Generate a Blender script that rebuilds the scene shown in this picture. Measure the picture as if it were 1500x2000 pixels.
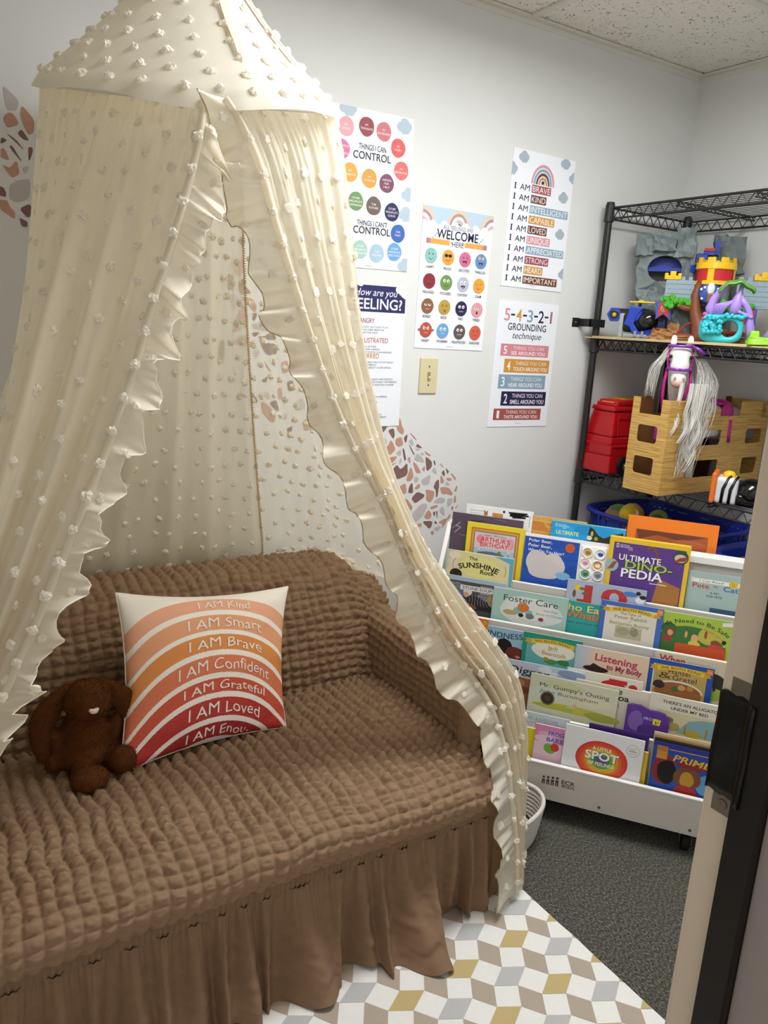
import bpy, bmesh, math, random
import numpy as np
from mathutils import Vector, Matrix

# ---------------------------------------------------------------- clear, camera, world, light, exposure
for o in list(bpy.data.objects):
    bpy.data.objects.remove(o, do_unlink=True)
scene = bpy.context.scene
COL = scene.collection
random.seed(7)
rng = np.random.default_rng(7)

CAM_R = ((0.846, -0.531, 0.056), (-0.078, -0.227, -0.971), (0.528, 0.816, -0.234))
YAW, PITCH, ROLL = math.radians(32.89037), math.radians(13.51213), math.radians(-3.30438)
cam_data = bpy.data.cameras.new('camera')
cam = bpy.data.objects.new('camera', cam_data)
COL.objects.link(cam)
cam_data.sensor_fit = 'HORIZONTAL'
cam_data.sensor_width = 36.0
cam_data.lens = 36.0 * 1516.883 / 1500.0
cam_data.clip_start = 0.02
_f = Vector((math.sin(YAW) * math.cos(PITCH), math.cos(YAW) * math.cos(PITCH), -math.sin(PITCH)))
_r = Vector((math.cos(YAW), -math.sin(YAW), 0))
_d = _f.cross(_r)
_r2 = math.cos(ROLL) * _r + math.sin(ROLL) * _d
_d2 = -math.sin(ROLL) * _r + math.cos(ROLL) * _d
_m = Matrix((( _r2.x, -_d2.x, -_f.x, 0.0), (_r2.y, -_d2.y, -_f.y, -2.09643), (_r2.z, -_d2.z, -_f.z, 1.35279), (0, 0, 0, 1)))
cam.matrix_world = _m
scene.camera = cam

world = bpy.data.worlds.new('world')
scene.world = world
world.use_nodes = True
world.node_tree.nodes['Background'].inputs[0].default_value = (1.0, 0.96, 0.91, 1)
world.node_tree.nodes['Background'].inputs[1].default_value = 0.75
TROFFER_STRENGTH = 27.5
scene.view_settings.view_transform = 'Standard'
scene.view_settings.look = 'None'
scene.view_settings.gamma = 1.0
scene.view_settings.use_curve_mapping = False
scene.view_settings.exposure = 0.0

# ---------------------------------------------------------------- helpers
def lin(c):
    c = c / 255.0
    return c / 12.92 if c <= 0.04045 else ((c + 0.055) / 1.055) ** 2.4
def hx(s):
    s = s.lstrip('#')
    return tuple(lin(int(s[i:i + 2], 16)) for i in (0, 2, 4))

def link(nt, a, b):
    nt.links.new(a, b)

def mat(name, col, rough=0.6, var=0.08, scale=30.0, bump=0.0, bscale=300.0, metal=0.0, spec=0.4, sheen=0.0, coat=0.0, detail=3.0, emit=0.0, stretch=None):
    """procedural principled material: noise-varied colour and fine relief"""
    m = bpy.data.materials.new(name)
    m.use_nodes = True
    nt = m.node_tree
    b = nt.nodes['Principled BSDF']
    c = hx(col) if isinstance(col, str) else col
    tc = nt.nodes.new('ShaderNodeTexCoord')
    vec = tc.outputs['Object']
    if stretch:
        mp = nt.nodes.new('ShaderNodeMapping')
        mp.inputs['Scale'].default_value = stretch
        link(nt, vec, mp.inputs[0]); vec = mp.outputs[0]
    n = nt.nodes.new('ShaderNodeTexNoise')
    n.inputs['Scale'].default_value = scale
    n.inputs['Detail'].default_value = detail
    link(nt, vec, n.inputs['Vector'])
    mix = nt.nodes.new('ShaderNodeMix'); mix.data_type = 'RGBA'
    mix.inputs[6].default_value = tuple(max(0, x * (1 - var)) for x in c) + (1,)
    mix.inputs[7].default_value = tuple(min(1, x * (1 + var)) for x in c) + (1,)
    link(nt, n.outputs[0], mix.inputs[0])
    link(nt, mix.outputs[2], b.inputs['Base Color'])
    b.inputs['Roughness'].default_value = rough
    b.inputs['Metallic'].default_value = metal
    b.inputs['Specular IOR Level'].default_value = spec
    b.inputs['Sheen Weight'].default_value = sheen
    b.inputs['Coat Weight'].default_value = coat
    if emit:
        b.inputs['Emission Color'].default_value = c + (1,)
        b.inputs['Emission Strength'].default_value = emit
    if bump:
        n2 = nt.nodes.new('ShaderNodeTexNoise')
        n2.inputs['Scale'].default_value = bscale
        n2.inputs['Detail'].default_value = 2
        link(nt, vec, n2.inputs['Vector'])
        bp = nt.nodes.new('ShaderNodeBump')
        bp.inputs['Strength'].default_value = bump
        bp.inputs['Distance'].default_value = 0.002
        link(nt, n2.outputs[0], bp.inputs['Height'])
        link(nt, bp.outputs[0], b.inputs['Normal'])
    return m

def print_mat(name, rough=0.5, var=0.05):
    """printed ink: colour comes from the mesh's own colour layer, with slight procedural mottling"""
    m = mat(name, '#ffffff', rough=rough, var=var, scale=60)
    nt = m.node_tree
    b = nt.nodes['Principled BSDF']
    at = nt.nodes.new('ShaderNodeAttribute'); at.attribute_name = 'ink'
    mul = nt.nodes.new('ShaderNodeMix'); mul.data_type = 'RGBA'; mul.blend_type = 'MULTIPLY'
    mul.inputs[0].default_value = 1.0
    src = b.inputs['Base Color'].links[0].from_socket
    link(nt, src, mul.inputs[6]); link(nt, at.outputs['Color'], mul.inputs[7])
    link(nt, mul.outputs[2], b.inputs['Base Color'])
    return m

def add_obj(name, me, m=None, parent=None, smooth=False):
    o = bpy.data.objects.new(name, me)
    COL.objects.link(o)
    if m is not None:
        for mm in (m if isinstance(m, (list, tuple)) else [m]):
            me.materials.append(mm)
    if parent is not None:
        o.parent = parent
    if smooth and len(me.polygons):
        me.polygons.foreach_set('use_smooth', [True] * len(me.polygons))
    return o

def tag(o, label, cat, group=None, kind=None):
    if label: o['label'] = label
    if cat: o['category'] = cat
    if group: o['group'] = group
    if kind: o['kind'] = kind
    return o

def thing(name, label, cat, loc=(0, 0, 0), rot=(0, 0, 0), group=None, matrix=None):
    o = bpy.data.objects.new(name, None)
    o.empty_display_size = 0.05
    COL.objects.link(o)
    if matrix is not None: o.matrix_world = matrix
    else:
        o.location = loc; o.rotation_euler = rot
    return tag(o, label, cat, group)

class MB:
    """collects polygons of ONE part, then links them as one mesh object"""
    def __init__(s):
        s.v = []; s.f = []; s.c = []; s.mi = []
    def add(s, vs, fs, col=None, mi=0):
        o = len(s.v)
        s.v.extend([tuple(float(x) for x in p) for p in vs])
        for f in fs:
            s.f.append(tuple(i + o for i in f)); s.c.append(col); s.mi.append(mi)
        return s
    def box(s, lo, hi, M=None, col=None, mi=0, taper=None):
        x0, y0, z0 = lo; x1, y1, z1 = hi
        vs = [(x0, y0, z0), (x1, y0, z0), (x1, y1, z0), (x0, y1, z0), (x0, y0, z1), (x1, y0, z1), (x1, y1, z1), (x0, y1, z1)]
        if taper:
            cx, cy = (x0 + x1) / 2, (y0 + y1) / 2
            vs = vs[:4] + [(cx + (x - cx) * taper[0], cy + (y - cy) * taper[1], z) for x, y, z in vs[4:]]
        if M is not None: vs = [tuple(M @ Vector(p)) for p in vs]
        return s.add(vs, [(0, 3, 2, 1), (4, 5, 6, 7), (0, 1, 5, 4), (1, 2, 6, 5), (2, 3, 7, 6), (3, 0, 4, 7)], col, mi)
    def rbox(s, lo, hi, r, M=None, col=None, mi=0, seg=3):
        """box with rounded vertical and horizontal edges"""
        bm = bmesh.new()
        bmesh.ops.create_cube(bm, size=1)
        for v in bm.verts:
            v.co = Vector([(lo[i] + hi[i]) / 2 + v.co[i] * (hi[i] - lo[i]) for i in range(3)])
        bmesh.ops.bevel(bm, geom=bm.edges[:] + bm.verts[:], offset=r, segments=seg, profile=0.5, affect='EDGES')
        return s.bm(bm, M, col, mi)
    def bm(s, bm, M=None, col=None, mi=0):
        bm.verts.index_update()
        vs = [tuple(M @ v.co) if M is not None else tuple(v.co) for v in bm.verts]
        fs = [[v.index for v in f.verts] for f in bm.faces]
        bm.free()
        return s.add(vs, fs, col, mi)
    def prism(s, poly, z0, z1, M=None, col=None, mi=0):
        n = len(poly)
        vs = [(x, y, z0) for x, y in poly] + [(x, y, z1) for x, y in poly]
        if M is not None: vs = [tuple(M @ Vector(p)) for p in vs]
        fs = [tuple(range(n - 1, -1, -1)), tuple(range(n, 2 * n))] + [(i, (i + 1) % n, (i + 1) % n + n, i + n) for i in range(n)]
        return s.add(vs, fs, col, mi)
    def tube(s, pts, r, seg=8, cap=True, col=None, mi=0, closed=False):
        pts = [Vector(p) for p in pts]
        n = len(pts); rr = r if isinstance(r, (list, tuple, np.ndarray)) else [r] * n
        vs = []; up = None
        for i in range(n):
            a = pts[i - 1] if (i > 0 or closed) else pts[0]
            b = pts[(i + 1) % n] if (i < n - 1 or closed) else pts[-1]
            t = (b - a)
            if t.length < 1e-9: t = Vector((0, 0, 1))
            t.normalize()
            if up is None:
                up = Vector((0, 0, 1)) if abs(t.z) < 0.9 else Vector((1, 0, 0))
            x = up.cross(t)
            if x.length < 1e-6: x = Vector((1, 0.3, 0)).cross(t)
            x.normalize(); y = t.cross(x); up = y
            for k in range(seg):
                a_ = 2 * math.pi * k / seg
                vs.append(pts[i] + (x * math.cos(a_) + y * math.sin(a_)) * float(rr[i]))
        fs = []
        m_ = n if closed else n - 1
        for i in range(m_):
            for k in range(seg):
                j = (i + 1) % n
                fs.append((i * seg + k, i * seg + (k + 1) % seg, j * seg + (k + 1) % seg, j * seg + k))
        if cap and not closed:
            fs.append(tuple(range(seg - 1, -1, -1))); fs.append(tuple((n - 1) * seg + k for k in range(seg)))
        return s.add(vs, fs, col, mi)
    def lathe(s, prof, seg=24, M=None, col=None, mi=0, a0=0.0, a1=2 * math.pi, cap=True):
        full = abs(a1 - a0 - 2 * math.pi) < 1e-6
        na = seg if full else seg + 1
        vs = []
        for r, z in prof:
            for k in range(na):
                a = a0 + (a1 - a0) * k / seg
                vs.append((r * math.cos(a), r * math.sin(a), z))
        if M is not None: vs = [tuple(M @ Vector(p)) for p in vs]
        fs = []
        for i in range(len(prof) - 1):
            for k in range(seg):
                k2 = (k + 1) % na
                fs.append((i * na + k, i * na + k2, (i + 1) * na + k2, (i + 1) * na + k))
        if cap and full:
            if prof[0][0] > 1e-6: fs.append(tuple(range(na - 1, -1, -1)))
            if prof[-1][0] > 1e-6: fs.append(tuple((len(prof) - 1) * na + k for k in range(na)))
        return s.add(vs, fs, col, mi)
    def ell(s, c, r, M=None, seg=16, rings=10, col=None, mi=0, noise=0.0, R=None):
        if not isinstance(r, (tuple, list)): r = (r, r, r)
        vs = []
        for i in range(rings + 1):
            t = math.pi * i / rings
            for k in range(seg):
                a = 2 * math.pi * k / seg
                q = 1 + (random.uniform(-noise, noise) if noise and 0 < i < rings else 0)
                p = Vector((r[0] * math.sin(t) * math.cos(a) * q, r[1] * math.sin(t) * math.sin(a) * q, r[2] * math.cos(t) * q))
                if R is not None: p = R @ p
                p = p + Vector(c)
                vs.append(tuple(M @ p) if M is not None else tuple(p))
        fs = [(i * seg + k, (i + 1) * seg + k, (i + 1) * seg + (k + 1) % seg, i * seg + (k + 1) % seg) for i in range(rings) for k in range(seg)]
        return s.add(vs, fs, col, mi)
    def grid(s, P, col=None, mi=0, closed_u=False):
        P = np.asarray(P); nu, nv = P.shape[:2]; o = len(s.v)
        s.v.extend(map(tuple, P.reshape(-1, 3).tolist()))
        for i in range(nu if closed_u else nu - 1):
            i2 = (i + 1) % nu
            for j in range(nv - 1):
                s.f.append((o + i * nv + j, o + i2 * nv + j, o + i2 * nv + j + 1, o + i * nv + j + 1)); s.c.append(col); s.mi.append(mi)
        return s
    def mesh(s, name):
        me = bpy.data.meshes.new(name)
        me.from_pydata(s.v, [], s.f)
        if any(c is not None for c in s.c):
            ca = me.color_attributes.new('ink', 'FLOAT_COLOR', 'CORNER')
            arr = []
            for f, c in zip(s.f, s.c):
                c4 = tuple(c if c is not None else (1, 1, 1)) + (1.0,)
                arr.extend(c4 * len(f))
            ca.data.foreach_set('color', arr)
        if any(s.mi):
            me.polygons.foreach_set('material_index', s.mi)
        me.update()
        return me
    def obj(s, name, m=None, parent=None, smooth=False, bevel=0.0, loc=None, fix=False):
        me = s.mesh(name)
        o = add_obj(name, me, m, parent, smooth)
        if fix:
            bm = bmesh.new(); bm.from_mesh(me); bmesh.ops.recalc_face_normals(bm, faces=bm.faces[:]); bm.to_mesh(me); bm.free()
        if loc is not None: o.location = loc
        if bevel:
            b = o.modifiers.new('bevel', 'BEVEL'); b.width = bevel; b.segments = 2; b.limit_method = 'ANGLE'; b.angle_limit = math.radians(40)
        return o

def poly_grid_mesh(name, P, faces_col=None):
    """fast dense grid mesh from numpy (nu,nv,3)"""
    P = np.asarray(P, dtype=np.float64); nu, nv = P.shape[:2]
    idx = np.arange(nu * nv).reshape(nu, nv)
    q = np.stack([idx[:-1, :-1], idx[1:, :-1], idx[1:, 1:], idx[:-1, 1:]], -1).reshape(-1, 4)
    me = bpy.data.meshes.new(name)
    me.vertices.add(nu * nv); me.vertices.foreach_set('co', P.reshape(-1))
    me.loops.add(q.size); me.loops.foreach_set('vertex_index', q.reshape(-1).astype(np.int32))
    me.polygons.add(len(q)); me.polygons.foreach_set('loop_start', np.arange(0, q.size, 4, dtype=np.int32))
    me.polygons.foreach_set('use_smooth', np.ones(len(q), dtype=bool))
    me.update(calc_edges=True)
    me.validate()
    if faces_col is not None:
        ca = me.color_attributes.new('ink', 'FLOAT_COLOR', 'CORNER')
        c = np.concatenate([np.asarray(faces_col), np.ones((len(q), 1))], 1)
        ca.data.foreach_set('color', np.repeat(c, 4, axis=0).reshape(-1))
    return me

def grid_normals(P):
    du = np.gradient(P, axis=0); dv = np.gradient(P, axis=1)
    n = np.cross(du, dv); return n / (np.linalg.norm(n, axis=2, keepdims=True) + 1e-12)

def vnoise(x, y, seed=0):
    """smooth value noise in [-1,1]"""
    x = np.asarray(x, float); y = np.asarray(y, float)
    ix = np.floor(x).astype(np.int64); iy = np.floor(y).astype(np.int64)
    fx = x - ix; fy = y - iy; fx = fx * fx * (3 - 2 * fx); fy = fy * fy * (3 - 2 * fy)
    def h(a, b):
        n = (a * 374761393 + b * 668265263 + seed * 974711) & 0x7fffffff
        n = ((n ^ (n >> 13)) * 1274126177) & 0x7fffffff
        return ((n ^ (n >> 16)) & 0xffff) / 32767.5 - 1
    return (h(ix, iy) * (1 - fx) + h(ix + 1, iy) * fx) * (1 - fy) + (h(ix, iy + 1) * (1 - fx) + h(ix + 1, iy + 1) * fx) * fy

def resample(pts, n):
    """smooth polyline resample by arc length, Catmull-Rom"""
    P = np.asarray(pts, float)
    if len(P) > 2:
        Q = [P[0]]
        E = np.vstack([2 * P[0] - P[1], P, 2 * P[-1] - P[-2]])
        for i in range(1, len(E) - 2):
            for t in np.linspace(0, 1, 9)[1:]:
                p0, p1, p2, p3 = E[i - 1], E[i], E[i + 1], E[i + 2]
                Q.append(0.5 * ((2 * p1) + (-p0 + p2) * t + (2 * p0 - 5 * p1 + 4 * p2 - p3) * t * t + (-p0 + 3 * p1 - 3 * p2 + p3) * t ** 3))
        P = np.array(Q)
    d = np.r_[0, np.cumsum(np.linalg.norm(np.diff(P, axis=0), axis=1))]
    s = np.linspace(0, d[-1], n)
    return np.stack([np.interp(s, d, P[:, k]) for k in range(3)], 1)

# ---- lettering: the built-in font, turned into flat polygons
_txt = bpy.data.curves.new('lettering_source', 'FONT')
_txt.fill_mode = 'FRONT'; _txt.resolution_u = 3
_txo = bpy.data.objects.new('lettering_source', _txt)
_tcache = {}
def text_polys(s, bold=0.0):
    key = (s, bold)
    if key not in _tcache:
        _txt.body = s; _txt.size = 1.0; _txt.offset = bold
        me = bpy.data.meshes.new_from_object(_txo)
        vs = np.array([v.co[:2] for v in me.vertices]) if len(me.vertices) else np.zeros((0, 2))
        fs = [tuple(p.vertices) for p in me.polygons]
        bpy.data.meshes.remove(me)
        _tcache[key] = (vs, fs)
    return _tcache[key]

class Print:
    """flat printed picture in sheet coordinates (x right, y up, z out of the sheet); step = ink layer height"""
    def __init__(s, step=0.000012, z0=0.00025):
        s.mb = MB(); s.z = z0; s.step = step
    def up(s): s.z += s.step; return s
    def poly(s, pts, col):
        s.up(); s.mb.add([(x, y, s.z) for x, y in pts], [tuple(range(len(pts)))], hx(col)); return s
    def polys(s, L, col):
        s.up()
        for pts in L: s.mb.add([(x, y, s.z) for x, y in pts], [tuple(range(len(pts)))], hx(col))
        return s
    def rect(s, x0, y0, x1, y1, col, rot=0):
        p = [(x0, y0), (x1, y0), (x1, y1), (x0, y1)]
        if rot:
            cx, cy = (x0 + x1) / 2, (y0 + y1) / 2; c, q = math.cos(rot), math.sin(rot)
            p = [(cx + (x - cx) * c - (y - cy) * q, cy + (x - cx) * q + (y - cy) * c) for x, y in p]
        return s.poly(p, col)
    def disc(s, cx, cy, rx, col, ry=None, n=20, a0=0, a1=2 * math.pi, wob=0, rot=0):
        ry = ry or rx
        full = abs(a1 - a0 - 2 * math.pi) < 1e-6
        c, q = math.cos(rot), math.sin(rot)
        pts = []
        for k in range(n if full else n + 1):
            a = a0 + (a1 - a0) * k / n
            w = 1 + wob * math.sin(3 * a + cx * 300) * 0.6 + wob * math.sin(5 * a + cy * 500) * 0.4
            X, Y = rx * w * math.cos(a), ry * w * math.sin(a)
            pts.append((cx + X * c - Y * q, cy + X * q + Y * c))
        return s.poly(pts, col)
    def arc(s, cx, cy, r0, r1, col, a0=0.0, a1=math.pi, n=18, sy=1.0):
        s.up()
        vs = []
        for k in range(n + 1):
            a = a0 + (a1 - a0) * k / n
            vs += [(cx + r0 * math.cos(a), cy + sy * r0 * math.sin(a), s.z), (cx + r1 * math.cos(a), cy + sy * r1 * math.sin(a), s.z)]
        s.mb.add(vs, [(2 * k, 2 * k + 1, 2 * k + 3, 2 * k + 2) for k in range(n)], hx(col)); return s
    def line(s, pts, w, col):
        s.up()
        for (x0, y0), (x1, y1) in zip(pts[:-1], pts[1:]):
            L = math.hypot(x1 - x0, y1 - y0) or 1e-9
            nx, ny = -(y1 - y0) / L * w / 2, (x1 - x0) / L * w / 2
            s.mb.add([(x0 + nx, y0 + ny, s.z), (x0 - nx, y0 - ny, s.z), (x1 - nx, y1 - ny, s.z), (x1 + nx, y1 + ny, s.z)], [(0, 1, 2, 3)], hx(col))
        return s
    def text(s, t, x, y, h, col, w=None, align='C', bold=0.0, shear=0.0, rot=0.0, arc=0.0, wave=0.0):
        """cap height h; w = total width (condenses or widens); y = baseline; arc = bend radius (+ up)"""
        vs, fs = text_polys(t, bold)
        if not len(vs): return s
        x0, x1 = vs[:, 0].min(), vs[:, 0].max()
        k = h / 0.70
        kx = (w / (x1 - x0)) if w else k
        W = (x1 - x0) * kx
        ax = {'L': 0, 'C': -W / 2, 'R': -W}[align]
        s.up()
        c, q = math.cos(rot), math.sin(rot)
        out = []
        for vx, vy in vs:
            X = (vx - x0) * kx + ax; Y = vy * k; X += Y * shear
            if wave: Y += wave * math.sin(X * 260)
            if arc:
                a = X / arc; rr = arc + Y
                X, Y = rr * math.sin(a), rr * math.cos(a) - arc
            out.append((x + X * c - Y * q, y + X * q + Y * c, s.z))
        s.mb.add(out, fs, hx(col)); return s
    def cloud(s, cx, cy, r, col, clip=None):
        L = []
        for dx, dy, rr in ((-.55, -.05, .5), (0, .3, .62), (.5, .05, .5), (0, -.15, .55), (-.1, -.4, .4), (.35, -.35, .4)):
            pts = [(cx + r * (dx + rr * math.cos(a)), cy + r * (dy + rr * math.sin(a))) for a in np.linspace(0, 2 * math.pi, 15)[:-1]]
            if clip: pts = [(min(max(x, clip[0]), clip[2]), min(max(y, clip[1]), clip[3])) for x, y in pts]
            L.append(pts)
        for p in L:
            s.mb.add([(x, y, s.z + s.step) for x, y in p], [tuple(range(len(p)))], hx(col)); s.z += s.step * 0.3
        return s.up()
    def obj(s, name, m, parent):
        return s.mb.obj(name, m, parent)

INK = print_mat('printed_ink')
# ---------------------------------------------------------------- the room
XR, ZC, XL, YF = 2.65, 2.305, -0.75, -1.645
M_wall = mat('wall_paint', '#dcdcda', rough=0.75, var=0.02, scale=4, bump=0.12, bscale=160)
M_trim = mat('ceiling_grid_enamel', '#dcd9cf', rough=0.5, var=0.03)
M_jamb = mat('door_frame_enamel', '#e9d9c3', rough=0.55, var=0.05, scale=12)
def struct(o): o['kind'] = 'structure'; return o

w = MB(); w.box((XL - .1, 0, -0.02), (XR + .1, .1, ZC + .2)); struct(w.obj('wall_back', M_wall))
w = MB(); w.box((XR, -4.2, -0.02), (XR + .1, 0, ZC + .2)); struct(w.obj('wall_right', M_wall))
w = MB(); w.box((XL - .1, YF, -0.02), (XL, 0, ZC + .2)); struct(w.obj('wall_left', M_wall))
w = MB()
w.box((.87, YF - .13, -0.02), (XR, YF, ZC + .2)); w.box((XL - .1, YF - .13, -0.02), (-.72, YF, ZC + .2)); w.box((-.72, YF - .13, 2.10), (.87, YF, ZC + .2))
struct(w.obj('wall_front', M_wall))

# carpet
def carpet_mat():
    m = mat('loop_carpet', '#5f5f5b', rough=0.95, var=0.0, spec=0.1, sheen=0.2)
    nt = m.node_tree; b = nt.nodes['Principled BSDF']
    tc = nt.nodes.new('ShaderNodeTexCoord')
    n1 = nt.nodes.new('ShaderNodeTexNoise'); n1.inputs['Scale'].default_value = 260; n1.inputs['Detail'].default_value = 3; n1.inputs['Roughness'].default_value = 0.7
    mp = nt.nodes.new('ShaderNodeMapping'); mp.inputs['Scale'].default_value = (1, 0.55, 1); mp.inputs['Rotation'].default_value = (0, 0, 0.5)
    link(nt, tc.outputs['Object'], mp.inputs[0]); link(nt, mp.outputs[0], n1.inputs['Vector'])
    r = nt.nodes.new('ShaderNodeValToRGB')
    e = r.color_ramp.elements
    e[0].position = 0.36; e[0].color = hx('#23221c') + (1,)
    e[1].position = 0.68; e[1].color = hx('#8f8c7f') + (1,)
    x = e.new(0.5); x.color = hx('#4d4b43') + (1,)
    link(nt, n1.outputs[0], r.inputs[0]); link(nt, r.outputs[0], b.inputs['Base Color'])
    bp = nt.nodes.new('ShaderNodeBump'); bp.inputs['Strength'].default_value = 0.9; bp.inputs['Distance'].default_value = 0.004
    link(nt, n1.outputs[0], bp.inputs['Height']); link(nt, bp.outputs[0], b.inputs['Normal'])
    return m
w = MB(); w.box((XL - .1, -4.2, -0.06), (XR + .1, 0.1, 0)); struct(w.obj('floor', carpet_mat()))

# ceiling: tee grid, mineral tiles as pieces
def tile_mat():
    m = mat('mineral_tile', '#d3cfc3', rough=0.9, var=0.0)
    nt = m.node_tree; b = nt.nodes['Principled BSDF']
    tc = nt.nodes.new('ShaderNodeTexCoord')
    n0 = nt.nodes.new('ShaderNodeTexNoise'); n0.inputs['Scale'].default_value = 25
    link(nt, tc.outputs['Object'], n0.inputs['Vector'])
    ad = nt.nodes.new('ShaderNodeMix'); ad.data_type = 'VECTOR'; ad.inputs[0].default_value = 0.03
    link(nt, tc.outputs['Object'], ad.inputs[4]); link(nt, n0.outputs['Color'], ad.inputs[5])
    v = nt.nodes.new('ShaderNodeTexNoise'); v.inputs['Scale'].default_value = 75; v.inputs['Detail'].default_value = 4; v.inputs['Distortion'].default_value = 1.6
    link(nt, ad.outputs[1], v.inputs['Vector'])
    r = nt.nodes.new('ShaderNodeValToRGB'); e = r.color_ramp.elements
    e[0].position = 0.33; e[0].color = hx('#77705f') + (1,); e[1].position = 0.40; e[1].color = hx('#e9e5da') + (1,)
    link(nt, v.outputs[0], r.inputs[0]); link(nt, r.outputs[0], b.inputs['Base Color'])
    bp = nt.nodes.new('ShaderNodeBump'); bp.inputs['Strength'].default_value = 0.5; bp.inputs['Distance'].default_value = 0.003
    link(nt, r.outputs[0], bp.inputs['Height']); link(nt, bp.outputs[0], b.inputs['Normal'])
    return m
M_tile = tile_mat()
ceil = MB(); ceil.box((XL - .1, -4.2, ZC + .09), (XR + .1, .1, ZC + .2)); ceil = struct(ceil.obj('ceiling', M_trim))
xs = [XL, -0.65, 0.57, 1.79, XR]; ys = [0.0, -0.505, -1.115, YF]
tile_me = {}
for i in range(4):
    for j in range(3):
        x0, x1, y1, y0 = xs[i], xs[i + 1], ys[j], ys[j + 1]
        t = MB(); t.box((x0, y0, ZC + .012), (x1, y1, ZC + .03)); t.obj('ceiling_tile', M_tile, ceil)
g = MB()
for x in (-0.65, 0.57, 1.79): g.box((x - .012, YF, ZC + .004), (x + .012, 0, ZC + .011))
struct(g.obj('trim_1', M_trim))
g = MB()
for y in (-0.505, -1.115): g.box((XL, y - .012, ZC + .0035), (XR, y + .012, ZC + .0105))
struct(g.obj('trim_2', M_trim))
g = MB(); g.box((XL, -.022, ZC + .003), (XR, 0, ZC + .010)); g.box((XL, -.003, ZC - .012), (XR, 0, ZC + .01)); struct(g.obj('trim_3', M_trim))
g = MB(); g.box((XR - .022, YF, ZC + .0025), (XR, 0, ZC + .0095)); g.box((XR - .003, YF, ZC - .012), (XR, 0, ZC + .009)); struct(g.obj('trim_4', M_trim))

# ceiling light: long box fixture fixed under the grid in front of the sofa
L = thing('ceiling_light', 'long white box light fixed under the ceiling in front of the sofa', 'light', (1.36, -.93, ZC + .003))
f = MB()
for a, b in (((-.61, -.17, -.07), (.61, -.15, -.0)), ((-.61, .15, -.07), (.61, .17, -.0)), ((-.61, -.15, -.07), (-.59, .15, -.0)), ((.59, -.15, -.07), (.61, .15, -.0)), ((-.59, -.15, -.01), (.59, .15, -.0))): f.box(a, b)
f.obj('frame', M_trim, L)
dif = bpy.data.materials.new('diffuser_glow'); dif.use_nodes = True
nt = dif.node_tree; nt.nodes.remove(nt.nodes['Principled BSDF'])
em = nt.nodes.new('ShaderNodeEmission'); em.inputs[0].default_value = (0.965, 0.99, 1.0, 1); em.inputs[1].default_value = TROFFER_STRENGTH
link(nt, em.outputs[0], nt.nodes['Material Output'].inputs[0])
f = MB(); f.box((-.59, -.15, -.0695), (.59, .15, -.064)); f.obj('diffuser', dif, L)

# door frame on the near side
M_black = mat('black_strip', '#17120d', rough=0.5, var=0.2)
M_tape = mat('black_tape', '#060606', rough=0.35, var=0.3, scale=15, bump=0.3, bscale=60)
M_steel = mat('worn_steel', '#8d8174', rough=0.35, metal=0.8, var=0.15, scale=80)
M_hall = mat('hall_paint', '#a99c97', rough=0.6, var=0.05, scale=6)
J = bpy.data.objects.new('door_1', None); COL.objects.link(J); struct(J)
JX = 0.75
f = MB(); f.box((JX, -1.679, 0), (JX + .05, -1.643, 2.08)); f.box((JX, -1.645, 0), (JX + .12, -1.640, 2.13)); f.obj('jamb', M_jamb, J, bevel=.002)
f = MB(); f.box((JX - .012, -1.714, 0), (JX + .05, -1.679, 2.08)); f.obj('stop_strip', M_black, J, bevel=.002)
f = MB(); f.box((JX, -1.80, 0), (JX + .12, -1.714, 2.08)); f.obj('hall_jamb', M_hall, J, bevel=.002)
f = MB(); f.box((-.72, -1.80, 0), (-.67, -1.643, 2.08)); f.obj('hinge_jamb', M_jamb, J)
f = MB(); f.box((-.67, -1.80, 2.06), (JX, -1.643, 2.10)); f.obj('head_jamb', M_jamb, J)
f = MB(); f.box((JX - .0016, -1.678, .845), (JX + .001, -1.652, 1.005)); f.lathe([(0, 0), (.006, 0), (.0055, .001), (0, .0012)], 12, Matrix.Translation((JX - .0016, -1.665, .857)) @ Matrix.Rotation(-math.pi / 2, 4, 'Y'), mi=0)
f.obj('strike_plate', M_steel, J)
f = MB()
P = np.zeros((14, 9, 3))
for i in range(14):
    for j in range(9):
        a = j / 8; z = .868 + .119 * i / 13 + .0015 * math.sin(j * 2.1) * (i in (0, 13))
        y = -1.690 + .049 * a
        x = JX - .003 - .001 * math.sin(i * .7 + j * .5) - (.012 if y < -1.679 else 0) * 1.0
        P[i, j] = (x, y, z)
f.grid(P)
t = f.obj('tape', M_tape, J, smooth=True)
sm = t.modifiers.new('solid', 'SOLIDIFY'); sm.thickness = 0.002
# ---------------------------------------------------------------- sofa with crinkled stretch cover
M_sofa = mat('brown_seersucker', '#91765d', rough=0.9, var=0.12, scale=60, bump=0.35, bscale=700, spec=0.12)
M_skirt = mat('brown_skirt_cloth', '#876b53', rough=0.75, var=0.12, scale=45, bump=0.3, bscale=500, spec=0.25)
M_under = mat('sofa_light_blocker', '#2b2119', rough=0.9)

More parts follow.
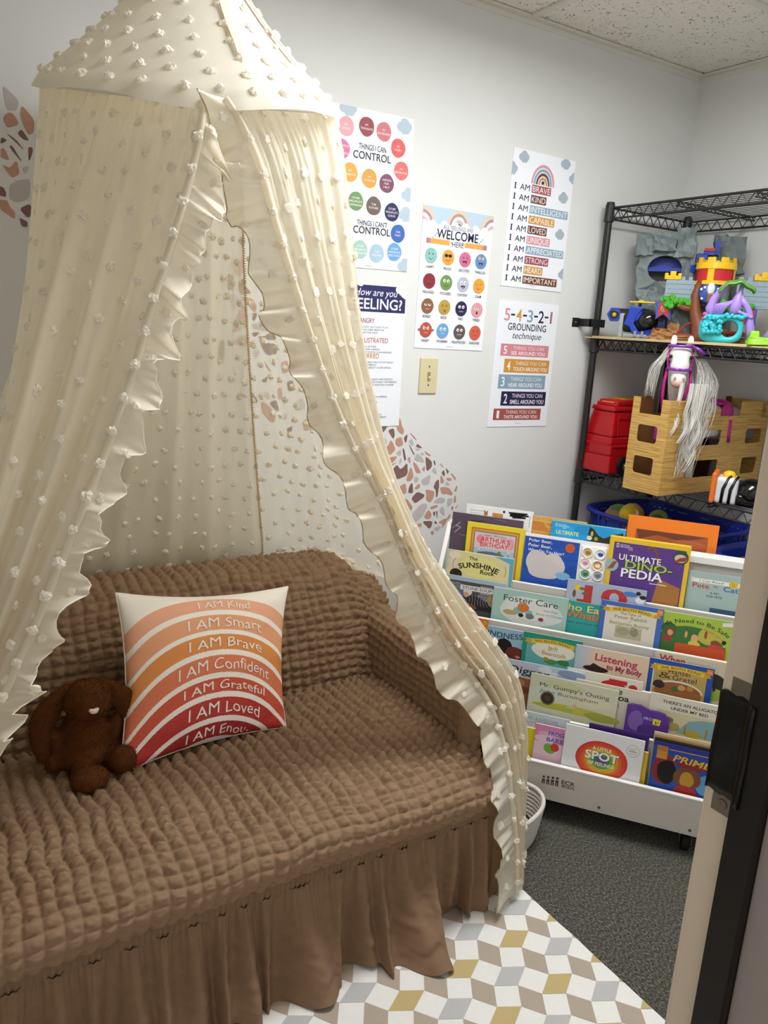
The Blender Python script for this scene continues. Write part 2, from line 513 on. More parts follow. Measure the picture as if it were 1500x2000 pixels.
def puffs(a, b, seed=0, fade=None):
    a = a + 0.22 * vnoise(a * 0.3, b * 0.5, seed + 5); b = b + 0.30 * vnoise(a * 0.45, b * 0.35, seed + 9)
    ia, ib = np.floor(a), np.floor(b); fa, fb = a - ia, b - ib
    e = np.clip((1 - np.abs(2 * fa - 1) ** 2.2) * (1 - np.abs(2 * fb - 1) ** 2.2), 0, 1) ** .8
    jit = 0.82 + 0.36 * vnoise(ia * 1.7 + 0.5, ib * 1.3 + 0.5, seed + 2)
    cr = vnoise(a * 2.6, b * 5.2, seed + 3) * 0.24 + vnoise(a * 5.3, b * 8.1, seed + 4) * 0.12
    return e * (jit + cr)

def relief_surface(P, lu, lv, cell=(0.029, 0.023), amp=0.0085, seed=0, sign=1, bulge=None):
    N = grid_normals(P) * sign
    h = puffs(lu / cell[0], lv / cell[1], seed) * amp * (np.clip((lv.max() - lv) / .20, .42, 1) if amp > .018 else 1)
    if bulge is not None: h = h + bulge
    return P + N * h[..., None]

def prof_surface(prof, along, axis, nv, seed, sign, cell=(0.029, 0.023), amp=0.0085, warp=None):
    """prof: list of 3-vectors in the section plane; extruded over 'along' values on the axis"""
    Q = resample(prof, nv)
    P = np.repeat(Q[None, :, :], len(along), 0)
    P[:, :, axis] = np.asarray(along)[:, None]
    if warp: P = warp(P)
    d = np.r_[0, np.cumsum(np.linalg.norm(np.diff(Q, axis=0), axis=1))]
    lu = np.repeat(np.asarray(along)[:, None], nv, 1); lv = np.repeat(d[None, :], len(along), 0)
    return relief_surface(P, lu, lv, cell, amp, seed, sign)

SX0, SX1 = -0.15, 1.205        # sofa ends
S = thing('sofa', 'small brown sofa in a crinkled stretch cover with a gathered skirt', 'sofa', (0, 0, 0))
def seat_warp(P):
    x, y = P[..., 0], P[..., 1]
    P = P.copy()
    P[..., 2] += 0.008 * vnoise(x * 3, y * 4, 3) - 0.012 * np.exp(-((x - .35) / .25) ** 2 - ((y + .55) / .12) ** 2)
    ex = np.clip((np.abs(x - .535) - .52) / .06, 0, 1)
    P[..., 1] += 0.03 * ex ** 2 * (y < -.85)
    return P
sp = [(0, -.33, .372), (0, -.45, .386), (0, -.6, .394), (0, -.75, .392), (0, -.85, .384), (0, -.905, .364), (0, -.93, .335), (0, -.928, .305), (0, -.908, .28), (0, -.888, .262)]
P = prof_surface(sp, np.linspace(-.02, 1.115, 430), 0, 330, 1, -1, amp=.019, warp=seat_warp)
add_obj('seat', poly_grid_mesh('seat', P), M_sofa, S)

def back_warp(P):
    x = P[..., 0]; P = P.copy()
    t = np.clip((np.abs(x - .535) - .50) / .17, 0, 1)
    drop = 0.085 * t * t * (3 - 2 * t)
    P[..., 2] -= drop * np.clip((P[..., 2] - .35) / .3, 0, 1)
    P[..., 2] += 0.006 * vnoise(x * 4, P[..., 1] * 0 + 1, 8) * np.clip((P[..., 2] - .4) / .3, 0, 1)
    return P
bp_ = [(0, -.395, .33), (0, -.385, .42), (0, -.35, .53), (0, -.305, .61), (0, -.26, .66), (0, -.205, .684), (0, -.14, .683), (0, -.085, .66), (0, -.055, .60), (0, -.045, .30)]
P = prof_surface(bp_, np.linspace(-.13, 1.20, 440), 0, 300, 11, 1, amp=.017, warp=back_warp)
add_obj('backrest', poly_grid_mesh('backrest', P), M_sofa, S)
P2 = None

for k in (0, 1):
    mx = (lambda x: x) if k == 0 else (lambda x: 1.07 - x)
    ap = [(mx(1.092), 0, .30), (mx(1.085), 0, .42), (mx(1.086), 0, .51), (mx(1.10), 0, .555), (mx(1.14), 0, .574), (mx(1.178), 0, .560), (mx(1.192), 0, .52), (mx(1.197), 0, .42), (mx(1.20), 0, .255)]
    P = prof_surface(ap, np.linspace(-.06, -.80, 260), 1, 180, 21 + k, -1 if k == 0 else 1)
    add_obj('arm', poly_grid_mesh('arm', P), M_sofa, S)
    # rounded front of the arm
    ring = resample(ap, 90); c = np.array([mx(1.142), 0, .42])
    G = np.zeros((36, 90, 3))
    for i in range(36):
        r = 1 - i / 35.0
        G[i] = c + (ring - c) * r
        G[i, :, 1] = -.80 - .03 * math.sqrt(max(0, 1 - r ** 3))
    fr = relief_surface(G, G[..., 0], G[..., 2], seed=31 + k, sign=1 if k == 0 else -1, amp=.006)
    add_obj('arm_front', poly_grid_mesh('arm_front', fr), M_sofa, S)

b = MB(); b.rbox((-.12, -.86, .03), (1.19, -.06, .29), .02); b.obj('frame', M_under, S)  # unseen dark box inside the cover, added to block light

# gathered band and skirt round the front and the near end
def skirt_path(u):
    """u = metres from the far left front corner; returns point (x,y) and outward normal"""
    Lf = SX1 - SX0; r = 0.035
    if u < Lf - r: return (SX0 + u, -.885), (0, -1)
    if u < Lf - r + r * math.pi / 2:
        a = (u - (Lf - r)) / r
        return (SX1 - r + r * math.sin(a), -.885 + r - r * math.cos(a)), (math.sin(a), -math.cos(a))
    q = u - (Lf - r + r * math.pi / 2)
    return (SX1, -.885 + r + q), (1, 0)
NU, NT = 760, 46
U = np.linspace(0, 2.1, NU)
pts = np.array([skirt_path(u)[0] for u in U]); nrm = np.array([skirt_path(u)[1] for u in U])
P = np.zeros((NU, NT, 3))
Bd = np.zeros((NU, 8, 3))
xx = U + SX0
ph = xx * 2 * math.pi / .062 + 1.9 * vnoise(xx * 7, xx * 0, 41) * 2
ph2 = xx * 2 * math.pi / .15 + 2.2 * vnoise(xx * 3, xx * 0 + 3, 42)
gat = np.sin(xx * 2 * math.pi / .011 + 2 * vnoise(xx * 30, xx * 0, 43))
lobe = .105 * np.exp(-((xx - .90) / .075) ** 2) + .05 * np.exp(-((xx - .64) / .07) ** 2) + .03 * np.exp(-((xx - .38) / .1) ** 2) - .05 * np.exp(-((xx - 1.03) / .05) ** 2)
for j in range(NT):
    t = j / (NT - 1)
    off = .010 + .030 * t ** 1.2 + lobe * t ** 1.7 + (.005 + .021 * t ** .7) * np.sin(ph) * (1 - .45 * t) + (.022 * t) * np.sin(ph2) + .0022 * gat * (1 - t) ** 4
    off += .007 * vnoise(xx * 22 + t * 5, np.full_like(xx, t * 9), 44) * t + .0035 * vnoise(xx * 50 - t * 9, np.full_like(xx, t * 20), 45) * min(1, t * 3)
    side = np.clip((xx - (SX1 - .10)) / .05, 0, 1); off = off * (1 - side) + np.minimum(off, .010) * side
    off = np.maximum(off, .002)
    zt = .243 - .236 * t
    lift = .012 * np.maximum(0, np.sin(ph2 + 1)) * t ** 3
    P[:, j, 0] = pts[:, 0] + nrm[:, 0] * off + .012 * t * np.sin(ph * .5) * np.abs(nrm[:, 1]); P[:, j, 1] = pts[:, 1] + nrm[:, 1] * off; P[:, j, 2] = zt + lift
for j in range(8):
    t = j / 7
    off = .010 + .003 * math.sin(math.pi * t) + .0026 * gat - .022 * (1 - t) ** 4
    Bd[:, j, 0] = pts[:, 0] + nrm[:, 0] * off; Bd[:, j, 1] = pts[:, 1] + nrm[:, 1] * off; Bd[:, j, 2] = .288 - .048 * t
sk = add_obj('skirt', poly_grid_mesh('skirt', P), M_skirt, S)
add_obj('elastic_band', poly_grid_mesh('elastic_band', Bd), M_skirt, S)

# ---------------------------------------------------------------- play rug with block print
M_rug = mat('rug_cotton', '#f1efea', rough=0.85, var=0.03, scale=90, bump=0.25, bscale=900, spec=0.2)
M_rugink = print_mat('rug_ink', rough=0.85, var=0.06)
RUG = thing('rug', 'white play rug printed with gold, grey and taupe blocks beside the sofa', 'rug')
def rug_z(x, y):
    x = np.asarray(x); y = np.asarray(y)
    near = np.exp(-((y + 1.0) / .16) ** 2)
    return .0045 + .006 * near * np.maximum(0, vnoise(x * 9 + y * 14, y * 3 - x * 4, 51)) + .0012 * vnoise(x * 11, y * 11, 52)
gx = np.linspace(-.7, 1.243, 150); gy = np.linspace(-1.60, -.45, 90)
X, Y = np.meshgrid(gx, gy, indexing='ij')
P = np.stack([X, Y, rug_z(X, Y)], -1)
o = add_obj('cloth', poly_grid_mesh('cloth', P), M_rug, RUG)
def clip_poly(p, fn):
    out = []
    for i in range(len(p)):
        a, b_ = p[i - 1], p[i]; da, db = fn(a), fn(b_)
        if (da >= 0) != (db >= 0):
            t = da / (da - db); out.append((a[0] + (b_[0] - a[0]) * t, a[1] + (b_[1] - a[1]) * t))
        if db >= 0: out.append(b_)
    return out
e1, e4, e2, e3 = map(np.array, ((.046, -.024), (.031, -.041), (-.048, -.030), (-.029, -.044)))
og = np.array([1.114, -.999])
def gv(i, j):
    return og + ((i + 1) // 2) * e1 + (i // 2) * e4 + ((j + 1) // 2) * e2 + (j // 2) * e3
rp = MB()
for i in range(-26, 26):
    for j in range(-30, 30):
        if i % 2 == 0 and j % 2 == 0: c = '#c8b27e' if ((i // 2 + j // 2) % 2 == 0) else '#c3c2c1'
        elif i % 2 and j % 2: c = '#b7a898'
        else: continue
        q = [gv(i, j), gv(i + 1, j), gv(i + 1, j + 1), gv(i, j + 1)]
        n = 3
        for a in range(n):
            for b_ in range(n):
                cell = []
                for (s_, t_) in ((a, b_), (a + 1, b_), (a + 1, b_ + 1), (a, b_ + 1)):
                    s_, t_ = s_ / n, t_ / n
                    cell.append(tuple(q[0] * (1 - s_) * (1 - t_) + q[1] * s_ * (1 - t_) + q[2] * s_ * t_ + q[3] * (1 - s_) * t_))
                for fn in (lambda p: 1.2425 - p[0], lambda p: p[0] + .695, lambda p: p[1] + 1.595, lambda p: -.455 - p[1]):
                    if cell: cell = clip_poly(cell, fn)
                if len(cell) > 2:
                    rp.add([(p[0], p[1], float(rug_z(p[0], p[1])) + .0007) for p in cell], [tuple(range(len(cell)))[::-1]], hx(c))
rp.obj('printed_blocks', M_rugink, RUG)

# ---------------------------------------------------------------- rainbow pillow
M_pil = print_mat('pillow_polyester', rough=0.6, var=0.03)
PL = thing('throw_pillow', 'square pillow with a peach to red rainbow of white affirmations', 'pillow', (0, 0, 0))
cBL, cBR, cTL, cTR = map(np.array, ((.352, -.575, .392), (.748, -.560, .398), (.397, -.395, .735), (.822, -.395, .692)))
def pil(s, t, side=1, off=0.0):
    s = np.asarray(s, float); t = np.asarray(t, float)
    es = 4 * s * (1 - s); et = 4 * t * (1 - t)
    s2 = s + .045 * et * (.5 - s) * 2 * np.abs(2 * s - 1) ** 2
    t2 = t + .05 * es * (.5 - t) * 2 * np.abs(2 * t - 1) ** 2
    B = (cBL * (1 - s2)[..., None] + cBR * s2[..., None]) * (1 - t2)[..., None] + (cTL * (1 - s2)[..., None] + cTR * s2[..., None]) * t2[..., None]
    n = np.cross(cBR - cBL, cTL - cBL); n = n / np.linalg.norm(n)
    th = .058 * np.clip(es, 0, 1) ** .42 * np.clip(et, 0, 1) ** .42
    wr = .004 * vnoise(s * 3 + t * 2, t * 7 - s * 2, 61) * (1 - .6 * es) + .0025 * vnoise(s * 9 - t * 3, t * 11, 62) * (1 - es * et)
    return B + n * ((th + wr * np.minimum(1, 8 * es * et) + off) * side)[..., None]
NP = 300
s_, t_ = np.meshgrid(np.linspace(0, 1, NP), np.linspace(0, 1, NP), indexing='ij')
def pk(t): return .72 + .55 * (1 - t)
sc, tc_ = (s_[:-1, :-1] + s_[1:, 1:]) / 2, (t_[:-1, :-1] + t_[1:, 1:]) / 2
tau = (tc_ + pk(tc_) * (sc - .5) ** 2).reshape(-1)
white = np.array(hx('#faf3ea'))
fc = np.tile(white, (tau.size, 1))
BANDS = [(.966, .870, '#efae8f'), (.833, .726, '#eba67c'), (.696, .596, '#e4924c'), (.562, .455, '#e27d58'), (.422, .336, '#d2553d'), (.300, .178, '#bd3731'), (.140, .030, '#a62a2a')]
for hi, lo, c in BANDS: fc[(tau <= hi) & (tau >= lo)] = hx(c)
add_obj('front_panel', poly_grid_mesh('front_panel', pil(s_, t_), fc), M_pil, PL)
add_obj('back_panel', poly_grid_mesh('back_panel', pil(s_, t_, -1), np.tile(white, (tau.size, 1))), M_pil, PL)
LINES = ['I AM KIND', 'I AM SMART', 'I AM BRAVE', 'I AM CONFIDENT', 'I AM GRATEFUL', 'I AM LOVED', 'I AM ENOUGH']
for (hi, lo, c), s in zip(BANDS, ['I AM Kind', 'I AM Smart', 'I AM Brave', 'I AM Confident', 'I AM Grateful', 'I AM Loved', 'I AM Enough']):
    vs, fs = text_polys(s, 0.0)
    x0, x1 = vs[:, 0].min(), vs[:, 0].max()
    hgt = (hi - lo) * .62; k = hgt / .70; wd = {'I AM Kind': .30, 'I AM Confident': .56, 'I AM Grateful': .50}.get(s, .44)
    S_ = .57 + ((vs[:, 0] - x0) / (x1 - x0) - .5) * wd
    T_ = (hi + lo) / 2 - hgt * .48 + vs[:, 1] * k + .006 * np.sin(vs[:, 0] * 5)
    for _ in range(3): TT = T_ - pk(T_) * (S_ - .5) ** 2
    ok = True
    pts = pil(S_, TT, 1, .0016)
    fs = [f for f in fs if min(TT[list(f)]) > .012]
    lt = MB(); lt.add(pts, fs, hx('#f6efe6')); lt.obj('lettering', M_pil, PL)
sm = MB(); ring = [pil(np.array(s), np.array(0.0)) for s in np.linspace(0, 1, 30)] + [pil(np.array(1.0), np.array(t)) for t in np.linspace(0, 1, 30)] + [pil(np.array(s), np.array(1.0)) for s in np.linspace(1, 0, 30)] + [pil(np.array(0.0), np.array(t)) for t in np.linspace(1, 0, 30)]
sm.tube(ring, .0022, 6, closed=True, col=tuple(white)); sm.obj('seam', M_pil, PL, smooth=True)

# ---------------------------------------------------------------- plush bunny
M_fur = mat('brown_plush', '#5c361a', rough=0.95, var=0.25, scale=50, bump=0.5, bscale=500, spec=0.08)
M_nose = mat('bunny_nose', '#f0dcd6', rough=0.6)
BU = thing('plush_bunny', 'dark brown plush rabbit with long floppy ears sitting against the pillow', 'stuffed animal', (.30, -.50, .395))
def furry(mb, name, parent, n, length, seed):
    o = mb.obj(name, M_fur, parent)
    o.modifiers.new('remesh', 'REMESH').voxel_size = .0042
    o.modifiers['remesh'].mode = 'VOXEL'; o.modifiers['remesh'].use_smooth_shade = True
    s = o.modifiers.new('smooth', 'SMOOTH'); s.factor = .6; s.iterations = 7
    dg = bpy.context.evaluated_depsgraph_get(); ev = o.evaluated_get(dg); me = ev.to_mesh()
    pc = np.array([p.center[:] for p in me.polygons]); nn = np.array([p.normal[:] for p in me.polygons])
    ev.to_mesh_clear()
    r = np.random.default_rng(seed); id_ = r.integers(0, len(pc), n)
    p = pc[id_] + r.normal(0, .0012, (n, 3)); d = nn[id_] + r.normal(0, .45, (n, 3)) + np.array([0, 0, -.35]); d /= np.linalg.norm(d, axis=1, keepdims=True)
    t = np.cross(d, r.normal(0, 1, (n, 3))); t /= np.linalg.norm(t, axis=1, keepdims=True)
    L_ = length * r.uniform(.6, 1.2, (n, 1)); w_ = .00085
    V = np.stack([p - d * .001 - t * w_, p - d * .001 + t * w_, p + d * L_], 1).reshape(-1, 3)
    f = MB(); f.v = list(map(tuple, V.tolist())); f.f = [(3 * i, 3 * i + 1, 3 * i + 2) for i in range(n)]; f.c = [None] * n; f.mi = [0] * n
    q = f.obj('fur', M_fur, o); q['kind'] = 'stuff'
    return o
m_ = MB()
m_.ell((0, 0, .062), (.052, .048, .070)); m_.ell((0, -.012, .03), (.058, .05, .035)); m_.ell((0, -.005, .115), (.036, .034, .04))
for sx in (-1, 1):
    m_.ell((sx * .058, -.008, .065), (.017, .02, .05), R=Matrix.Rotation(sx * .25, 3, 'Y')); m_.ell((sx * .068, -.018, .028), (.018, .02, .022))
furry(m_, 'body', BU, 7000, .0045, 1)
m_ = MB(); m_.ell((.004, -.022, .160), (.050, .046, .042)); m_.ell((.004, -.046, .148), (.034, .027, .026)); furry(m_, 'head', BU, 5000, .0042, 2)
for sx, tip in ((-1, (-.085, -.015, .045)), (1, (.103, -.02, .038))):
    m_ = MB(); a = Vector((sx * .036, -.01, .178)); b_ = Vector(tip); n = 9
    for i in range(n):
        q = i / (n - 1); p = a.lerp(b_, q) + Vector((sx * .022 * math.sin(math.pi * q), 0, .012 * math.sin(math.pi * q)))
        rw = .012 + .016 * math.sin(math.pi * min(1, .12 + q * .8)); m_.ell(p, (rw, .011, rw * 1.05), seg=12, rings=8)
    furry(m_, 'ear', BU, 3000, .0042, 4 + sx)
m_ = MB(); m_.ell((-.012, -.105, .022), (.038, .030, .028)); m_.ell((-.015, -.06, .022), (.026, .04, .024)); furry(m_, 'foot', BU, 2000, .004, 7)
m_ = MB(); m_.ell((.062, -.070, .028), (.030, .028, .032)); m_.ell((.045, -.04, .024), (.024, .035, .024)); furry(m_, 'foot', BU, 2000, .004, 8)
m_ = MB(); m_.ell((.006, -.0745, .156), (.0085, .004, .0058), seg=12, rings=8); m_.ell((.0005, -.0735, .1585), (.005, .003, .004), seg=10, rings=6); m_.ell((.0115, -.0735, .1585), (.005, .003, .004), seg=10, rings=6); m_.obj('nose', M_nose, BU, smooth=True)
# ---------------------------------------------------------------- sheer canopy over the sofa
def sheer(name, col, opac, tint):
    m = bpy.data.materials.new(name); m.use_nodes = True
    nt = m.node_tree; nt.nodes.remove(nt.nodes['Principled BSDF'])
    tc = nt.nodes.new('ShaderNodeTexCoord')
    n = nt.nodes.new('ShaderNodeTexNoise'); n.inputs['Scale'].default_value = 700; n.inputs['Detail'].default_value = 2
    link(nt, tc.outputs['Object'], n.inputs['Vector'])
    mr = nt.nodes.new('ShaderNodeMapRange'); mr.inputs[1].default_value = .3; mr.inputs[2].default_value = .7; mr.inputs[3].default_value = opac - .03; mr.inputs[4].default_value = min(1, opac + .03)
    link(nt, n.outputs[0], mr.inputs[0])
    d = nt.nodes.new('ShaderNodeBsdfDiffuse'); d.inputs[0].default_value = hx(col) + (1,)
    t = nt.nodes.new('ShaderNodeBsdfTranslucent'); t.inputs[0].default_value = hx(col) + (1,)
    gl = nt.nodes.new('ShaderNodeBsdfGlossy'); gl.inputs['Roughness'].default_value = .38; gl.inputs[0].default_value = (1, .97, .9, 1)
    tr = nt.nodes.new('ShaderNodeBsdfTransparent'); tr.inputs[0].default_value = hx(tint) + (1,)
    mx = nt.nodes.new('ShaderNodeMixShader'); mx.inputs[0].default_value = .38
    link(nt, d.outputs[0], mx.inputs[1]); link(nt, t.outputs[0], mx.inputs[2])
    m2 = nt.nodes.new('ShaderNodeMixShader'); m2.inputs[0].default_value = .025
    link(nt, mx.outputs[0], m2.inputs[1]); link(nt, gl.outputs[0], m2.inputs[2])
    m3 = nt.nodes.new('ShaderNodeMixShader')
    link(nt, mr.outputs[0], m3.inputs[0]); link(nt, tr.outputs[0], m3.inputs[1]); link(nt, m2.outputs[0], m3.inputs[2])
    link(nt, m3.outputs[0], nt.nodes['Material Output'].inputs[0])
    return m
M_sheer = sheer('cream_voile', '#f4ebd6', .74, '#fffcf4')
M_thin = sheer('cream_voile_single', '#f6efde', .44, '#fffcf4')
M_ruf = sheer('cream_ruffle_satin', '#f7f0df', .82, '#fffaf0')
M_top = sheer('cream_canopy_top', '#f5efe1', .92, '#fffaf0')
M_tuft = sheer('white_tuft', '#fffaf0', .97, '#ffffff')
M_thread = mat('gold_overlock_thread', '#b89a66', rough=0.8, var=0.15, scale=400)
M_hem = mat('beige_hem_stitch', '#b7a883', rough=0.8, var=0.1)
M_ribbon = mat('cream_ribbon', '#ead9b4', rough=0.5, var=0.05)

SEAM_R = [(0.492, -0.8, 1.688), (0.518, -0.801, 1.658), (0.553, -0.796, 1.602), (0.593, -0.783, 1.511), (0.652, -0.772, 1.376), (0.711, -0.762, 1.246), (0.773, -0.763, 1.126), (0.854, -0.775, 0.986), (0.911, -0.778, 0.874), (0.963, -0.783, 0.774), (1.025, -0.794, 0.666), (1.084, -0.813, 0.587), (1.114, -0.834, 0.54), (1.132, -0.847, 0.506), (1.148, -0.86, 0.462), (1.16, -0.87, 0.423), (1.170, -0.892, 0.35), (1.176, -0.905, 0.277), (1.188, -0.915, 0.202), (1.200, -0.922, 0.115), (1.206, -.925, .02)]
RUF_R = [(0.454, -0.801, 1.684), (0.471, -0.788, 1.637), (0.503, -0.766, 1.543), (0.537, -0.759, 1.472), (0.589, -0.755, 1.368), (0.628, -0.753, 1.301), (0.676, -0.748, 1.196), (0.743, -0.749, 1.062), (0.791, -0.756, 0.975), (0.829, -0.762, 0.907), (0.863, -0.766, 0.837), (0.917, -0.776, 0.726), (0.974, -0.794, 0.638), (1.029, -0.83, 0.535), (1.073, -0.863, 0.496), (1.088, -0.879, 0.448), (1.098, -0.907, 0.38), (1.098, -0.922, 0.323), (1.102, -0.932, 0.251), (1.118, -0.94, 0.178), (1.122, -0.945, 0.088), (1.134, -.95, .012)]
SIL_R = [(0.77, -0.641, 1.758), (0.794, -0.649, 1.675), (0.822, -0.654, 1.505), (0.84, -0.659, 1.386), (0.866, -0.671, 1.24), (0.901, -0.689, 1.088), (0.946, -0.716, 0.965), (0.999, -0.734, 0.87), (1.061, -0.759, 0.784), (1.137, -0.791, 0.683), (1.213, -0.824, 0.578), (1.232, -0.847, 0.518), (1.238, -0.86, 0.457), (1.241, -0.869, 0.408), (1.246, -0.87, 0.323), (1.25, -0.871, 0.252), (1.254, -0.873, 0.179), (1.258, -0.874, 0.09), (1.262, -.875, .02)]
SEAM_L = [(0.461, -0.793, 1.683), (0.45, -0.805, 1.631), (0.442, -0.812, 1.599), (0.416, -0.825, 1.518), (0.388, -0.836, 1.439), (0.36, -0.846, 1.364), (0.332, -0.859, 1.281), (0.305, -0.867, 1.211), (0.274, -0.876, 1.134), (0.24, -0.883, 1.057), (0.199, -0.89, 0.966), (0.166, -0.897, 0.89), (0.137, -0.901, 0.831), (0.107, -0.905, 0.77), (0.055, -0.909, 0.687), (-0.01, -0.913, 0.613), (-0.061, -0.914, 0.546), (-0.095, -0.92, 0.449), (-0.118, -0.93, 0.335), (-.125, -.94, .12)]
RUF_L = [(0.481, -0.783, 1.647), (0.489, -0.811, 1.583), (0.468, -0.835, 1.477), (0.444, -0.831, 1.444), (0.425, -0.836, 1.395), (0.413, -0.846, 1.347), (0.399, -0.851, 1.307), (0.371, -0.853, 1.25), (0.349, -0.861, 1.186), (0.321, -0.863, 1.13), (0.295, -0.863, 1.082), (0.279, -0.875, 1.02), (0.253, -0.878, 0.965), (0.227, -0.886, 0.894), (0.188, -0.891, 0.839), (0.165, -0.897, 0.769), (0.12, -0.903, 0.711), (0.075, -0.911, 0.646), (0.015, -0.924, 0.563), (-0.031, -0.931, 0.498), (-0.059, -0.938, 0.401), (-0.081, -0.952, 0.297), (-.09, -.96, .12)]
SIL_L = [(0.298, -0.328, 1.784), (0.255, -0.43, 1.534), (0.22, -0.506, 1.348), (0.19, -0.559, 1.213), (0.156, -0.609, 1.084), (0.096, -0.656, 0.936), (0.01, -0.681, 0.802), (-0.099, -0.688, 0.673), (-0.17, -0.679, 0.604), (-0.19, -0.679, 0.448), (-0.20, -0.706, 0.1)]

HC = np.array((.535, -.486, 1.770)); HA = np.array((.236, -.157, -.013)); HF = np.array((-.13, -.285, -.083))
def hoop(deg):
    a = math.radians(deg); return HC + math.cos(a) * HA + math.sin(a) * HF
CN = thing('bed_canopy', 'cream sheer tent canopy with white tufts and ruffled edges hanging over the sofa', 'canopy', (0, 0, 0))

tuft_pts = []           # (position, normal)
def put_tufts(P, N, su, sv, skip=0.0, phase=0):
    """staggered tufts over a sheet P (nu,nv,3)"""
    nu, nv = P.shape[:2]
    wid = np.linalg.norm(np.diff(P[:, nv // 2], axis=0), axis=1).sum(); ht = np.linalg.norm(np.diff(P[nu // 2], axis=0), axis=1).sum()
    cu, cv = max(1, int(round(wid / su))), max(1, int(round(ht / sv)))
    for b in range(cv):
        for a in range(cu):
            u = (a + .25 + .5 * ((b + phase) % 2)) / cu; v = (b + .5) / cv
            if u >= 1: continue
            i = min(nu - 1, int((u + random.uniform(-.008, .008)) * (nu - 1))); j = min(nv - 1, int((v + random.uniform(-.004, .004)) * (nv - 1)))
            tuft_pts.append((P[i, j], N[i, j]))

def sheet(cols, nu, nv, pleats, amp, seed, wt=None, tufts=(.062, .052), phase=0):
    """cols: list of (weight position 0..1, polyline); returns pleated grid"""
    K = np.array([resample(c, nv) for _, c in cols]); w = np.array([a for a, _ in cols])
    u = np.linspace(0, 1, nu)
    P = np.zeros((nu, nv, 3))
    for d in range(3):
        for j in range(nv): P[:, j, d] = np.interp(u, w, K[:, j, d])
    # smooth across columns
    for _ in range(6): P[1:-1] = P[1:-1] * .5 + (P[2:] + P[:-2]) * .25
    N = grid_normals(P)
    v = np.linspace(0, 1, nv)[None, :]; uu = u[:, None]
    wv = np.sin(2 * math.pi * (uu * pleats + .35 * vnoise(uu * pleats * .5, v * 1.5, seed))) * .8 + .28 * np.sin(2 * math.pi * (uu * pleats * 2.3 + .5 * vnoise(uu * 4, v * 2, seed + 1)))
    edge = np.clip(np.minimum(uu, 1 - uu) * 8, 0.15, 1)
    top = np.exp(-v * 14) * .0035 * np.sin(2 * math.pi * uu * pleats * 5)
    A = amp * (.25 + .75 * np.clip(v * 3, 0, 1)) if wt is None else amp * wt(v)
    h = wv * A * edge + top + .0010 * vnoise(uu * 25, v * 30, seed + 2)
    P = P + N * h[..., None]
    if tufts: put_tufts(P, grid_normals(P), tufts[0], tufts[1], phase=phase)
    return P

def lerpc(a, b, t):
    n = 24; A, B = resample(a, n), resample(b, n); return [tuple(p) for p in A * (1 - t) + B * t]

# near panel on the bookcase side
mid = lerpc(SEAM_R, SIL_R, .5); mid = [tuple(np.array(p) + np.array((-.018, -.040, 0)) * math.sin(math.pi * min(1, i / 18))) for i, p in enumerate(mid)]
PR = sheet([(0, SEAM_R), (.5, mid), (1, SIL_R)], 120, 220, 4, .017, 101)
o = add_obj('curtain_panel', poly_grid_mesh('curtain_panel', PR), M_sheer, CN)
# near panel on the rabbit side
mid = lerpc(SEAM_L, SIL_L, .5); mid = [tuple(np.array(p) + np.array((-.075, -.10, .0)) * math.sin(math.pi * min(1, i / 20)) ** .7) for i, p in enumerate(mid)]
PLT = sheet([(0, SEAM_L), (.45, mid), (1, SIL_L)], 150, 220, 5, .017, 111, phase=1)
add_obj('curtain_panel', poly_grid_mesh('curtain_panel', PLT), M_sheer, CN)

# back of the tent, falling behind the backrest and over the arms
def fall(deg, bot, flare=1.7, n=14, tail=None):
    a = hoop(deg); b = np.array(bot); out = []
    for i in range(n):
        t = i / (n - 1); p = a + (b - a) * t; k = t ** flare
        p[0] = a[0] + (b[0] - a[0]) * k; p[1] = a[1] + (b[1] - a[1]) * k
        out.append(tuple(p))
    for q in (tail or []): out.append(q)
    return out
backs = [(0, SIL_R),
         (.07, fall(-12, (1.215, -.62, .63), 1.9, tail=[(1.255, -.63, .52), (1.27, -.64, .2)])),
         (.16, fall(-26, (1.17, -.42, .640), 1.9, tail=[(1.25, -.42, .56), (1.265, -.42, .3)])),
         (.26, fall(-42, (1.115, -.235, .668), 1.8, tail=[(1.22, -.19, .62), (1.26, -.16, .45)])),
         (.36, fall(-58, (1.02, -.125, .705), 1.6, tail=[(1.04, -.05, .68), (1.06, -.02, .5)])),
         (.46, fall(-74, (.87, -.06, .70), 1.4, tail=[(.88, -.022, .6), (.88, -.018, .4)])),
         (.60, fall(-95, (.62, -.05, .70), 1.2, tail=[(.62, -.022, .6), (.62, -.018, .4)])),
         (.72, fall(-118, (.35, -.055, .70), 1.3, tail=[(.35, -.022, .6), (.35, -.018, .4)])),
         (.83, fall(-140, (.05, -.12, .70), 1.6, tail=[(.0, -.05, .66), (-.02, -.03, .5)])),
         (.92, fall(-160, (-.10, -.35, .64), 1.8, tail=[(-.17, -.36, .56), (-.19, -.36, .3)])),
         (1, SIL_L)]
PB = sheet(backs, 330, 170, 12, .013, 121, tufts=(.058, .05))
i0 = int(.445 * 329)
add_obj('back_curtain', poly_grid_mesh('back_curtain', PB[:i0 + 1]), M_thin, CN)
add_obj('back_curtain', poly_grid_mesh('back_curtain', PB[i0:]), M_sheer, CN)
# overlocked seam down the back
sm = MB()
line = [PB[i0, j] + np.array((-.002, -.004, 0)) for j in range(0, 152, 2)]
sm.tube(line, .0013, 5)
for q in range(0, len(line) - 1):
    for t in (0, .33, .66):
        p = Vector(line[q]).lerp(Vector(line[q + 1]), t); sm.tube([p + Vector((-.004, -.001, .001)), p + Vector((.004, -.001, -.001))], .0011, 4)
sm.obj('overlock_seam', M_thread, CN)

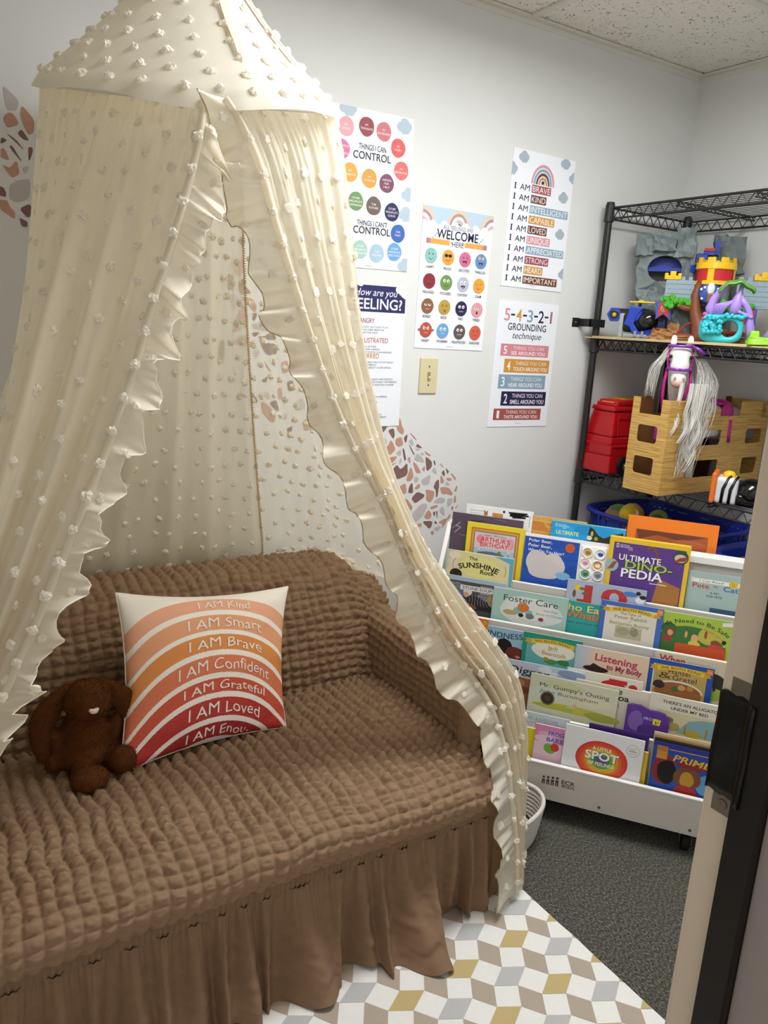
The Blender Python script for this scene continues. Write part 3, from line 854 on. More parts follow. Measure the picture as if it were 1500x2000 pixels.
# gathered ruffles along the opening
def ruffle(name, seam, outer, waves, amp, seed, nu=420, nv=16):
    A, B = resample(seam, nu), resample(outer, nu)
    P = np.zeros((nu, nv, 3)); s = np.linspace(0, 1, nu)
    view = np.array((-.53, -.82, .23))
    d = B - A; wv = np.sin(2 * math.pi * (s * waves + .6 * vnoise(s * waves * .6, s * 0, seed)))
    w2 = np.sin(2 * math.pi * (s * waves * 2.6 + .8 * vnoise(s * waves, s * 0 + 2, seed + 1)))
    tng = np.gradient(A, axis=0); tng /= np.linalg.norm(tng, axis=1, keepdims=True)
    for j in range(nv):
        t = j / (nv - 1)
        g = t ** 1.1
        bulge = amp * g * wv + amp * .4 * g * w2 + .0016 * np.sin(2 * math.pi * s * waves * 7) * (1 - t)
        P[:, j] = A + d * (t * (1 + .13 * g * np.cos(2 * math.pi * (s * waves) + 1) + .16 * g * vnoise(s * waves * .8, s * 0 + 4, seed + 5)))[:, None] + view * bulge[:, None] + tng * (.006 * g * np.cos(2 * math.pi * (s * waves + .25)) + .006 * g * vnoise(s * waves * 1.3, s * 0 + 7, seed + 6))[:, None]
        P[:, j] += view * .004
    o = add_obj(name, poly_grid_mesh(name, P), M_ruf, CN)
    hem = MB(); hem.tube([tuple(P[i, nv - 1]) for i in range(0, nu, 2)], .0011, 5); hem.obj('hem', M_hem if seed == 131 else M_tuft, o)
    N = grid_normals(P)
    for i in range(8, nu, 19): tuft_pts.append((P[i, int(nv * random.uniform(.3, .8))], N[i, nv // 2]))
    return P
ruffle('ruffle', SEAM_R, RUF_R, 19, .026, 131)
ruffle('ruffle', SEAM_L, RUF_L, 21, .026, 141)
for sm_pts in (SEAM_R, SEAM_L):
    h = MB(); q = resample(sm_pts, 160); view = np.array((-.53, -.82, .23))
    h.tube([tuple(p + view * .004) for p in q], .0065, 8); h.obj('edge_band', M_ruf, CN, smooth=True)
    for i in range(6, 160, 5): tuft_pts.append((q[i] + view * .011, view))

# bell-shaped top, hoop, ribbons, cord
APEX = HC + np.array((.028, .03, .335))
prof = [(1.0, 0.0), (.90, .026), (.80, .052), (.70, .080), (.60, .108), (.49, .142), (.38, .178), (.27, .218), (.17, .258), (.09, .295), (.04, .325), (.03, .34)]
NA = 120
T = np.zeros((NA + 1, 60, 3)); rr = np.interp(np.linspace(0, 1, 60), np.linspace(0, 1, len(prof)), [p[0] for p in prof]); hh = np.interp(np.linspace(0, 1, 60), np.linspace(0, 1, len(prof)), [p[1] for p in prof])
for k in range(NA + 1):
    a = 2 * math.pi * k / NA
    for j in range(60):
        base = HC + rr[j] * 1.012 * (math.cos(a) * HA + math.sin(a) * HF)
        lift = hh[j] / .34
        wob = .004 * math.sin(9 * a) * math.exp(-j / 9) + .0025 * math.sin(23 * a + j * .2) * math.exp(-j / 5) - .006 * abs(math.sin(3 * a)) * math.sin(math.pi * j / 59)
        up = (APEX - HC); up = up / np.linalg.norm(up)
        T[k, j] = base + up * hh[j] + (base - HC) / (np.linalg.norm(base - HC) + 1e-6) * wob * 1.0
        if j < 3: T[k, j, 2] -= (.012, .007, .003)[j] * (1 + .5 * math.sin(5 * a + 1))
add_obj('top_cone', poly_grid_mesh('top_cone', T), M_top, CN)
NT_ = grid_normals(T)
for j in range(3, 52, 5):
    r = rr[j] * .27; cnt = max(5, int(2 * math.pi * r / .055))
    for k in range(cnt):
        i = int(((k + .5 * (j // 5 % 2)) / cnt * NA)) % NA
        n = NT_[i, j]; c = T[i, j] - HC; n = n if np.dot(n[:2], c[:2]) > 0 else -n
        tuft_pts.append((T[i, j] + n * .002, n))
h = MB(); h.tube([tuple(HC + (hoop(a) - HC) * .955 + np.array((0, 0, -.008))) for a in range(0, 360, 6)], .0035, 8, closed=True); h.obj('hoop', mat('white_hoop', '#e9e4d8', rough=.5), CN, smooth=True)
for a, z0, z1, dx in ((62, 2.06, 1.835, .004), (22, 2.06, 1.885, .012)):
    r = MB(); i = int(a / 360 * NA); col_ = [T[i, j] for j in range(14, 58, 2)]
    L_ = [tuple(p + (T[i, 20] - HC) / np.linalg.norm(T[i, 20] - HC) * .006 + np.array((0, 0, .002 * math.sin(q * .9)))) for q, p in enumerate(col_)]
    tg = np.array(HA) * .0 + np.cross((T[i, 20] - HC), (0, 0, 1)); tg = tg / np.linalg.norm(tg) * .006
    vs = []; fs = []
    for q, p in enumerate(L_): vs += [tuple(np.array(p) - tg), tuple(np.array(p) + tg)]
    for q in range(len(L_) - 1): fs.append((2 * q, 2 * q + 1, 2 * q + 3, 2 * q + 2))
    r.add(vs, fs); o = r.obj('ribbon', M_ribbon, CN); so = o.modifiers.new('solid', 'SOLIDIFY'); so.thickness = .0012
c = MB(); c.tube([tuple(APEX + np.array((0, 0, -.02))), (float(APEX[0]), float(APEX[1]), ZC + .01)], .003, 6); c.obj('hanging_cord', M_ribbon, CN)

# tufts: short fluffy knots sewn all over the voile
tm = MB(); r_ = np.random.default_rng(5)
for p, n in tuft_pts:
    n = np.asarray(n) / (np.linalg.norm(n) + 1e-9); p = np.asarray(p)
    t1 = np.cross(n, (0.3, 0.2, 1.0)); t1 /= np.linalg.norm(t1) + 1e-9; t2 = np.cross(n, t1)
    R0 = r_.uniform(.0072, .0098); ks = 13; vs = []
    for ring, (rad, hgt) in enumerate(((1.0, .0), (.75, .0028), (.3, .0038))):
        for k in range(ks):
            a = 2 * math.pi * k / ks + ring * .3; q = R0 * rad * (r_.uniform(.45, 1.25) if ring == 0 else r_.uniform(.6, 1.35))
            vs.append(p + (t1 * math.cos(a) + t2 * math.sin(a)) * q + n * (hgt * r_.uniform(.3, 1.7)))
    for k in range(ks):
        a = 2 * math.pi * k / ks; q = R0 * r_.uniform(.6, 1.2); vs.append(p + (t1 * math.cos(a) + t2 * math.sin(a)) * q - n * .0022)
    fs = [(r * ks + k, r * ks + (k + 1) % ks, (r + 1) * ks + (k + 1) % ks, (r + 1) * ks + k) for r in range(2) for k in range(ks)] + [tuple(2 * ks + k for k in range(ks))]
    fs += [(3 * ks + (k + 1) % ks, 3 * ks + k, k, (k + 1) % ks)[::-1] for k in range(ks)] + [tuple(3 * ks + k for k in range(ks - 1, -1, -1))]
    tm.add(vs, fs)
t = tm.obj('tufts', M_tuft, CN); t['kind'] = 'stuff'
# ---------------------------------------------------------------- posters on the back wall
M_paper = mat('poster_paper', '#eceef4', rough=0.35, var=0.015, scale=8)
def wall_sheet(name, label, x, z, tilt, w=.279, h=.432):
    M_ = Matrix.Translation((x, -.0022, z)) @ Matrix.Rotation(-math.radians(tilt), 4, 'Y') @ Matrix.Rotation(math.pi / 2, 4, 'X')
    t = thing(name, label, 'poster', matrix=M_, group='posters on the back wall')
    b = MB(); b.box((-w / 2, -h / 2, -.0016), (w / 2, h / 2, 0)); b.obj('sheet', M_paper, t)
    p = Print(); p.W, p.H = w, h
    p.X = lambda nx: (nx - .5) * w
    p.Y = lambda ny: (.5 - ny) * h
    return t, p
NAVY = '#22254a'; DARK = '#20233a'; WHITE = '#f4f2f2'

t, p = wall_sheet('poster', 'tall poster of coloured circles titled things I can control', 1.2441, 1.7311, .78)
cl = (-.1395, -.216, .1395, .216)
for nx, ny, r in ((.20, .012, .028), (.885, .06, .026), (.97, .49, .024), (.95, .62, .026), (.97, .965, .026)): p.cloud(p.X(nx), p.Y(ny), r, '#b4c4d1', cl)
for nx, ny, c, L in ((.18, .125, '#dda3ab', ['MY', 'GOALS']), (.42, .104, '#93434a', ['MY', 'THOUGHTS']), (.63, .115, '#c9757b', ['MY', 'BOUNDARIES']), (.815, .20, '#d95f5c', ['MY', 'WORDS']),
        (.14, .265, '#d4709c', ['EXPRESSING', 'MY', 'FEELINGS']), (.867, .34, '#d9706a', ['MY', 'BEHAVIOR']), (.24, .40, '#dfa44b', ['MY', 'FRIENDS']), (.475, .42, '#d69b43', ['MY', 'CHOICES']), (.69, .435, '#7b4b62', ['ASKING', 'FOR', 'HELP']),
        (.32, .575, '#6f9460', ['OTHER', "PEOPLE'S", 'OPINIONS']), (.54, .59, '#6d5f57', ['THE', 'FUTURE']), (.77, .615, '#272c5c', ['OTHER', "PEOPLE'S", 'IDEAS']), (.86, .75, '#3d69b4', ['THE', 'PAST']),
        (.39, .88, '#a2c8bb', ['OTHER', "PEOPLE'S", 'THOUGHTS']), (.60, .895, '#a6c3d6', ['THE', 'WEATHER']), (.825, .875, '#6aa3dc', ['OTHER', "PEOPLE'S", 'FEELINGS'])):
    p.disc(p.X(nx), p.Y(ny), .0255, c, .0262, wob=.03)
    for i, s in enumerate(L): p.text(s, p.X(nx), p.Y(ny) + (len(L) / 2 - i - .85) * .0098, .0058, '#f6e6e4', w=min(.044, .0052 * len(s)))
p.text('THINGS I CAN', p.X(.50), p.Y(.245), .0155, DARK, w=.092); p.text('CONTROL', p.X(.50), p.Y(.305), .0205, DARK, w=.128, bold=.008)
p.text("THINGS I CAN'T", p.X(.53), p.Y(.722), .0145, DARK, w=.105); p.text('CONTROL', p.X(.53), p.Y(.775), .0205, DARK, w=.128, bold=.008)
p.text('Hadley Designs', p.X(.5), p.Y(.985), .0028, '#55586a')
p.obj('print', INK, t)

t, p = wall_sheet('poster', 'poster with a navy title block asking how are you feeling', 1.2505 + .037, 1.2539, .58, w=.205)
p.rect(-.1025, p.Y(.185), .1025, p.Y(0.004), '#2a2d5e')
for nx, ny, r in ((.07, .0, .016), (.2, -.005, .012), (.93, .02, .022), (1.0, .055, .016)): p.cloud(p.X(nx), p.Y(ny), r, '#eceef4', (-.1025, -.216, .1025, .216))
p.text('How are you', p.X(.47), p.Y(.075), .021, WHITE, w=.15, shear=.25); p.text('FEELING?', p.X(.5), p.Y(.165), .031, WHITE, w=.182, bold=.012)
for ny, hcol, s, L in ((.262, '#933a45', 'ANGRY', ['COUNT OUT LOUD TO 10.', 'TAKE DEEP BREATHS.', 'ASK FOR HELP.']), (.398, '#c25550', 'FRUSTRATED', ['WALK OUTSIDE', 'ASK FOR A BREAK', 'WRITE DOWN YOUR FEELINGS.']), (.507, '#d08a3a', 'WORRIED', ['PAUSE AND TALK TO AN ADULT.', 'HUG SOMEBODY.', 'THINK ABOUT A SAFE SPACE.']),
        (.63, '#45485a', 'SAD', ['MOVE YOUR BODY AND STRETCH.', 'TALK TO YOUR FAMILY OR FRIENDS', 'READ A BOOK AND PLAY A GAME.']), (.755, '#7e8797', 'CALM', ['HANG OUT WITH A FRIEND.', 'GET FRESH AIR.', 'USE NICE WORDS.']), (.865, '#55606a', 'HAPPY', ['SMILE AND LAUGH.', 'SHARE THIS FEELING.', 'PLAY WITH YOUR FRIENDS.'])):
    p.text(s, p.X(.21), p.Y(ny), .0148, hcol, w=.0105 * len(s), align='L', bold=.006)
    p.rect(p.X(.09), p.Y(ny) + .002, p.X(.16), p.Y(ny) + .0045, '#3a3c4a')
    for i, q in enumerate(L): p.text('-' + q, p.X(.23), p.Y(ny + .033 + i * .0195), .0052, '#60636f', w=.0045 * (len(q) + 1), align='L')
p.obj('print', INK, t)

t, p = wall_sheet('poster', 'poster of sixteen feeling faces under pencils and small rainbows', 1.5726, 1.5032, -.38)
p.rect(-.1395, p.Y(.12), .1395, p.Y(.003), '#b9cfe0')
def rainbow(p, cx, cy, R, cols, clip=None, wd=.19):
    for i, c in enumerate(cols):
        r1 = R * (1 - wd * i); r0 = R * (1 - wd * (i + .8))
        if r0 <= 0: continue
        a0, a1 = 0, math.pi
        if clip == 'L': a0, a1 = 0, math.pi / 2
        if clip == 'R': a0, a1 = math.pi / 2, math.pi
        p.arc(cx, cy, r0, r1, c, a0, a1, sy=1.15)
RB = ['#e2c7a8', '#b98d85', '#f0e4e2', '#d8a9ae', '#2b2f5a']
rainbow(p, -.1395, p.Y(.14), .050, RB, 'L'); rainbow(p, .0, p.Y(.125), .045, RB); rainbow(p, .1395, p.Y(.135), .050, RB, 'R')
for nx, r in ((.02, .018), (.14, .020), (.3, .022), (.45, .024), (.6, .024), (.75, .022), (.88, .020), (.98, .016)): p.cloud(p.X(nx), p.Y(.135), r, '#eceef4', cl)
p.text('ALL FEELINGS ARE', 0, p.Y(.145), .0125, '#45475f', w=.118); p.text('WELCOME', 0, p.Y(.212), .0270, DARK, w=.165, bold=.014); p.text('HERE', .003, p.Y(.262), .0165, '#3c3e55', w=.046)
for sx in (-1, 1):
    y = p.Y(.238); a = sx
    p.rect(min(a * .032, a * .118), y - .0075, max(a * .032, a * .118), y + .0075, '#e0a651'); p.rect(min(a * .104, a * .111), y - .0075, max(a * .104, a * .111), y + .0075, '#b58c8a'); p.rect(min(a * .111, a * .121), y - .0075, max(a * .111, a * .121), y + .0075, '#c0708a')
    p.poly([(a * .032, y - .0075), (a * .032, y + .0075), (a * .019, y)][::a], '#e8cfae'); p.poly([(a * .023, y - .0025), (a * .023, y + .0025), (a * .019, y)][::a], '#55485a')
    for q in (-.006, .001, .007): p.poly([(a * .092 + q, p.Y(.20) + q), (a * .092 + q + .002, p.Y(.20) + q + .004), (a * .092 + q + .004, p.Y(.20) + q), (a * .092 + q + .002, p.Y(.20) + q - .004)], '#6a6f95')
FC = [('HAPPY', '#8fc0ba'), ('PROUD', '#dfa03f'), ('EXCITED', '#cf6f94'), ('THRILLED', '#5a8fc8'), ('RELAXED', '#8a2d38'), ('FOCUSED', '#6f944f'), ('CONTENT', '#b3bcca'), ('CALM', '#e0a03d'), ('BORED', '#8d5f45'), ('SICK', '#b89a45'), ('SAD', '#27274e'), ('TIRED', '#dd9aa0'), ('ANGRY', '#b8503c'), ('WORRIED', '#6aa2d4'), ('FRUSTRATED', '#5e5450'), ('ANNOYED', '#cf6048')]
for k, (s, c) in enumerate(FC):
    cx = p.X((.145, .385, .63, .865)[k % 4]); row = k // 4; cy = p.Y((.34, .518, .695, .866)[row]); r = .0238
    p.disc(cx, cy, r, c); p.text(s, cx, p.Y((.428, .604, .778, .952)[row]), .0080, DARK, w=.0062 * len(s) if len(s) < 8 else .0056 * len(s), bold=.004)
    dk = '#2a2024' if s not in ('SAD', 'FRUSTRATED') else '#f2f0f0'
    big = s in ('FOCUSED', 'CONTENT', 'SAD', 'WORRIED', 'FRUSTRATED', 'ANGRY', 'BORED', 'TIRED')
    for e in (-1, 1):
        ex, ey = cx + e * .0075, cy + .0055
        if s == 'PROUD': p.disc(ex, ey, .0072, '#1c1a1c', .0050)
        elif s == 'THRILLED': p.poly([(ex + .008 * (1 if i % 2 == 0 else .45) * math.cos(math.pi / 2 + i * math.pi / 5), ey + .004 + .008 * (1 if i % 2 == 0 else .45) * math.sin(math.pi / 2 + i * math.pi / 5)) for i in range(10)], '#e7b25a')
        elif s in ('EXCITED', 'ANNOYED'): p.line([(ex - .003, ey + .003), (ex + .003 * 1, ey), (ex - .003, ey - .003)] if e < 0 else [(ex + .003, ey + .003), (ex - .003, ey), (ex + .003, ey - .003)], .0014, dk)
        elif s == 'SICK': p.line([(ex - .003, ey - .003), (ex + .003, ey + .003)], .0012, dk).line([(ex - .003, ey + .003), (ex + .003, ey - .003)], .0012, dk)
        elif s in ('RELAXED', 'CALM'): p.arc(ex, ey + .002, .003, .0042, '#5c1f28' if s == 'RELAXED' else '#7a531c', math.pi, 2 * math.pi, n=8)
        elif big:
            p.disc(ex, ey, .0052, '#f5f3f2'); p.disc(ex + .0008, ey - .001, .0021, '#17141c')
            if s in ('BORED', 'TIRED', 'ANGRY'): p.poly([(ex - .006, ey + .006), (ex + .006, ey + .006), (ex + .006, ey + (.0035 if s == 'ANGRY' and e > 0 else .001)), (ex - .006, ey + (.0035 if s == 'ANGRY' and e < 0 else .001))], c)
        else: p.disc(ex, ey, .0018, dk, .003)
    if s == 'PROUD': p.rect(cx - .004, cy + .006, cx + .004, cy + .008, '#1c1a1c')
    if s == 'ANGRY':
        for e in (-1, 1): p.line([(cx + e * .002, cy + .007), (cx + e * .013, cy + .013)], .0016, '#f0dcd6'); p.disc(cx + e * .0275, cy, .004, '#7c7a80')
    if s in ('HAPPY', 'PROUD', 'FOCUSED', 'RELAXED', 'CALM'): p.arc(cx, cy - .003, .0075, .0089, dk, math.pi * 1.1, math.pi * 1.9, n=10)
    elif s in ('EXCITED', 'THRILLED', 'CONTENT'): p.disc(cx, cy - .004, .0085, '#3a141e', .0095, a0=math.pi, a1=2 * math.pi, n=10); p.disc(cx, cy - .010, .004, '#d97a86', .0025)
    elif s == 'TIRED': p.disc(cx, cy - .009, .0035, '#2c1016', .0055)
    elif s in ('WORRIED',): p.arc(cx, cy - .013, .006, .0074, '#dce6f2', .3, math.pi - .3, n=8)
    elif s in ('SAD', 'FRUSTRATED'): p.line([(cx - .009 + i * .0036, cy - .009 + (.0014 if i % 2 else -.0014)) for i in range(6)], .0013, '#ded8dc')
    else: p.line([(cx - .0075, cy - .009), (cx + .0075, cy - .009)], .0014, '#e8c9b4' if s in ('BORED', 'ANGRY') else '#8d2f22')
    if s == 'SICK': p.disc(cx + .003, cy - .012, .003, '#a8412c', .0045)
p.text('Hadley Designs', 0, p.Y(.982), .0028, '#55586a')
p.obj('print', INK, t)

t, p = wall_sheet('poster', 'poster of I am affirmations in coloured boxes below a rainbow with a heart', 1.9100, 1.7184, -.79)
for nx, ny, r in ((.17, .055, .022), (0, .15, .024), (.84, .035, .022), (1.0, .13, .022), (.86, .285, .022), (.87, .56, .021), (1.0, .86, .022)): p.cloud(p.X(nx), p.Y(ny), r, '#a9b6c1', cl)
for i, c in enumerate(['#d99aa0', '#8aa3ba', '#6a4638', '#c99a55', '#b7bcc7']):
    p.arc(p.X(.5), p.Y(.225), .052 - .0105 * i - .0075, .052 - .0105 * i, c, 0, math.pi, sy=1.22)
for e in (-1, 1): p.disc(p.X(.5) + e * .0028, p.Y(.205), .0034, '#20233a', .0042)
p.poly([(p.X(.5) - .006, p.Y(.207)), (p.X(.5), p.Y(.224)), (p.X(.5) + .006, p.Y(.207))], '#20233a')
for i, (s, c, wd) in enumerate((('BRAVE', '#a45460', .31), ('KIND', '#6d4038', .25), ('INTELLIGENT', '#8fadc2', .63), ('CAPABLE', '#cf9a48', .42), ('LOVED', '#6d4034', .31), ('UNIQUE', '#d998a4', .38), ('APPRECIATED', '#8fadc2', .63), ('STRONG', '#99434f', .39), ('HEARD', '#cd9848', .31), ('IMPORTANT', '#6d3d2a', .57))):
    y = p.Y(.262 + .0748 * i)
    p.text('I', p.X(.075), y - .0098, .0185, DARK, w=.0048); p.line([(p.X(.075) - .0045, y + .008), (p.X(.075) + .0045, y + .008)], .002, DARK).line([(p.X(.075) - .0045, y - .0088), (p.X(.075) + .0045, y - .0088)], .002, DARK)
    p.text('AM', p.X(.225), y - .0098, .0185, DARK, w=.043)
    p.rect(p.X(.335), y - .0128, p.X(.335 + wd), y + .0128, c); p.text(s, p.X(.335 + wd / 2), y - .0093, .0185, '#f3ece9', w=p.W * (wd - .03))
p.text('Hadley Designs', 0, p.Y(.978), .0028, '#55586a')
p.obj('print', INK, t)

t, p = wall_sheet('poster', 'poster of the 5-4-3-2-1 grounding steps on five coloured bars', 1.9037, 1.2420, -.54)
for s, nx, c in (('5', .155, '#d98c98'), ('-', .245, DARK), ('4', .345, '#d9a052'), ('-', .44, DARK), ('3', .53, '#8ba7bd'), ('-', .625, DARK), ('2', .715, '#22234a'), ('-', .805, DARK), ('1', .885, '#b06a74')):
    if s == '-': p.rect(p.X(nx) - .009, p.Y(.107) - .003, p.X(nx) + .009, p.Y(.107) + .003, c)
    elif s == '1': p.rect(p.X(nx) - .0045, p.Y(.155), p.X(nx) + .0045, p.Y(.06), c)
    else: p.text(s, p.X(nx), p.Y(.155), .041, c, w=.026, bold=.012)
p.text('GROUNDING', p.X(.5), p.Y(.225), .0235, DARK, w=.178, bold=.008); p.text('technique', p.X(.5), p.Y(.29), .022, DARK, w=.135, shear=.3)
for n_, x0, x1, y0, y1, c, s in (('5', .10, .90, .335, .430, '#d2868e', 'SEE AROUND YOU'), ('4', .18, .94, .452, .560, '#cf943c', 'TOUCH AROUND YOU'), ('3', .11, .90, .577, .690, '#85a4b6', 'HEAR AROUND YOU'), ('2', .18, .94, .712, .828, '#22234c', 'SMELL AROUND YOU'), ('1', .08, .88, .852, .945, '#a0544c', 'TASTE AROUND YOU')):
    p.rect(p.X(x0), p.Y(y1), p.X(x1), p.Y(y0), c); h_ = (y1 - y0) * .432
    p.text(n_, p.X(x0 + .075), p.Y(y1) + h_ * .17, h_ * .66, '#f3eff0', w=.016 if n_ != '1' else .011, bold=.012)
    p.text('THINGS YOU CAN' if n_ != '1' else 'THING YOU CAN', p.X((x0 + x1) / 2 + .06), p.Y(y1) + h_ * .56, h_ * .29, '#f0dfe0', w=.145); p.text(s, p.X((x0 + x1) / 2 + .06), p.Y(y1) + h_ * .13, h_ * .29, '#f6f2f2', w=.16, bold=.008)
p.text('Hadley Designs', 0, p.Y(.975), .0028, '#55586a')
p.obj('print', INK, t)

# light switch
M_iv = mat('ivory_plastic', '#d3c9a0', rough=0.4, var=0.03)
sw = thing('light_switch', 'ivory toggle light switch plate on the back wall', 'light switch', (1.4952, 0, 1.2))
b = MB(); b.rbox((-.035, -.006, -.0573), (.035, 0, .0573), .0028); b.obj('plate', M_iv, sw, smooth=False)
b = MB(); b.box((-.0052, -.0075, -.0125), (.0052, -.0055, .0125)); b.obj('toggle_gap_shade', mat('switch_shadow_gap', '#8f8663', rough=.6), sw)  # darker box, shade of the slot round the toggle put into its colour
b = MB(); b.box((-.004, -.016, -.0075), (.004, -.006, .003), Matrix.Rotation(.5, 4, 'X')); b.obj('toggle', M_iv, sw, bevel=.001)
for z in (.030, -.030):
    b = MB(); b.lathe([(0, .0), (.0032, 0), (.0028, .0012), (0, .0015)], 12, Matrix.Translation((0, -.006, z)) @ Matrix.Rotation(math.pi / 2, 4, 'X')); b.obj('screw', M_steel, sw)

# ---------------------------------------------------------------- terrazzo stickers
DECAL_R = 't1387 1053 1394 1063 1399 1058 1406 1036 1415 1023 1413 1009 1397 1016 1386 1029;m1316 1042 1352 1042 1340 1023 1333 1018 1323 1025;m1352 1025 1374 1031 1380 1009 1375 995;g1311 1012 1327 1011 1348 996 1351 978 1338 973 1319 973;t1365 993 1375 983 1386 960 1369 945 1352 943 1344 966 1358 976;t1384 995 1406 1003 1416 976 1399 969 1385 977;m1415 999 1430 1011 1428 986 1423 981;p1437 1015 1447 1010 1471 987 1457 995;g1436 986 1445 995 1456 983 1453 969;m1472 978 1495 960 1466 967;g1462 961 1487 961 1474 953;m1437 977 1444 970 1466 937 1455 945;m1413 962 1419 963 1431 926 1424 921;g1389 949 1406 961 1410 944 1403 938;t1350 922 1361 935 1396 939 1382 920 1350 906;t1360 906 1398 921 1374 906 1363 900;g1412 933 1412 919 1405 908 1405 927;p1438 932 1447 934 1448 910 1437 923;g1473 945 1497 928 1505 912 1461 923;g1486 945 1497 947 1501 939 1493 937;t1501 953 1530 937 1527 933 1511 940;m1508 929 1515 930 1537 913 1537 895 1517 880;m1542 916 1548 918 1553 902 1548 900;m1380 896 1396 910 1409 894 1421 900 1436 915 1440 880 1433 870 1398 860 1387 867;t1458 918 1473 909 1496 876 1473 879;p1495 890 1509 901 1509 881;t1449 898 1455 896 1465 866 1453 851 1435 853;g1497 852 1536 872 1531 835 1505 834;g1469 863 1474 867 1488 857 1479 844 1468 850;g1538 881 1550 895 1563 868;m1580 872 1587 883 1595 872 1594 859;m1596 890 1612 876 1606 866;g1568 903 1577 908 1590 888;t1577 857 1581 865 1596 839 1580 836;t1598 853 1622 854 1626 844 1613 843;t1619 868 1625 869 1643 853 1644 842;m1571 851 1574 828 1570 789 1565 788 1561 816 1550 824 1559 845;t1390 824 1415 838 1434 846 1441 811 1421 809 1409 798 1402 803;m1462 847 1468 809 1446 812 1451 836;t1472 827 1487 841 1493 838 1493 825 1477 821;m1485 814 1521 798 1479 772 1464 788 1465 796;t1517 816 1526 818 1556 810 1554 787 1541 772 1523 782 1523 803;t1578 820 1589 823 1616 819 1634 800 1633 790 1611 798 1589 797;t1428 795 1445 790 1472 759 1452 741 1427 776;g1469 738 1502 769 1524 770 1531 760 1515 727 1489 708 1475 706;t1543 756 1573 761 1576 756 1558 749 1545 748;g1557 775 1580 788 1603 781 1605 770 1588 766 1559 768;g1614 780 1637 780 1637 765 1616 747;t1643 784 1649 790 1653 764 1643 762;g1584 745 1599 756 1610 716 1586 734;t1536 747 1550 732 1549 717 1534 712 1518 724;m1556 734 1562 739 1567 734 1564 719;m1569 740 1576 738 1576 708;m1512 708 1557 705 1554 683 1543 679;m1564 696 1568 706 1579 693;t1581 698 1613 711 1620 699 1598 672 1602 690;t1495 701 1506 702 1513 696 1509 687 1496 689;g1561 679 1595 685 1590 672 1576 665;t1560 672 1568 662 1563 653 1551 663;g1440 725 1451 732 1464 709;t1615 705 1632 728 1633 716 1625 704;p1651 743 1664 758 1656 741;g1375 858 1399 844 1380 843;g1602 840 1607 841 1623 828 1602 829;t1640 805 1651 826 1654 818 1650 803;t1632 750 1643 751 1643 738 1636 738;g810 1484 824 1515 832 1507 824 1488;t821 1483 843 1509 855 1478 841 1459 824 1465;m804 1467 824 1460 825 1427 806 1419;m838 1450 864 1430 876 1418 845 1412 837 1430;g809 1408 833 1412 838 1376 822 1365;t843 1404 876 1406 893 1384 886 1366 865 1388;m835 1390 854 1382 865 1367 845 1379;t830 1355 851 1373 865 1362 868 1320 843 1337;m899 1366 906 1379 912 1362;m880 1365 894 1366 889 1347 880 1344;g877 1336 913 1338 928 1328 925 1317 884 1323;t817 1307 829 1331 850 1319;m897 1301 919 1303 931 1313 943 1312 954 1302 950 1293 905 1297;m878 1311 898 1314 901 1310 887 1299;t822 1281 849 1303 866 1301 864 1269;m902 1285 955 1283 957 1255 925 1250;m780 1269 787 1289 798 1285 797 1227 781 1224;g879 1256 893 1267 905 1259 894 1240;t915 1239 943 1202 927 1213;m909 1178 931 1192 925 1172;m823 1211 836 1188 827 1195;g845 1190 865 1174 857 1152;m841 1146 866 1134 869 1127 845 1138;m875 1144 887 1141 902 1118 893 1113;g905 1141 929 1148 942 1130 929 1124;m936 1113 957 1125 969 1093 961 1090;t910 1117 924 1116 958 1081 956 1061 943 1057 915 1085;t959 1152 972 1161 979 1130 966 1121;g977 1064 996 1087 993 1067;m994 1038 1013 1046 1010 1026 1001 1021;t970 1231 991 1237 998 1206 977 1197;m990 1175 1009 1181 1019 1153 997 1147;g1020 1118 1045 1130 1056 1101 1031 1089;t1045 1060 1070 1071 1078 1036 1052 1030;m1083 1083 1102 1094 1114 1062 1091 1053;g1098 1029 1121 1041 1136 1010 1109 1002;t1000 1270 1015 1274 1026 1238 1003 1243'
DECAL_L = 'g272 1823 276 1825 305 1801 298 1780 277 1777;t268 1759 278 1772 289 1774 303 1752 276 1739;t309 1791 315 1788 335 1766 332 1738 319 1732 304 1771;m272 1730 293 1719 312 1696 290 1715;m297 1732 306 1743 322 1720 309 1721;m263 1719 276 1714 260 1703;m278 1700 284 1706 307 1668;m319 1707 328 1707 328 1697 321 1678 318 1678;t261 1695 269 1695 277 1674 275 1671 259 1675;t261 1661 275 1656 279 1657 293 1675 298 1646 281 1633;g304 1660 319 1665 311 1645;g274 1618 296 1632 321 1637 317 1595 295 1584 283 1583 274 1590;m248 1615 263 1611 267 1599 266 1591 249 1593;t243 1583 268 1585 273 1571 284 1560 283 1547 280 1546 252 1563;m293 1569 316 1583 325 1566 311 1549;m292 1550 310 1542 309 1530 296 1530;t338 1707 354 1720 360 1700 346 1688;g333 1655 349 1671 358 1653 340 1633;m331 1611 347 1622 349 1601 335 1592;t241 1725 257 1738 257 1718 245 1709;g234 1682 249 1693 251 1668 236 1661;m234 1644 247 1651 249 1633 236 1626'
ST = {'t': mat('sticker_terracotta', '#bf927e', .6, var=.05), 'm': mat('sticker_plum', '#80605d', .6, var=.05), 'g': mat('sticker_grey', '#bdb6b7', .6, var=.04), 'p': mat('sticker_pink', '#c3928c', .6, var=.05)}
def chaikin(P):
    out = []
    for i in range(len(P)):
        a, b_ = P[i], P[(i + 1) % len(P)]
        out += [(a[0] * .82 + b_[0] * .18, a[1] * .82 + b_[1] * .18), (a[0] * .18 + b_[0] * .82, a[1] * .18 + b_[1] * .82)]
    return out
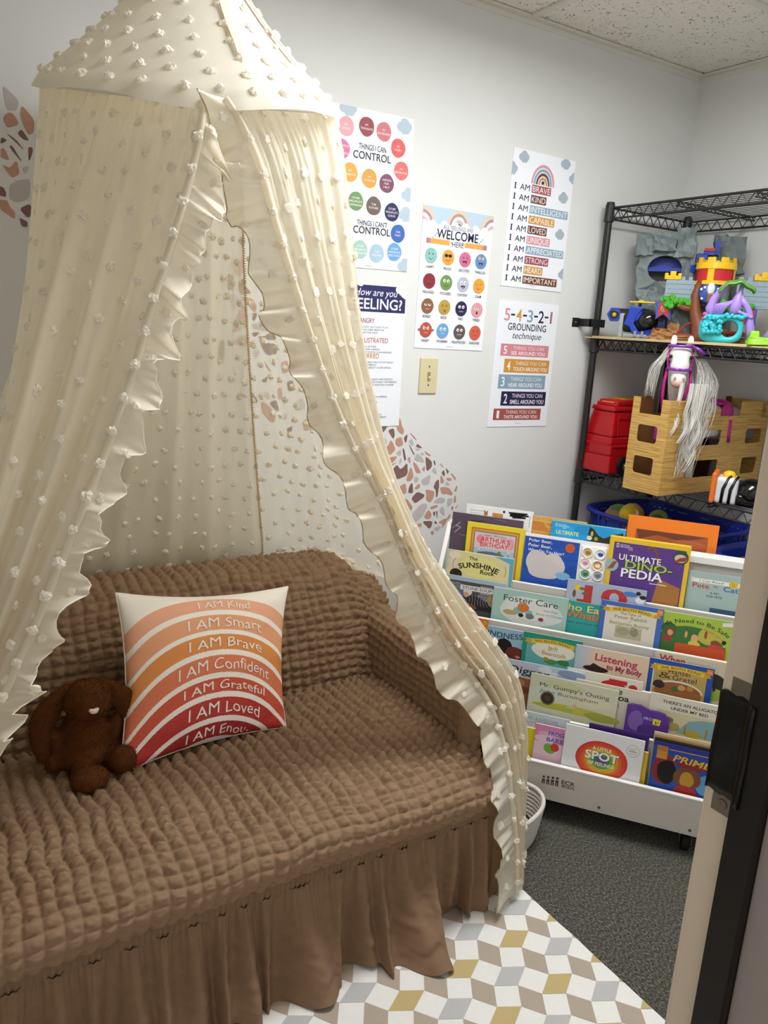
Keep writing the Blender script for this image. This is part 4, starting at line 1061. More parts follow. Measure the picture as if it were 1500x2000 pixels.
def decal(name, label, data):
    t = thing(name, label, 'wall sticker', (0, -.0004, 0), group='terrazzo stickers on the back wall')
    for q in data.split(';'):
        v = list(map(int, q[1:].split())); P = [(v[i] / 1000, v[i + 1] / 1000) for i in range(0, len(v), 2)]
        A = sum(P[i - 1][0] * P[i][1] - P[i][0] * P[i - 1][1] for i in range(len(P)))
        if A < 0: P = P[::-1]
        b = MB(); b.prism(chaikin(P), 0, .0006, Matrix.Rotation(math.pi / 2, 4, 'X')); b.obj('sticker_piece', ST[q[0]], t)
decal('wall_decal', 'terrazzo stone wall sticker partly behind the canopy, reaching to the bookcase', DECAL_R)
decal('wall_decal', 'terrazzo stone wall sticker at the far edge of the wall beyond the canopy', DECAL_L)
# ---------------------------------------------------------------- white tiered book display on casters
M_white = mat('white_laminate', '#d2ccc4', rough=0.4, var=0.02, scale=10)
M_edge = mat('white_edge_band', '#f0eeea', rough=0.35, var=0.01)
M_rub = mat('black_rubber', '#121212', rough=0.6)
BANG = math.radians(-52.7308)
BO = Vector((1.591, -.859, 0)); BD = Vector((math.cos(BANG), math.sin(BANG), 0)); BNB = Vector((-BD.y, BD.x, 0))
BC = thing('bookcase', 'white tiered book display rack on casters, full of picture books', 'bookcase', BO, (0, 0, BANG))
VR = [0, .07, .14, .21, .28, .40]; ZR = [.18, .285, .39, .494, .605, .66]
U0, U1 = -.612, .30
for u in (U0, U1 - .014):
    b = MB(); prof = [(-.002, .072), (-.002, .186), (.065, .292), (.135, .397), (.205, .501), (.275, .612), (.352, .745), (.44, .745), (.51, .64), (.51, .072)]
    b.prism([(y, z) for y, z in prof], u, u + .014, Matrix(((0, 0, 1, 0), (1, 0, 0, 0), (0, 1, 0, 0), (0, 0, 0, 1)))); b.obj('side_panel', M_edge, BC, bevel=.001)
b = MB(); b.box((U0 + .014, 0, .072), (U1 - .014, .012, .178)); fp = b.obj('front_panel', M_white, BC)
b = MB(); b.box((U0 + .014, -.0006, .1778), (U1 - .014, .0126, .1815)); b.obj('edge_strip', M_edge, fp)
for k in (1, 2, 3, 4):
    b = MB(); b.box((U0 + .014, VR[k], ZR[k] - .10), (U1 - .014, VR[k] + .009, ZR[k] - .002)); o = b.obj('tier_panel', M_white, BC)
    b = MB(); b.box((U0 + .014, VR[k] - .0006, ZR[k] - .0022), (U1 - .014, VR[k] + .0096, ZR[k] + .0012)); b.obj('edge_strip', M_edge, o)
for k in range(5):
    b = MB(); b.box((U0 + .014, VR[k] + (.012 if k == 0 else .009), ZR[k] - .101), (U1 - .014, VR[k + 1] if k < 4 else .375, ZR[k] - .093)); b.obj('tier_shelf', M_white, BC)
b = MB(); b.box((U0 + .014, .375, .51), (U1 - .014, .388, .724)); b.obj('back_panel', M_white, BC)
b = MB(); b.box((U0 + .014, .368, .724), (U1 - .014, .425, .745)); b.obj('top_ledge', M_edge, BC, bevel=.0015)
b = MB(); b.box((U0 + .014, .388, .556), (U1 - .014, .502, .566)); b.box((U0 + .014, .495, .556), (U1 - .014, .504, .66)); b.obj('rear_pocket', M_white, BC)
b = MB(); b.box((U0 + .014, .012, .072), (U1 - .014, .502, .080)); b.obj('base_board', M_white, BC)
for u in (U0 + .09, U1 - .09):
    for v in (.045, .40):
        c = MB(); c.lathe([(0, -.011), (.02, -.011), (.026, -.008), (.027, 0), (.026, .008), (.02, .011), (0, .011)], 20, Matrix.Translation((u, v, .0275)) @ Matrix.Rotation(math.pi / 2, 4, 'Y')); c.box((u - .022, v - .02, .064), (u + .022, v + .02, .072))
        o = c.obj('caster', M_rub, BC, smooth=False)
        c = MB()
        for s in (-1, 1): c.box((u + s * .0155 - .0012, v - .009, .02), (u + s * .0155 + .0012, v + .009, .066))
        c.obj('caster_fork', M_steel, o)
for u in (-.26, -.023, .2133):
    c = MB(); c.lathe([(0, 0), (.0045, 0), (.0042, .0008), (.0015, .0004), (0, .0002)], 14, Matrix.Translation((u, 0, .0875)) @ Matrix.Rotation(math.pi / 2, 4, 'X')); c.obj('screw', M_steel, fp)
lg = Print(.00002, .0003); lc = '#4a3a33'
for i in range(4):
    x = -.181 + i * .0125; top = .1405 + i * .0015
    lg.disc(x, top, .0038, lc, n=12); lg.rect(x - .0040, top - .0215 - i * .001, x + .0040, top - .0062, lc); lg.rect(x - .0007, top - .022 - i * .001, x + .0007, top - .013, '#dedad4')
lg.text('ECR', -.113, .1315, .0125, lc, w=.036, bold=.012); lg.text('4KIDS', -.113, .1215, .0078, lc, w=.036, bold=.01)
o = lg.obj('logo', INK, fp); o.rotation_euler = (math.pi / 2, 0, 0); o.location = (0, 0, 0)

# ---- books
M_pages = mat('book_pages', '#e9e2d2', rough=0.8, var=0.05, scale=20, stretch=(1, 1, 60))
_cov = {}
def cover_mat(c):
    if c not in _cov: _cov[c] = mat('book_cover_' + c[1:], c, rough=0.35, var=0.04, scale=25)
    return _cov[c]
TH = math.radians(5); UPV = Vector((0, 0, math.cos(TH))) + BNB * math.sin(TH); NV = -BNB * math.cos(TH) + Vector((0, 0, math.sin(TH)))
def book(label, k, o, u0, u1, h, th, col, draw=None, name='picture_book', tilt=0.0, hard=True, outline=None):
    P0 = BO + BNB * (VR[k] + .044) + Vector((0, 0, ZR[k] - .09)) + NV * o + BD * ((u0 + u1) / 2) + UPV * (h / 2)
    M_ = Matrix(((BD.x, UPV.x, NV.x, P0.x), (BD.y, UPV.y, NV.y, P0.y), (BD.z, UPV.z, NV.z, P0.z), (0, 0, 0, 1))) @ Matrix.Rotation(math.radians(tilt), 4, 'Z')
    t = thing(name, label, 'book', matrix=M_, group='picture books in the display rack')
    w = u1 - u0; W2, H2 = w / 2, h / 2; cv = .0022 if hard else .0007; ins = .003 if hard else .0004
    pr = lambda mb, z0, z1, q: mb.prism([(x * (1 - q / W2), y * (1 - q / H2)) for x, y in outline], z0, z1) if outline else mb.box((-W2 + q * .3, -H2 + q, z0), (W2 - q, H2 - q, z1))
    b = MB(); pr(b, -cv, 0, 0); b.obj('front_cover', cover_mat(col), t)
    b = MB(); pr(b, -th, -th + cv, 0); b.obj('back_cover', cover_mat(col), t)
    b = MB(); pr(b, -th + cv, -cv, ins); b.obj('pages', M_pages, t)
    if not outline:
        b = MB(); b.box((-W2 - .0004, -H2, -th), (-W2 + cv * .6, H2, -.0)); b.obj('spine', cover_mat(col), t)
    if draw:
        p = Print(.000012, .0002); p.W, p.H = w, h
        p.X = lambda nx: (nx - .5) * w
        p.T = lambda m: H2 - m
        draw(p); p.obj('cover_print', INK, t)
    return t
def blobs(p, L):
    for x, t, rx, ry, c in L: p.disc(p.X(x), p.T(t), rx, c, ry, wob=.06)
def full(p, c): p.rect(-p.W / 2 + .0003, -p.H / 2 + .0003, p.W / 2 - .0003, p.H / 2 - .0003, c)
def ribbon(p, top, txt, c='#e2b93a'):
    W = p.W
    p.poly([(p.X(.02), p.T(top + .017)), (p.X(.14), p.T(top + .019)), (p.X(.14), p.T(top + .007)), (p.X(.02), p.T(top + .006)), (p.X(.06), p.T(top + .0115))], '#c99a2c'); p.poly([(p.X(.98), p.T(top + .017)), (p.X(.86), p.T(top + .019)), (p.X(.86), p.T(top + .007)), (p.X(.98), p.T(top + .006)), (p.X(.94), p.T(top + .0115))], '#c99a2c')
    R = .30; p.arc(0, p.T(top) - R, R - .013, R, c, math.pi / 2 - W * .37 / R, math.pi / 2 + W * .37 / R, n=14)
    p.text(txt, 0, p.T(top + .0098), .0072, '#3a2a18', w=W * .60, bold=.006, arc=R)

def d_purple(p):
    full(p, '#57495a'); r = random.Random(3)
    for i in range(26):
        y = r.uniform(.0, .12); x = r.uniform(0, .8); c = r.choice(['#463a49', '#6d6070', '#8a7f8e', '#3c313e', '#7d7284']) if y < .05 else r.choice(['#8d8490', '#a49ca6', '#6d6070', '#b7b0b8'])
        p.poly([(p.X(x), p.T(y)), (p.X(min(1, x + r.uniform(.1, .3))), p.T(y + r.uniform(-.003, .004))), (p.X(min(1, x + .15)), p.T(y + r.uniform(.003, .008)))][::-1], c)
    p.line([(p.X(.12), p.T(.03)), (p.X(.06), p.T(.043)), (p.X(.13), p.T(.046)), (p.X(.05), p.T(.066))], .0016, '#d8d0d8').line([(p.X(.06), p.T(.043)), (p.X(.01), p.T(.053))], .0011, '#cfc6cf')
def d_arthur(p):
    full(p, '#e8d22f'); W, H = p.W, p.H
    for i in range(60): p.disc(random.uniform(-W / 2 + .003, W / 2 - .003), p.T(random.uniform(.003, .12)), .0009, '#a89020', n=5)
    p.rect(-W / 2 + .015, -H / 2, W / 2 - .015, p.T(.015), '#c9702e'); p.rect(-W / 2 + .019, -H / 2, W / 2 - .019, p.T(.019), '#d3a04a'); p.rect(-W / 2 + .024, -H / 2, W / 2 - .024, p.T(.025), '#61757a'); p.rect(-W / 2 + .027, -H / 2, W / 2 - .027, p.T(.028), '#dfc3c8')
    blobs(p, [(.25, .05, .012, .014, '#e08a96'), (.78, .055, .012, .018, '#e2a0a8')]); p.rect(-W / 2 + .027, -H / 2, W / 2 - .027, p.T(.079), '#a9c6d6')
    p.text('MARC BROWN', p.X(.5), p.T(.038), .0062, '#2c2a30', w=.068, arc=.25); p.text("ARTHUR'S", p.X(.51), p.T(.056), .0145, '#cc2a34', w=.094, bold=.012); p.text('BIRTHDAY', p.X(.50), p.T(.0725), .0145, '#cc2a34', w=.090, bold=.012)
    for x in (.24, .76): p.disc(p.X(x), p.T(.083), .005, '#c9d3d6'); p.rect(p.X(x) - .0018, p.T(.12), p.X(x) + .0018, p.T(.087), '#8d9a9c')
    p.disc(p.X(.45), p.T(.098), .045, '#5e6f86', .011); p.disc(p.X(.6), p.T(.088), .006, '#8f7a3a')
def d_polar(p):
    full(p, '#f1efec'); W, H = p.W, p.H
    p.rect(-W / 2, -H / 2, p.X(.66), p.T(.008), '#2252b4')
    for i in range(26): y = .012 + i * .0045; p.line([(p.X(.01), p.T(y)), (p.X(.3), p.T(y + .001)), (p.X(.65), p.T(y - .0005))], .0009, random.choice(['#1c459c', '#2d60c4', '#19408f']))
    for i, s in enumerate(('Polar Bear,', 'Polar Bear,', 'What Do You Hear?')): p.text(s, p.X(.05), p.T(.0225 + i * .0155), .0092, '#f2f2f4', w=.0052 * len(s) * 1.25, align='L', bold=.008)
    p.disc(p.X(.55), p.T(.028), .014, '#d9622a'); [p.rect(p.X(.55) - .009, p.T(.022 + i * .0045), p.X(.55) + .009, p.T(.0205 + i * .0045), '#a8431c') for i in range(4)]
    blobs(p, [(.18, .085, .036, .038, '#cfc6c8'), (.37, .09, .036, .038, '#d2cacb'), (.28, .105, .055, .03, '#cdc5c6'), (.5, .117, .022, .012, '#7fb4d8')])
def d_dino(p):
    full(p, '#e3bd25'); W, H = p.W, p.H
    p.rect(-W / 2 + .013, -H / 2, W / 2 - .012, p.T(.014), '#5a3a88')
    for i in range(40): p.disc(random.uniform(-W / 2 + .018, W / 2 - .018), p.T(random.uniform(.018, .14)), random.uniform(.002, .006), random.choice(['#54357f', '#624291']), n=7)
    p.rect(p.X(.09), p.T(.030), p.X(.12), p.T(.018), '#e8e2ee'); p.rect(p.X(.096), p.T(.028), p.X(.114), p.T(.020), '#5a3a88')
    for i, s in enumerate(('NATIONAL', 'GEOGRAPHIC')): p.text(s, p.X(.135), p.T(.0235 + i * .0055), .0040, '#efeaf2', w=.028 + .008 * i, align='L')
    p.text('KIDS', p.X(.27), p.T(.035), .0048, '#e6b62c', w=.013, bold=.01)
    p.line([(p.X(.47), p.T(.022)), (p.X(.55), p.T(.018)), (p.X(.59), p.T(.03)), (p.X(.63), p.T(.05)), (p.X(.65), p.T(.08))], .007, '#7d5038')
    p.poly([(p.X(.66), p.T(.105)), (p.X(.78), p.T(.115)), (p.X(.93), p.T(.125)), (p.X(.93), p.T(.19)), (p.X(.6), p.T(.19))][::-1], '#a86f35')
    p.disc(p.X(.89), p.T(.035), .021, '#3c4a3a'); p.disc(p.X(.89), p.T(.038), .017, '#c9bfae', .012); p.poly([(p.X(.80), p.T(.052)), (p.X(.88), p.T(.036)), (p.X(.98), p.T(.030)), (p.X(.95), p.T(.044))], '#9c3c34'); p.disc(p.X(.06), p.T(.085), .019, '#9fb2b4'); p.poly([(p.X(.01), p.T(.098)), (p.X(.07), p.T(.075)), (p.X(.13), p.T(.07)), (p.X(.08), p.T(.095))], '#8a5a30')
    for dx, dt, c in ((.0016, .0012, '#1f1a22'), (0, 0, '#f1eff2')):
        p.text('ULTIMATE', p.X(.40) + dx, p.T(.0655 + dt), .0175, c, w=.118, bold=.014); p.text('PEDIA', p.X(.45) + dx, p.T(.1155 + dt), .0255, c, w=.118, bold=.02)
    p.text('DINO-', p.X(.52) + .0016, p.T(.0893), .0215, '#1f2a12', w=.132, bold=.016); p.text('DINO-', p.X(.52), p.T(.088), .0215, '#a2c83a', w=.132, bold=.016)
    p.text('Second Edition', p.X(.66), p.T(.1255), .0048, '#f0e8ec', w=.047, bold=.02)
def d_pete(p):
    full(p, '#a4bab6')
    p.rect(p.X(.07), p.T(.030), p.X(.97), p.T(.019), '#eeeae2'); p.poly([(p.X(.03), p.T(.031)), (p.X(.09), p.T(.029)), (p.X(.09), p.T(.018)), (p.X(.03), p.T(.017)), (p.X(.055), p.T(.024))], '#dcd6ca')
    p.text('I Can Read!', p.X(.42), p.T(.0275), .0062, '#2a2a2e', w=.066); p.disc(p.X(.80), p.T(.024), .0125, '#e3b83a', .010); p.text('My', p.X(.80), p.T(.0235), .0042, '#5a4310'); p.text('First', p.X(.80), p.T(.0295), .0042, '#5a4310')
    p.text('Pete', p.X(.24), p.T(.046), .0135, '#b8303a', w=.045, bold=.012); p.text('the', p.X(.50), p.T(.040), .0062, '#33363a', w=.012); p.text('Cat', p.X(.77), p.T(.047), .0145, '#2a68b0', w=.040, bold=.012)
    p.text('A PET', p.X(.5), p.T(.0605), .0062, '#2c3430', w=.026, bold=.008); p.text('FOR PETE', p.X(.5), p.T(.0705), .0062, '#2c3430', w=.042, bold=.008); p.rect(p.X(.45), -p.H / 2, p.X(1), p.T(.1), '#3c5a78')
def d_discover(p):
    full(p, '#e9eaec'); p.text('Discover ancient', p.X(.06), p.T(.019), .0042, '#4a4c54', w=.05, align='L'); p.text('treasures', p.X(.06), p.T(.027), .0042, '#8a8c94', w=.05, align='L')
    p.poly([(p.X(.27), p.T(.012)), (p.X(.30), p.T(.018)), (p.X(.33), p.T(.012)), (p.X(.325), p.T(.03)), (p.X(.275), p.T(.03))][::-1], '#a8723c'); p.rect(p.X(.40), p.T(.032), p.X(.56), p.T(.018), '#c48a3c')
    p.disc(p.X(.57), p.T(.011), .004, '#141414'); p.line([(p.X(.64), p.T(.011)), (p.X(.92), p.T(.009)), (p.X(.66), p.T(.016)), (p.X(.94), p.T(.015)), (p.X(.66), p.T(.020)), (p.X(.9), p.T(.022)), (p.X(.70), p.T(.025))], .0048, '#141414')
    p.rect(p.X(.95), p.T(.05), p.X(.97), p.T(.012), '#c9cace')
def d_frogo(p):
    full(p, '#d3a150')
    for y in (.014, .03): p.line([(p.X(0), p.T(y)), (p.X(1), p.T(y))], .001, '#e6c988')
    p.line([(p.X(.16), p.T(0)), (p.X(.16), p.T(.014))], .001, '#e6c988'); p.poly([(p.X(.0), p.T(.016)), (p.X(.2), p.T(.018)), (p.X(.34), p.T(.045)), (p.X(0), p.T(.045))][::-1], '#c87f38'); p.text('Frog', p.X(.32), p.T(.024), .006, '#7a5a28', shear=.2)
def d_ult(p):
    full(p, '#2199d6'); p.rect(-p.W / 2, p.T(.0016), p.W / 2, p.T(0), '#d9d45a'); blobs(p, [(.2, .03, .03, .02, '#2aa4e0'), (.45, .02, .03, .015, '#1c8fcb')])
    p.rect(p.X(.05), p.T(.018), p.X(.075), p.T(.008), '#d8ecf6'); p.rect(p.X(.055), p.T(.0165), p.X(.07), p.T(.0095), '#2199d6')
    for i, s in enumerate(('NATIONAL', 'GEOGRAPHIC')): p.text(s, p.X(.09), p.T(.0125 + i * .0050), .0038, '#dff0fa', w=.027 + .006 * i, align='L')
    p.text('KIDS', p.X(.18), p.T(.0225), .0040, '#dff0fa', w=.011); p.text('ULTIMATE', p.X(.07), p.T(.040), .0115, '#e6e45c', w=.068, align='L', bold=.014)
    p.poly([(p.X(.52), p.T(.006)), (p.X(.58), p.T(.012)), (p.X(.64), p.T(.028)), (p.X(.72), p.T(.036)), (p.X(.84), p.T(.022)), (p.X(.97), p.T(.012)), (p.X(.99), p.T(.05)), (p.X(.5), p.T(.05))][::-1], '#33281f'); blobs(p, [(.56, .026, .004, .008, '#a9bf4a'), (.62, .04, .006, .006, '#8f9a3c'), (.53, .04, .008, .007, '#d8d4c8'), (.85, .036, .008, .01, '#5a4838')])
def d_orange(p):
    full(p, '#ec7d22'); p.rect(p.X(.10), -p.H / 2, p.X(.90), p.T(.040), '#a8572c'); p.poly([(p.X(.10), p.T(.040)), (p.X(.90), p.T(.040)), (p.X(.62), p.T(.062)), (p.X(.34), p.T(.052)), (p.X(.14), p.T(.07))][::-1], '#6e3a26'); blobs(p, [(.7, .068, .05, .012, '#b9623a')])
def d_sun(p):
    full(p, '#d9cf9a'); W, H = p.W, p.H
    p.poly([(p.X(.7), p.T(.0)), (p.X(1), p.T(0)), (p.X(1), p.T(.09)), (p.X(.95), p.T(.09)), (p.X(.94), p.T(.018))][::-1], '#5fa9c6'); p.poly([(p.X(0), p.T(0)), (p.X(.14), p.T(0)), (p.X(.06), p.T(.03)), (p.X(0), p.T(.09))][::-1], '#b9c8b4'); blobs(p, [(.1, .04, .013, .02, '#e2c8bc'), (.12, .015, .02, .012, '#e6d8c0'), (.5, .045, .06, .035, '#ddd68c')])
    p.arc(p.X(.5), p.T(.045), .084, .0853, '#3a3a28', -.35, .35, sy=.6).arc(p.X(.5), p.T(.045), .084, .0853, '#3a3a28', math.pi - .45, math.pi + .35, sy=.6)
    p.text('The', p.X(.40), p.T(.023), .0105, '#1d1712', w=.028, bold=.016); p.text('SUNSHINE', p.X(.49), p.T(.046), .0165, '#1d1712', w=.125, bold=.024, arc=.18); p.text('Rock', p.X(.63), p.T(.063), .0135, '#1d1712', w=.046, bold=.02); p.disc(p.X(.16), p.T(.075), .02, '#2a1c14', .018)
def d_ten(p):
    full(p, '#aab3c6'); p.rect(p.X(.0), p.T(.1), p.X(.0), p.T(.0), '#b8b0a8')
    p.text('10', p.X(.50), p.T(.062), .050, '#b83a34', w=.125, bold=.03); p.rect(p.X(.14), p.T(.064), p.X(.33), p.T(.056), '#b83a34')
    blobs(p, [(.14, .022, .0085, .009, '#e3c32c'), (.10, .042, .005, .012, '#7a5238'), (.2, .024, .01, .0045, '#8a6248'), (.24, .038, .010, .005, '#7d5a44'), (.26, .0165, .003, .003, '#b04a6a'), (.80, .018, .020, .008, '#4d7cc0'), (.90, .012, .007, .006, '#2a2a32'), (.93, .032, .013, .011, '#e6e6ea'), (.96, .022, .010, .006, '#26262c')])
def d_stone(p):
    full(p, '#a3b6c4'); W = p.W; p.rect(-W / 2 + .012, -p.H / 2, W / 2 - .002, p.T(.014), '#4a4a50')
    for i in range(14): y = .02 + (i % 7) * .010; p.rect(p.X(.08 + .5 * (i // 7) + .03 * (i % 2)), p.T(y + .008), p.X(.30 + .5 * (i // 7)), p.T(y), random.choice(['#7c7c84', '#8a8a90', '#62626a']))
    p.poly([(p.X(.07), p.T(.09)), (p.X(.20), p.T(.06)), (p.X(.55), p.T(.055)), (p.X(.75), p.T(.07)), (p.X(.9), p.T(.1)), (p.X(.07), p.T(.1))][::-1], '#232326')
    blobs(p, [(.28, .055, .018, .016, '#5b6f86'), (.42, .046, .014, .013, '#d8d4ce'), (.40, .055, .008, .009, '#c99a84'), (.82, .062, .017, .019, '#a8875a'), (.45, .092, .028, .009, '#8a4a2a'), (.3, .075, .03, .012, '#33363e'), (.88, .086, .012, .012, '#b9c2c6')])
    for i in range(7): p.line([(p.X(.45 + i * .05), p.T(.085)), (p.X(.47 + i * .04), p.T(.07)), (p.X(.44 + i * .055), p.T(.052))], .001, '#a9adb2')
    p.rect(p.X(.30), p.T(.041), p.X(.83), p.T(.025), '#d8d8d6'); p.text('STONE SOUP', p.X(.565), p.T(.0375), .0095, '#2a2a2c', w=.093, bold=.006)
def d_foster(p):
    full(p, '#a2c2ba'); blobs(p, [(.52, .060, .095, .045, '#cfd4d0'), (.5, .05, .07, .035, '#d6dad6')])
    p.text('Foster Care', p.X(.51), p.T(.036), .0185, '#24262a', w=.165); p.text("One Dog's", p.X(.79), p.T(.0515), .0062, '#44464a', w=.043); p.text('Story of Change', p.X(.77), p.T(.0645), .0062, '#44464a', w=.078)
    blobs(p, [(.36, .062, .016, .011, '#7fb0b0'), (.50, .064, .012, .010, '#7fb0b0'), (.42, .050, .018, .014, '#d0742e'), (.25, .071, .022, .008, '#b99a68'), (.52, .074, .013, .009, '#6f7274'), (.4, .075, .008, .006, '#1f1f22'), (.67, .078, .008, .006, '#8a3030')])
def d_who(p):
    full(p, '#2d9c97'); p.text('Who Eats', p.X(.44), p.T(.029), .0200, '#1f5a58', w=.165, bold=.02); p.text('Who Eats', p.X(.435), p.T(.028), .0200, '#ecd06a', w=.165, bold=.012); p.text('What?', p.X(.48), p.T(.050), .0190, '#7a3a1c', w=.10, bold=.024); p.text('What?', p.X(.475), p.T(.049), .0190, '#e07a38', w=.10, bold=.014); p.text('Food Chains and Food Webs', p.X(.42), p.T(.0665), .0062, '#1f3f7a', w=.15, bold=.01)
def d_peter(p):
    full(p, '#4068b6'); p.rect(-p.W / 2 + .014, -p.H / 2, p.W / 2 - .016, p.T(.013), '#d8d2c4')
    p.text('The Tales of', p.X(.49), p.T(.034), .0068, '#55503c', w=.058, bold=.006); p.text('Peter Rabbit', p.X(.50), p.T(.0475), .0098, '#9a8a4a', w=.092, bold=.014); p.text('&', p.X(.5), p.T(.055), .0055, '#9a8a4a'); p.text('Benjamin Bunny', p.X(.49), p.T(.0665), .0098, '#9a8a4a', w=.112, bold=.014)
    p.rect(p.X(.27), p.T(.105), p.X(.70), p.T(.069), '#b3ac90'); blobs(p, [(.4, .085, .02, .012, '#a09a80'), (.58, .083, .012, .013, '#8d8a70'), (.55, .072, .004, .006, '#9a967c')]); ribbon(p, .012, 'WE BOTH READ'); p.rect(p.X(.90), p.T(.019), p.X(.99), p.T(.003), '#d9862c'); p.text('1-2', p.X(.945), p.T(.0135), .005, '#f6e6d0', bold=.01)
def d_hansel(p):
    full(p, '#1f4c9c'); p.rect(-p.W / 2 + .014, -p.H / 2, p.W / 2 - .016, p.T(.013), '#b39a58'); p.rect(-p.W / 2 + .014, -p.H / 2, -p.W / 2 + .018, p.T(.013), '#c9c6c0')
    for dx, c in ((.0008, '#e0c88a'), (0, '#4a2418')): p.text('Hansel', p.X(.49) + dx, p.T(.036), .0145, c, w=.058, bold=.008); p.text('Gretel', p.X(.58) + dx, p.T(.053), .0145, c, w=.064, bold=.008); p.text('&', p.X(.28) + dx, p.T(.052), .0175, c, w=.034)
    p.disc(0, p.T(.083), p.W * .38, '#d8d4cc', .029, a0=0, a1=math.pi, n=16); p.disc(0, p.T(.083), p.W * .35, '#9c5a30', .024, a0=0, a1=math.pi, n=16); p.rect(-p.W * .36, -p.H / 2, p.W * .36, p.T(.082), '#9c6a3a'); blobs(p, [(.2, .072, .016, .012, '#2c2a2c'), (.55, .072, .010, .008, '#c99a5a'), (.68, .07, .009, .008, '#b9863c'), (.45, .078, .009, .008, '#4a6a48')]); ribbon(p, .012, 'WE BOTH READ'); p.rect(p.X(.89), p.T(.021), p.X(.985), p.T(.004), '#d9822c'); p.text('1-2', p.X(.937), p.T(.0150), .005, '#f6e6d0', bold=.01)
def d_kids(p):
    full(p, '#a3bf48'); p.disc(p.X(.48), p.T(.083), .088, '#3c7038', .050, n=28); p.rect(p.X(.05), -p.H / 2, p.X(.92), p.T(.078), '#3c7038'); blobs(p, [(.72, .055, .035, .024, '#b9b24a'), (.2, .05, .02, .02, '#356632')])
    p.text('Kids Need to Be Safe', p.X(.50), p.T(.0225), .0115, '#1f2216', w=.195, bold=.006, arc=.17); p.text('A Book for Children in Foster Care', p.X(.5), p.T(.0345), .0045, '#6a6a28', w=.17, arc=.14)
    blobs(p, [(.22, .058, .011, .014, '#8a4028'), (.22, .060, .0075, .009, '#d99a74'), (.19, .078, .014, .010, '#a03a3a'), (.53, .066, .010, .012, '#d9a878'), (.53, .082, .016, .009, '#d8c24a'), (.42, .058, .004, .010, '#d9a060'), (.79, .072, .013, .011, '#8a4a30'), (.80, .083, .020, .009, '#c2453a'), (.89, .064, .006, .006, '#2a1812'), (.66, .05, .004, .012, '#a8432c')]); p.rect(p.X(.30), -p.H / 2, p.X(.93), p.T(.086), '#c9562c'); p.poly([(p.X(.84), p.T(.008)), (p.X(.99), p.T(.002)), (p.X(.99), p.T(.014)), (p.X(.84), p.T(.018))][::-1], '#e8dfe2')
def d_turtle(p):
    full(p, '#dd6c28'); [p.text(s, p.W / 2 - .012 - q, p.T(t_), .0095, c, w=wd, align='R', bold=.014) for s, t_, c, wd, q in (('TLES.', .021, '#5b2a6a', .036, .014), ('HES.', .036, '#a52f28', .030, .0), ('OBE', .050, '#5b2a6a', .022, .004))]; p.disc(p.W / 2 - .010, p.T(.012), .006, '#a3b83a')
def d_kind(p):
    full(p, '#8fb6c8'); p.disc(p.X(.3), p.T(.075), .09, '#4e8a3c', .035, n=20); p.rect(-p.W / 2, -p.H / 2, p.W / 2, p.T(.07), '#2f5a3a'); blobs(p, [(.58, .056, .027, .024, '#191314'), (.82, .072, .03, .02, '#6e2a22'), (.25, .072, .005, .02, '#1f3a52'), (.4, .066, .003, .014, '#1f3a52'), (.88, .082, .008, .004, '#c97a74')]); p.text('KINDNESS', p.X(.53), p.T(.031), .0165, '#1f3050', w=p.W * .84, bold=.008, arc=-.35)
def d_jack(p):
    full(p, '#218a72'); p.rect(-p.W / 2 + .012, -p.H / 2, p.W / 2 - .010, p.T(.016), '#5fa8a8'); p.disc(p.X(.52), p.T(.046), .064, '#dedccc', .026, wob=.05); ribbon(p, .012, 'WE BOTH READ')
    p.text('Jack', p.X(.52), p.T(.0405), .0105, '#9a7a3a', w=.030, bold=.012); p.text('and the', p.X(.52), p.T(.046), .0042, '#6a604c', w=.026); p.text('Beanstalk', p.X(.55), p.T(.0600), .0120, '#b98a34', w=.072, bold=.012, rot=-.03); blobs(p, [(.72, .075, .018, .009, '#3c7a34'), (.5, .078, .02, .008, '#4a8a3c'), (.42, .072, .008, .006, '#a8843c')])
def d_listen(p):
    W = p.W; full(p, '#d8c0a4')
    for i in range(10): p.rect(p.X(i * .03), -p.H / 2, p.X(i * .03 + .031), p.H / 2 - .001, ['#a8bccb', '#aebccc', '#b4bccb', '#babcc9', '#c0bcc4', '#c6bdbd', '#ccbeb5', '#d0bfae', '#d4c0a8', '#d8c0a4'][i])
    for dx, c in ((.0007, '#6a2030'), (0, '#c23a66')): p.text('Listening', p.X(.56) + dx, p.T(.036 + dx), .0200, c, w=.118, bold=.016, rot=-.03); p.text('to My Body', p.X(.68) + dx, p.T(.057 + dx), .0150, '#a03054' if dx == 0 else c, w=.098, bold=.02, rot=-.02)
    p.disc(p.X(.30), p.T(.062), .036, '#2c1a1a', .009); p.poly([(p.X(.20), p.T(.058)), (p.X(.26), p.T(.045)), (p.X(.40), p.T(.056))], '#2c1a1a')
def d_when(p):
    full(p, '#c9bda4'); p.text('When', p.X(.24), p.T(.026), .020, '#b03038', w=.070, bold=.03); p.disc(p.X(.80), p.T(.06), .038, '#2b2620', .026); p.disc(p.X(.78), p.T(.095), .045, '#8fae4a', .02); blobs(p, [(.72, .082, .006, .006, '#d8d8c8'), (.85, .08, .004, .006, '#2b2620')])
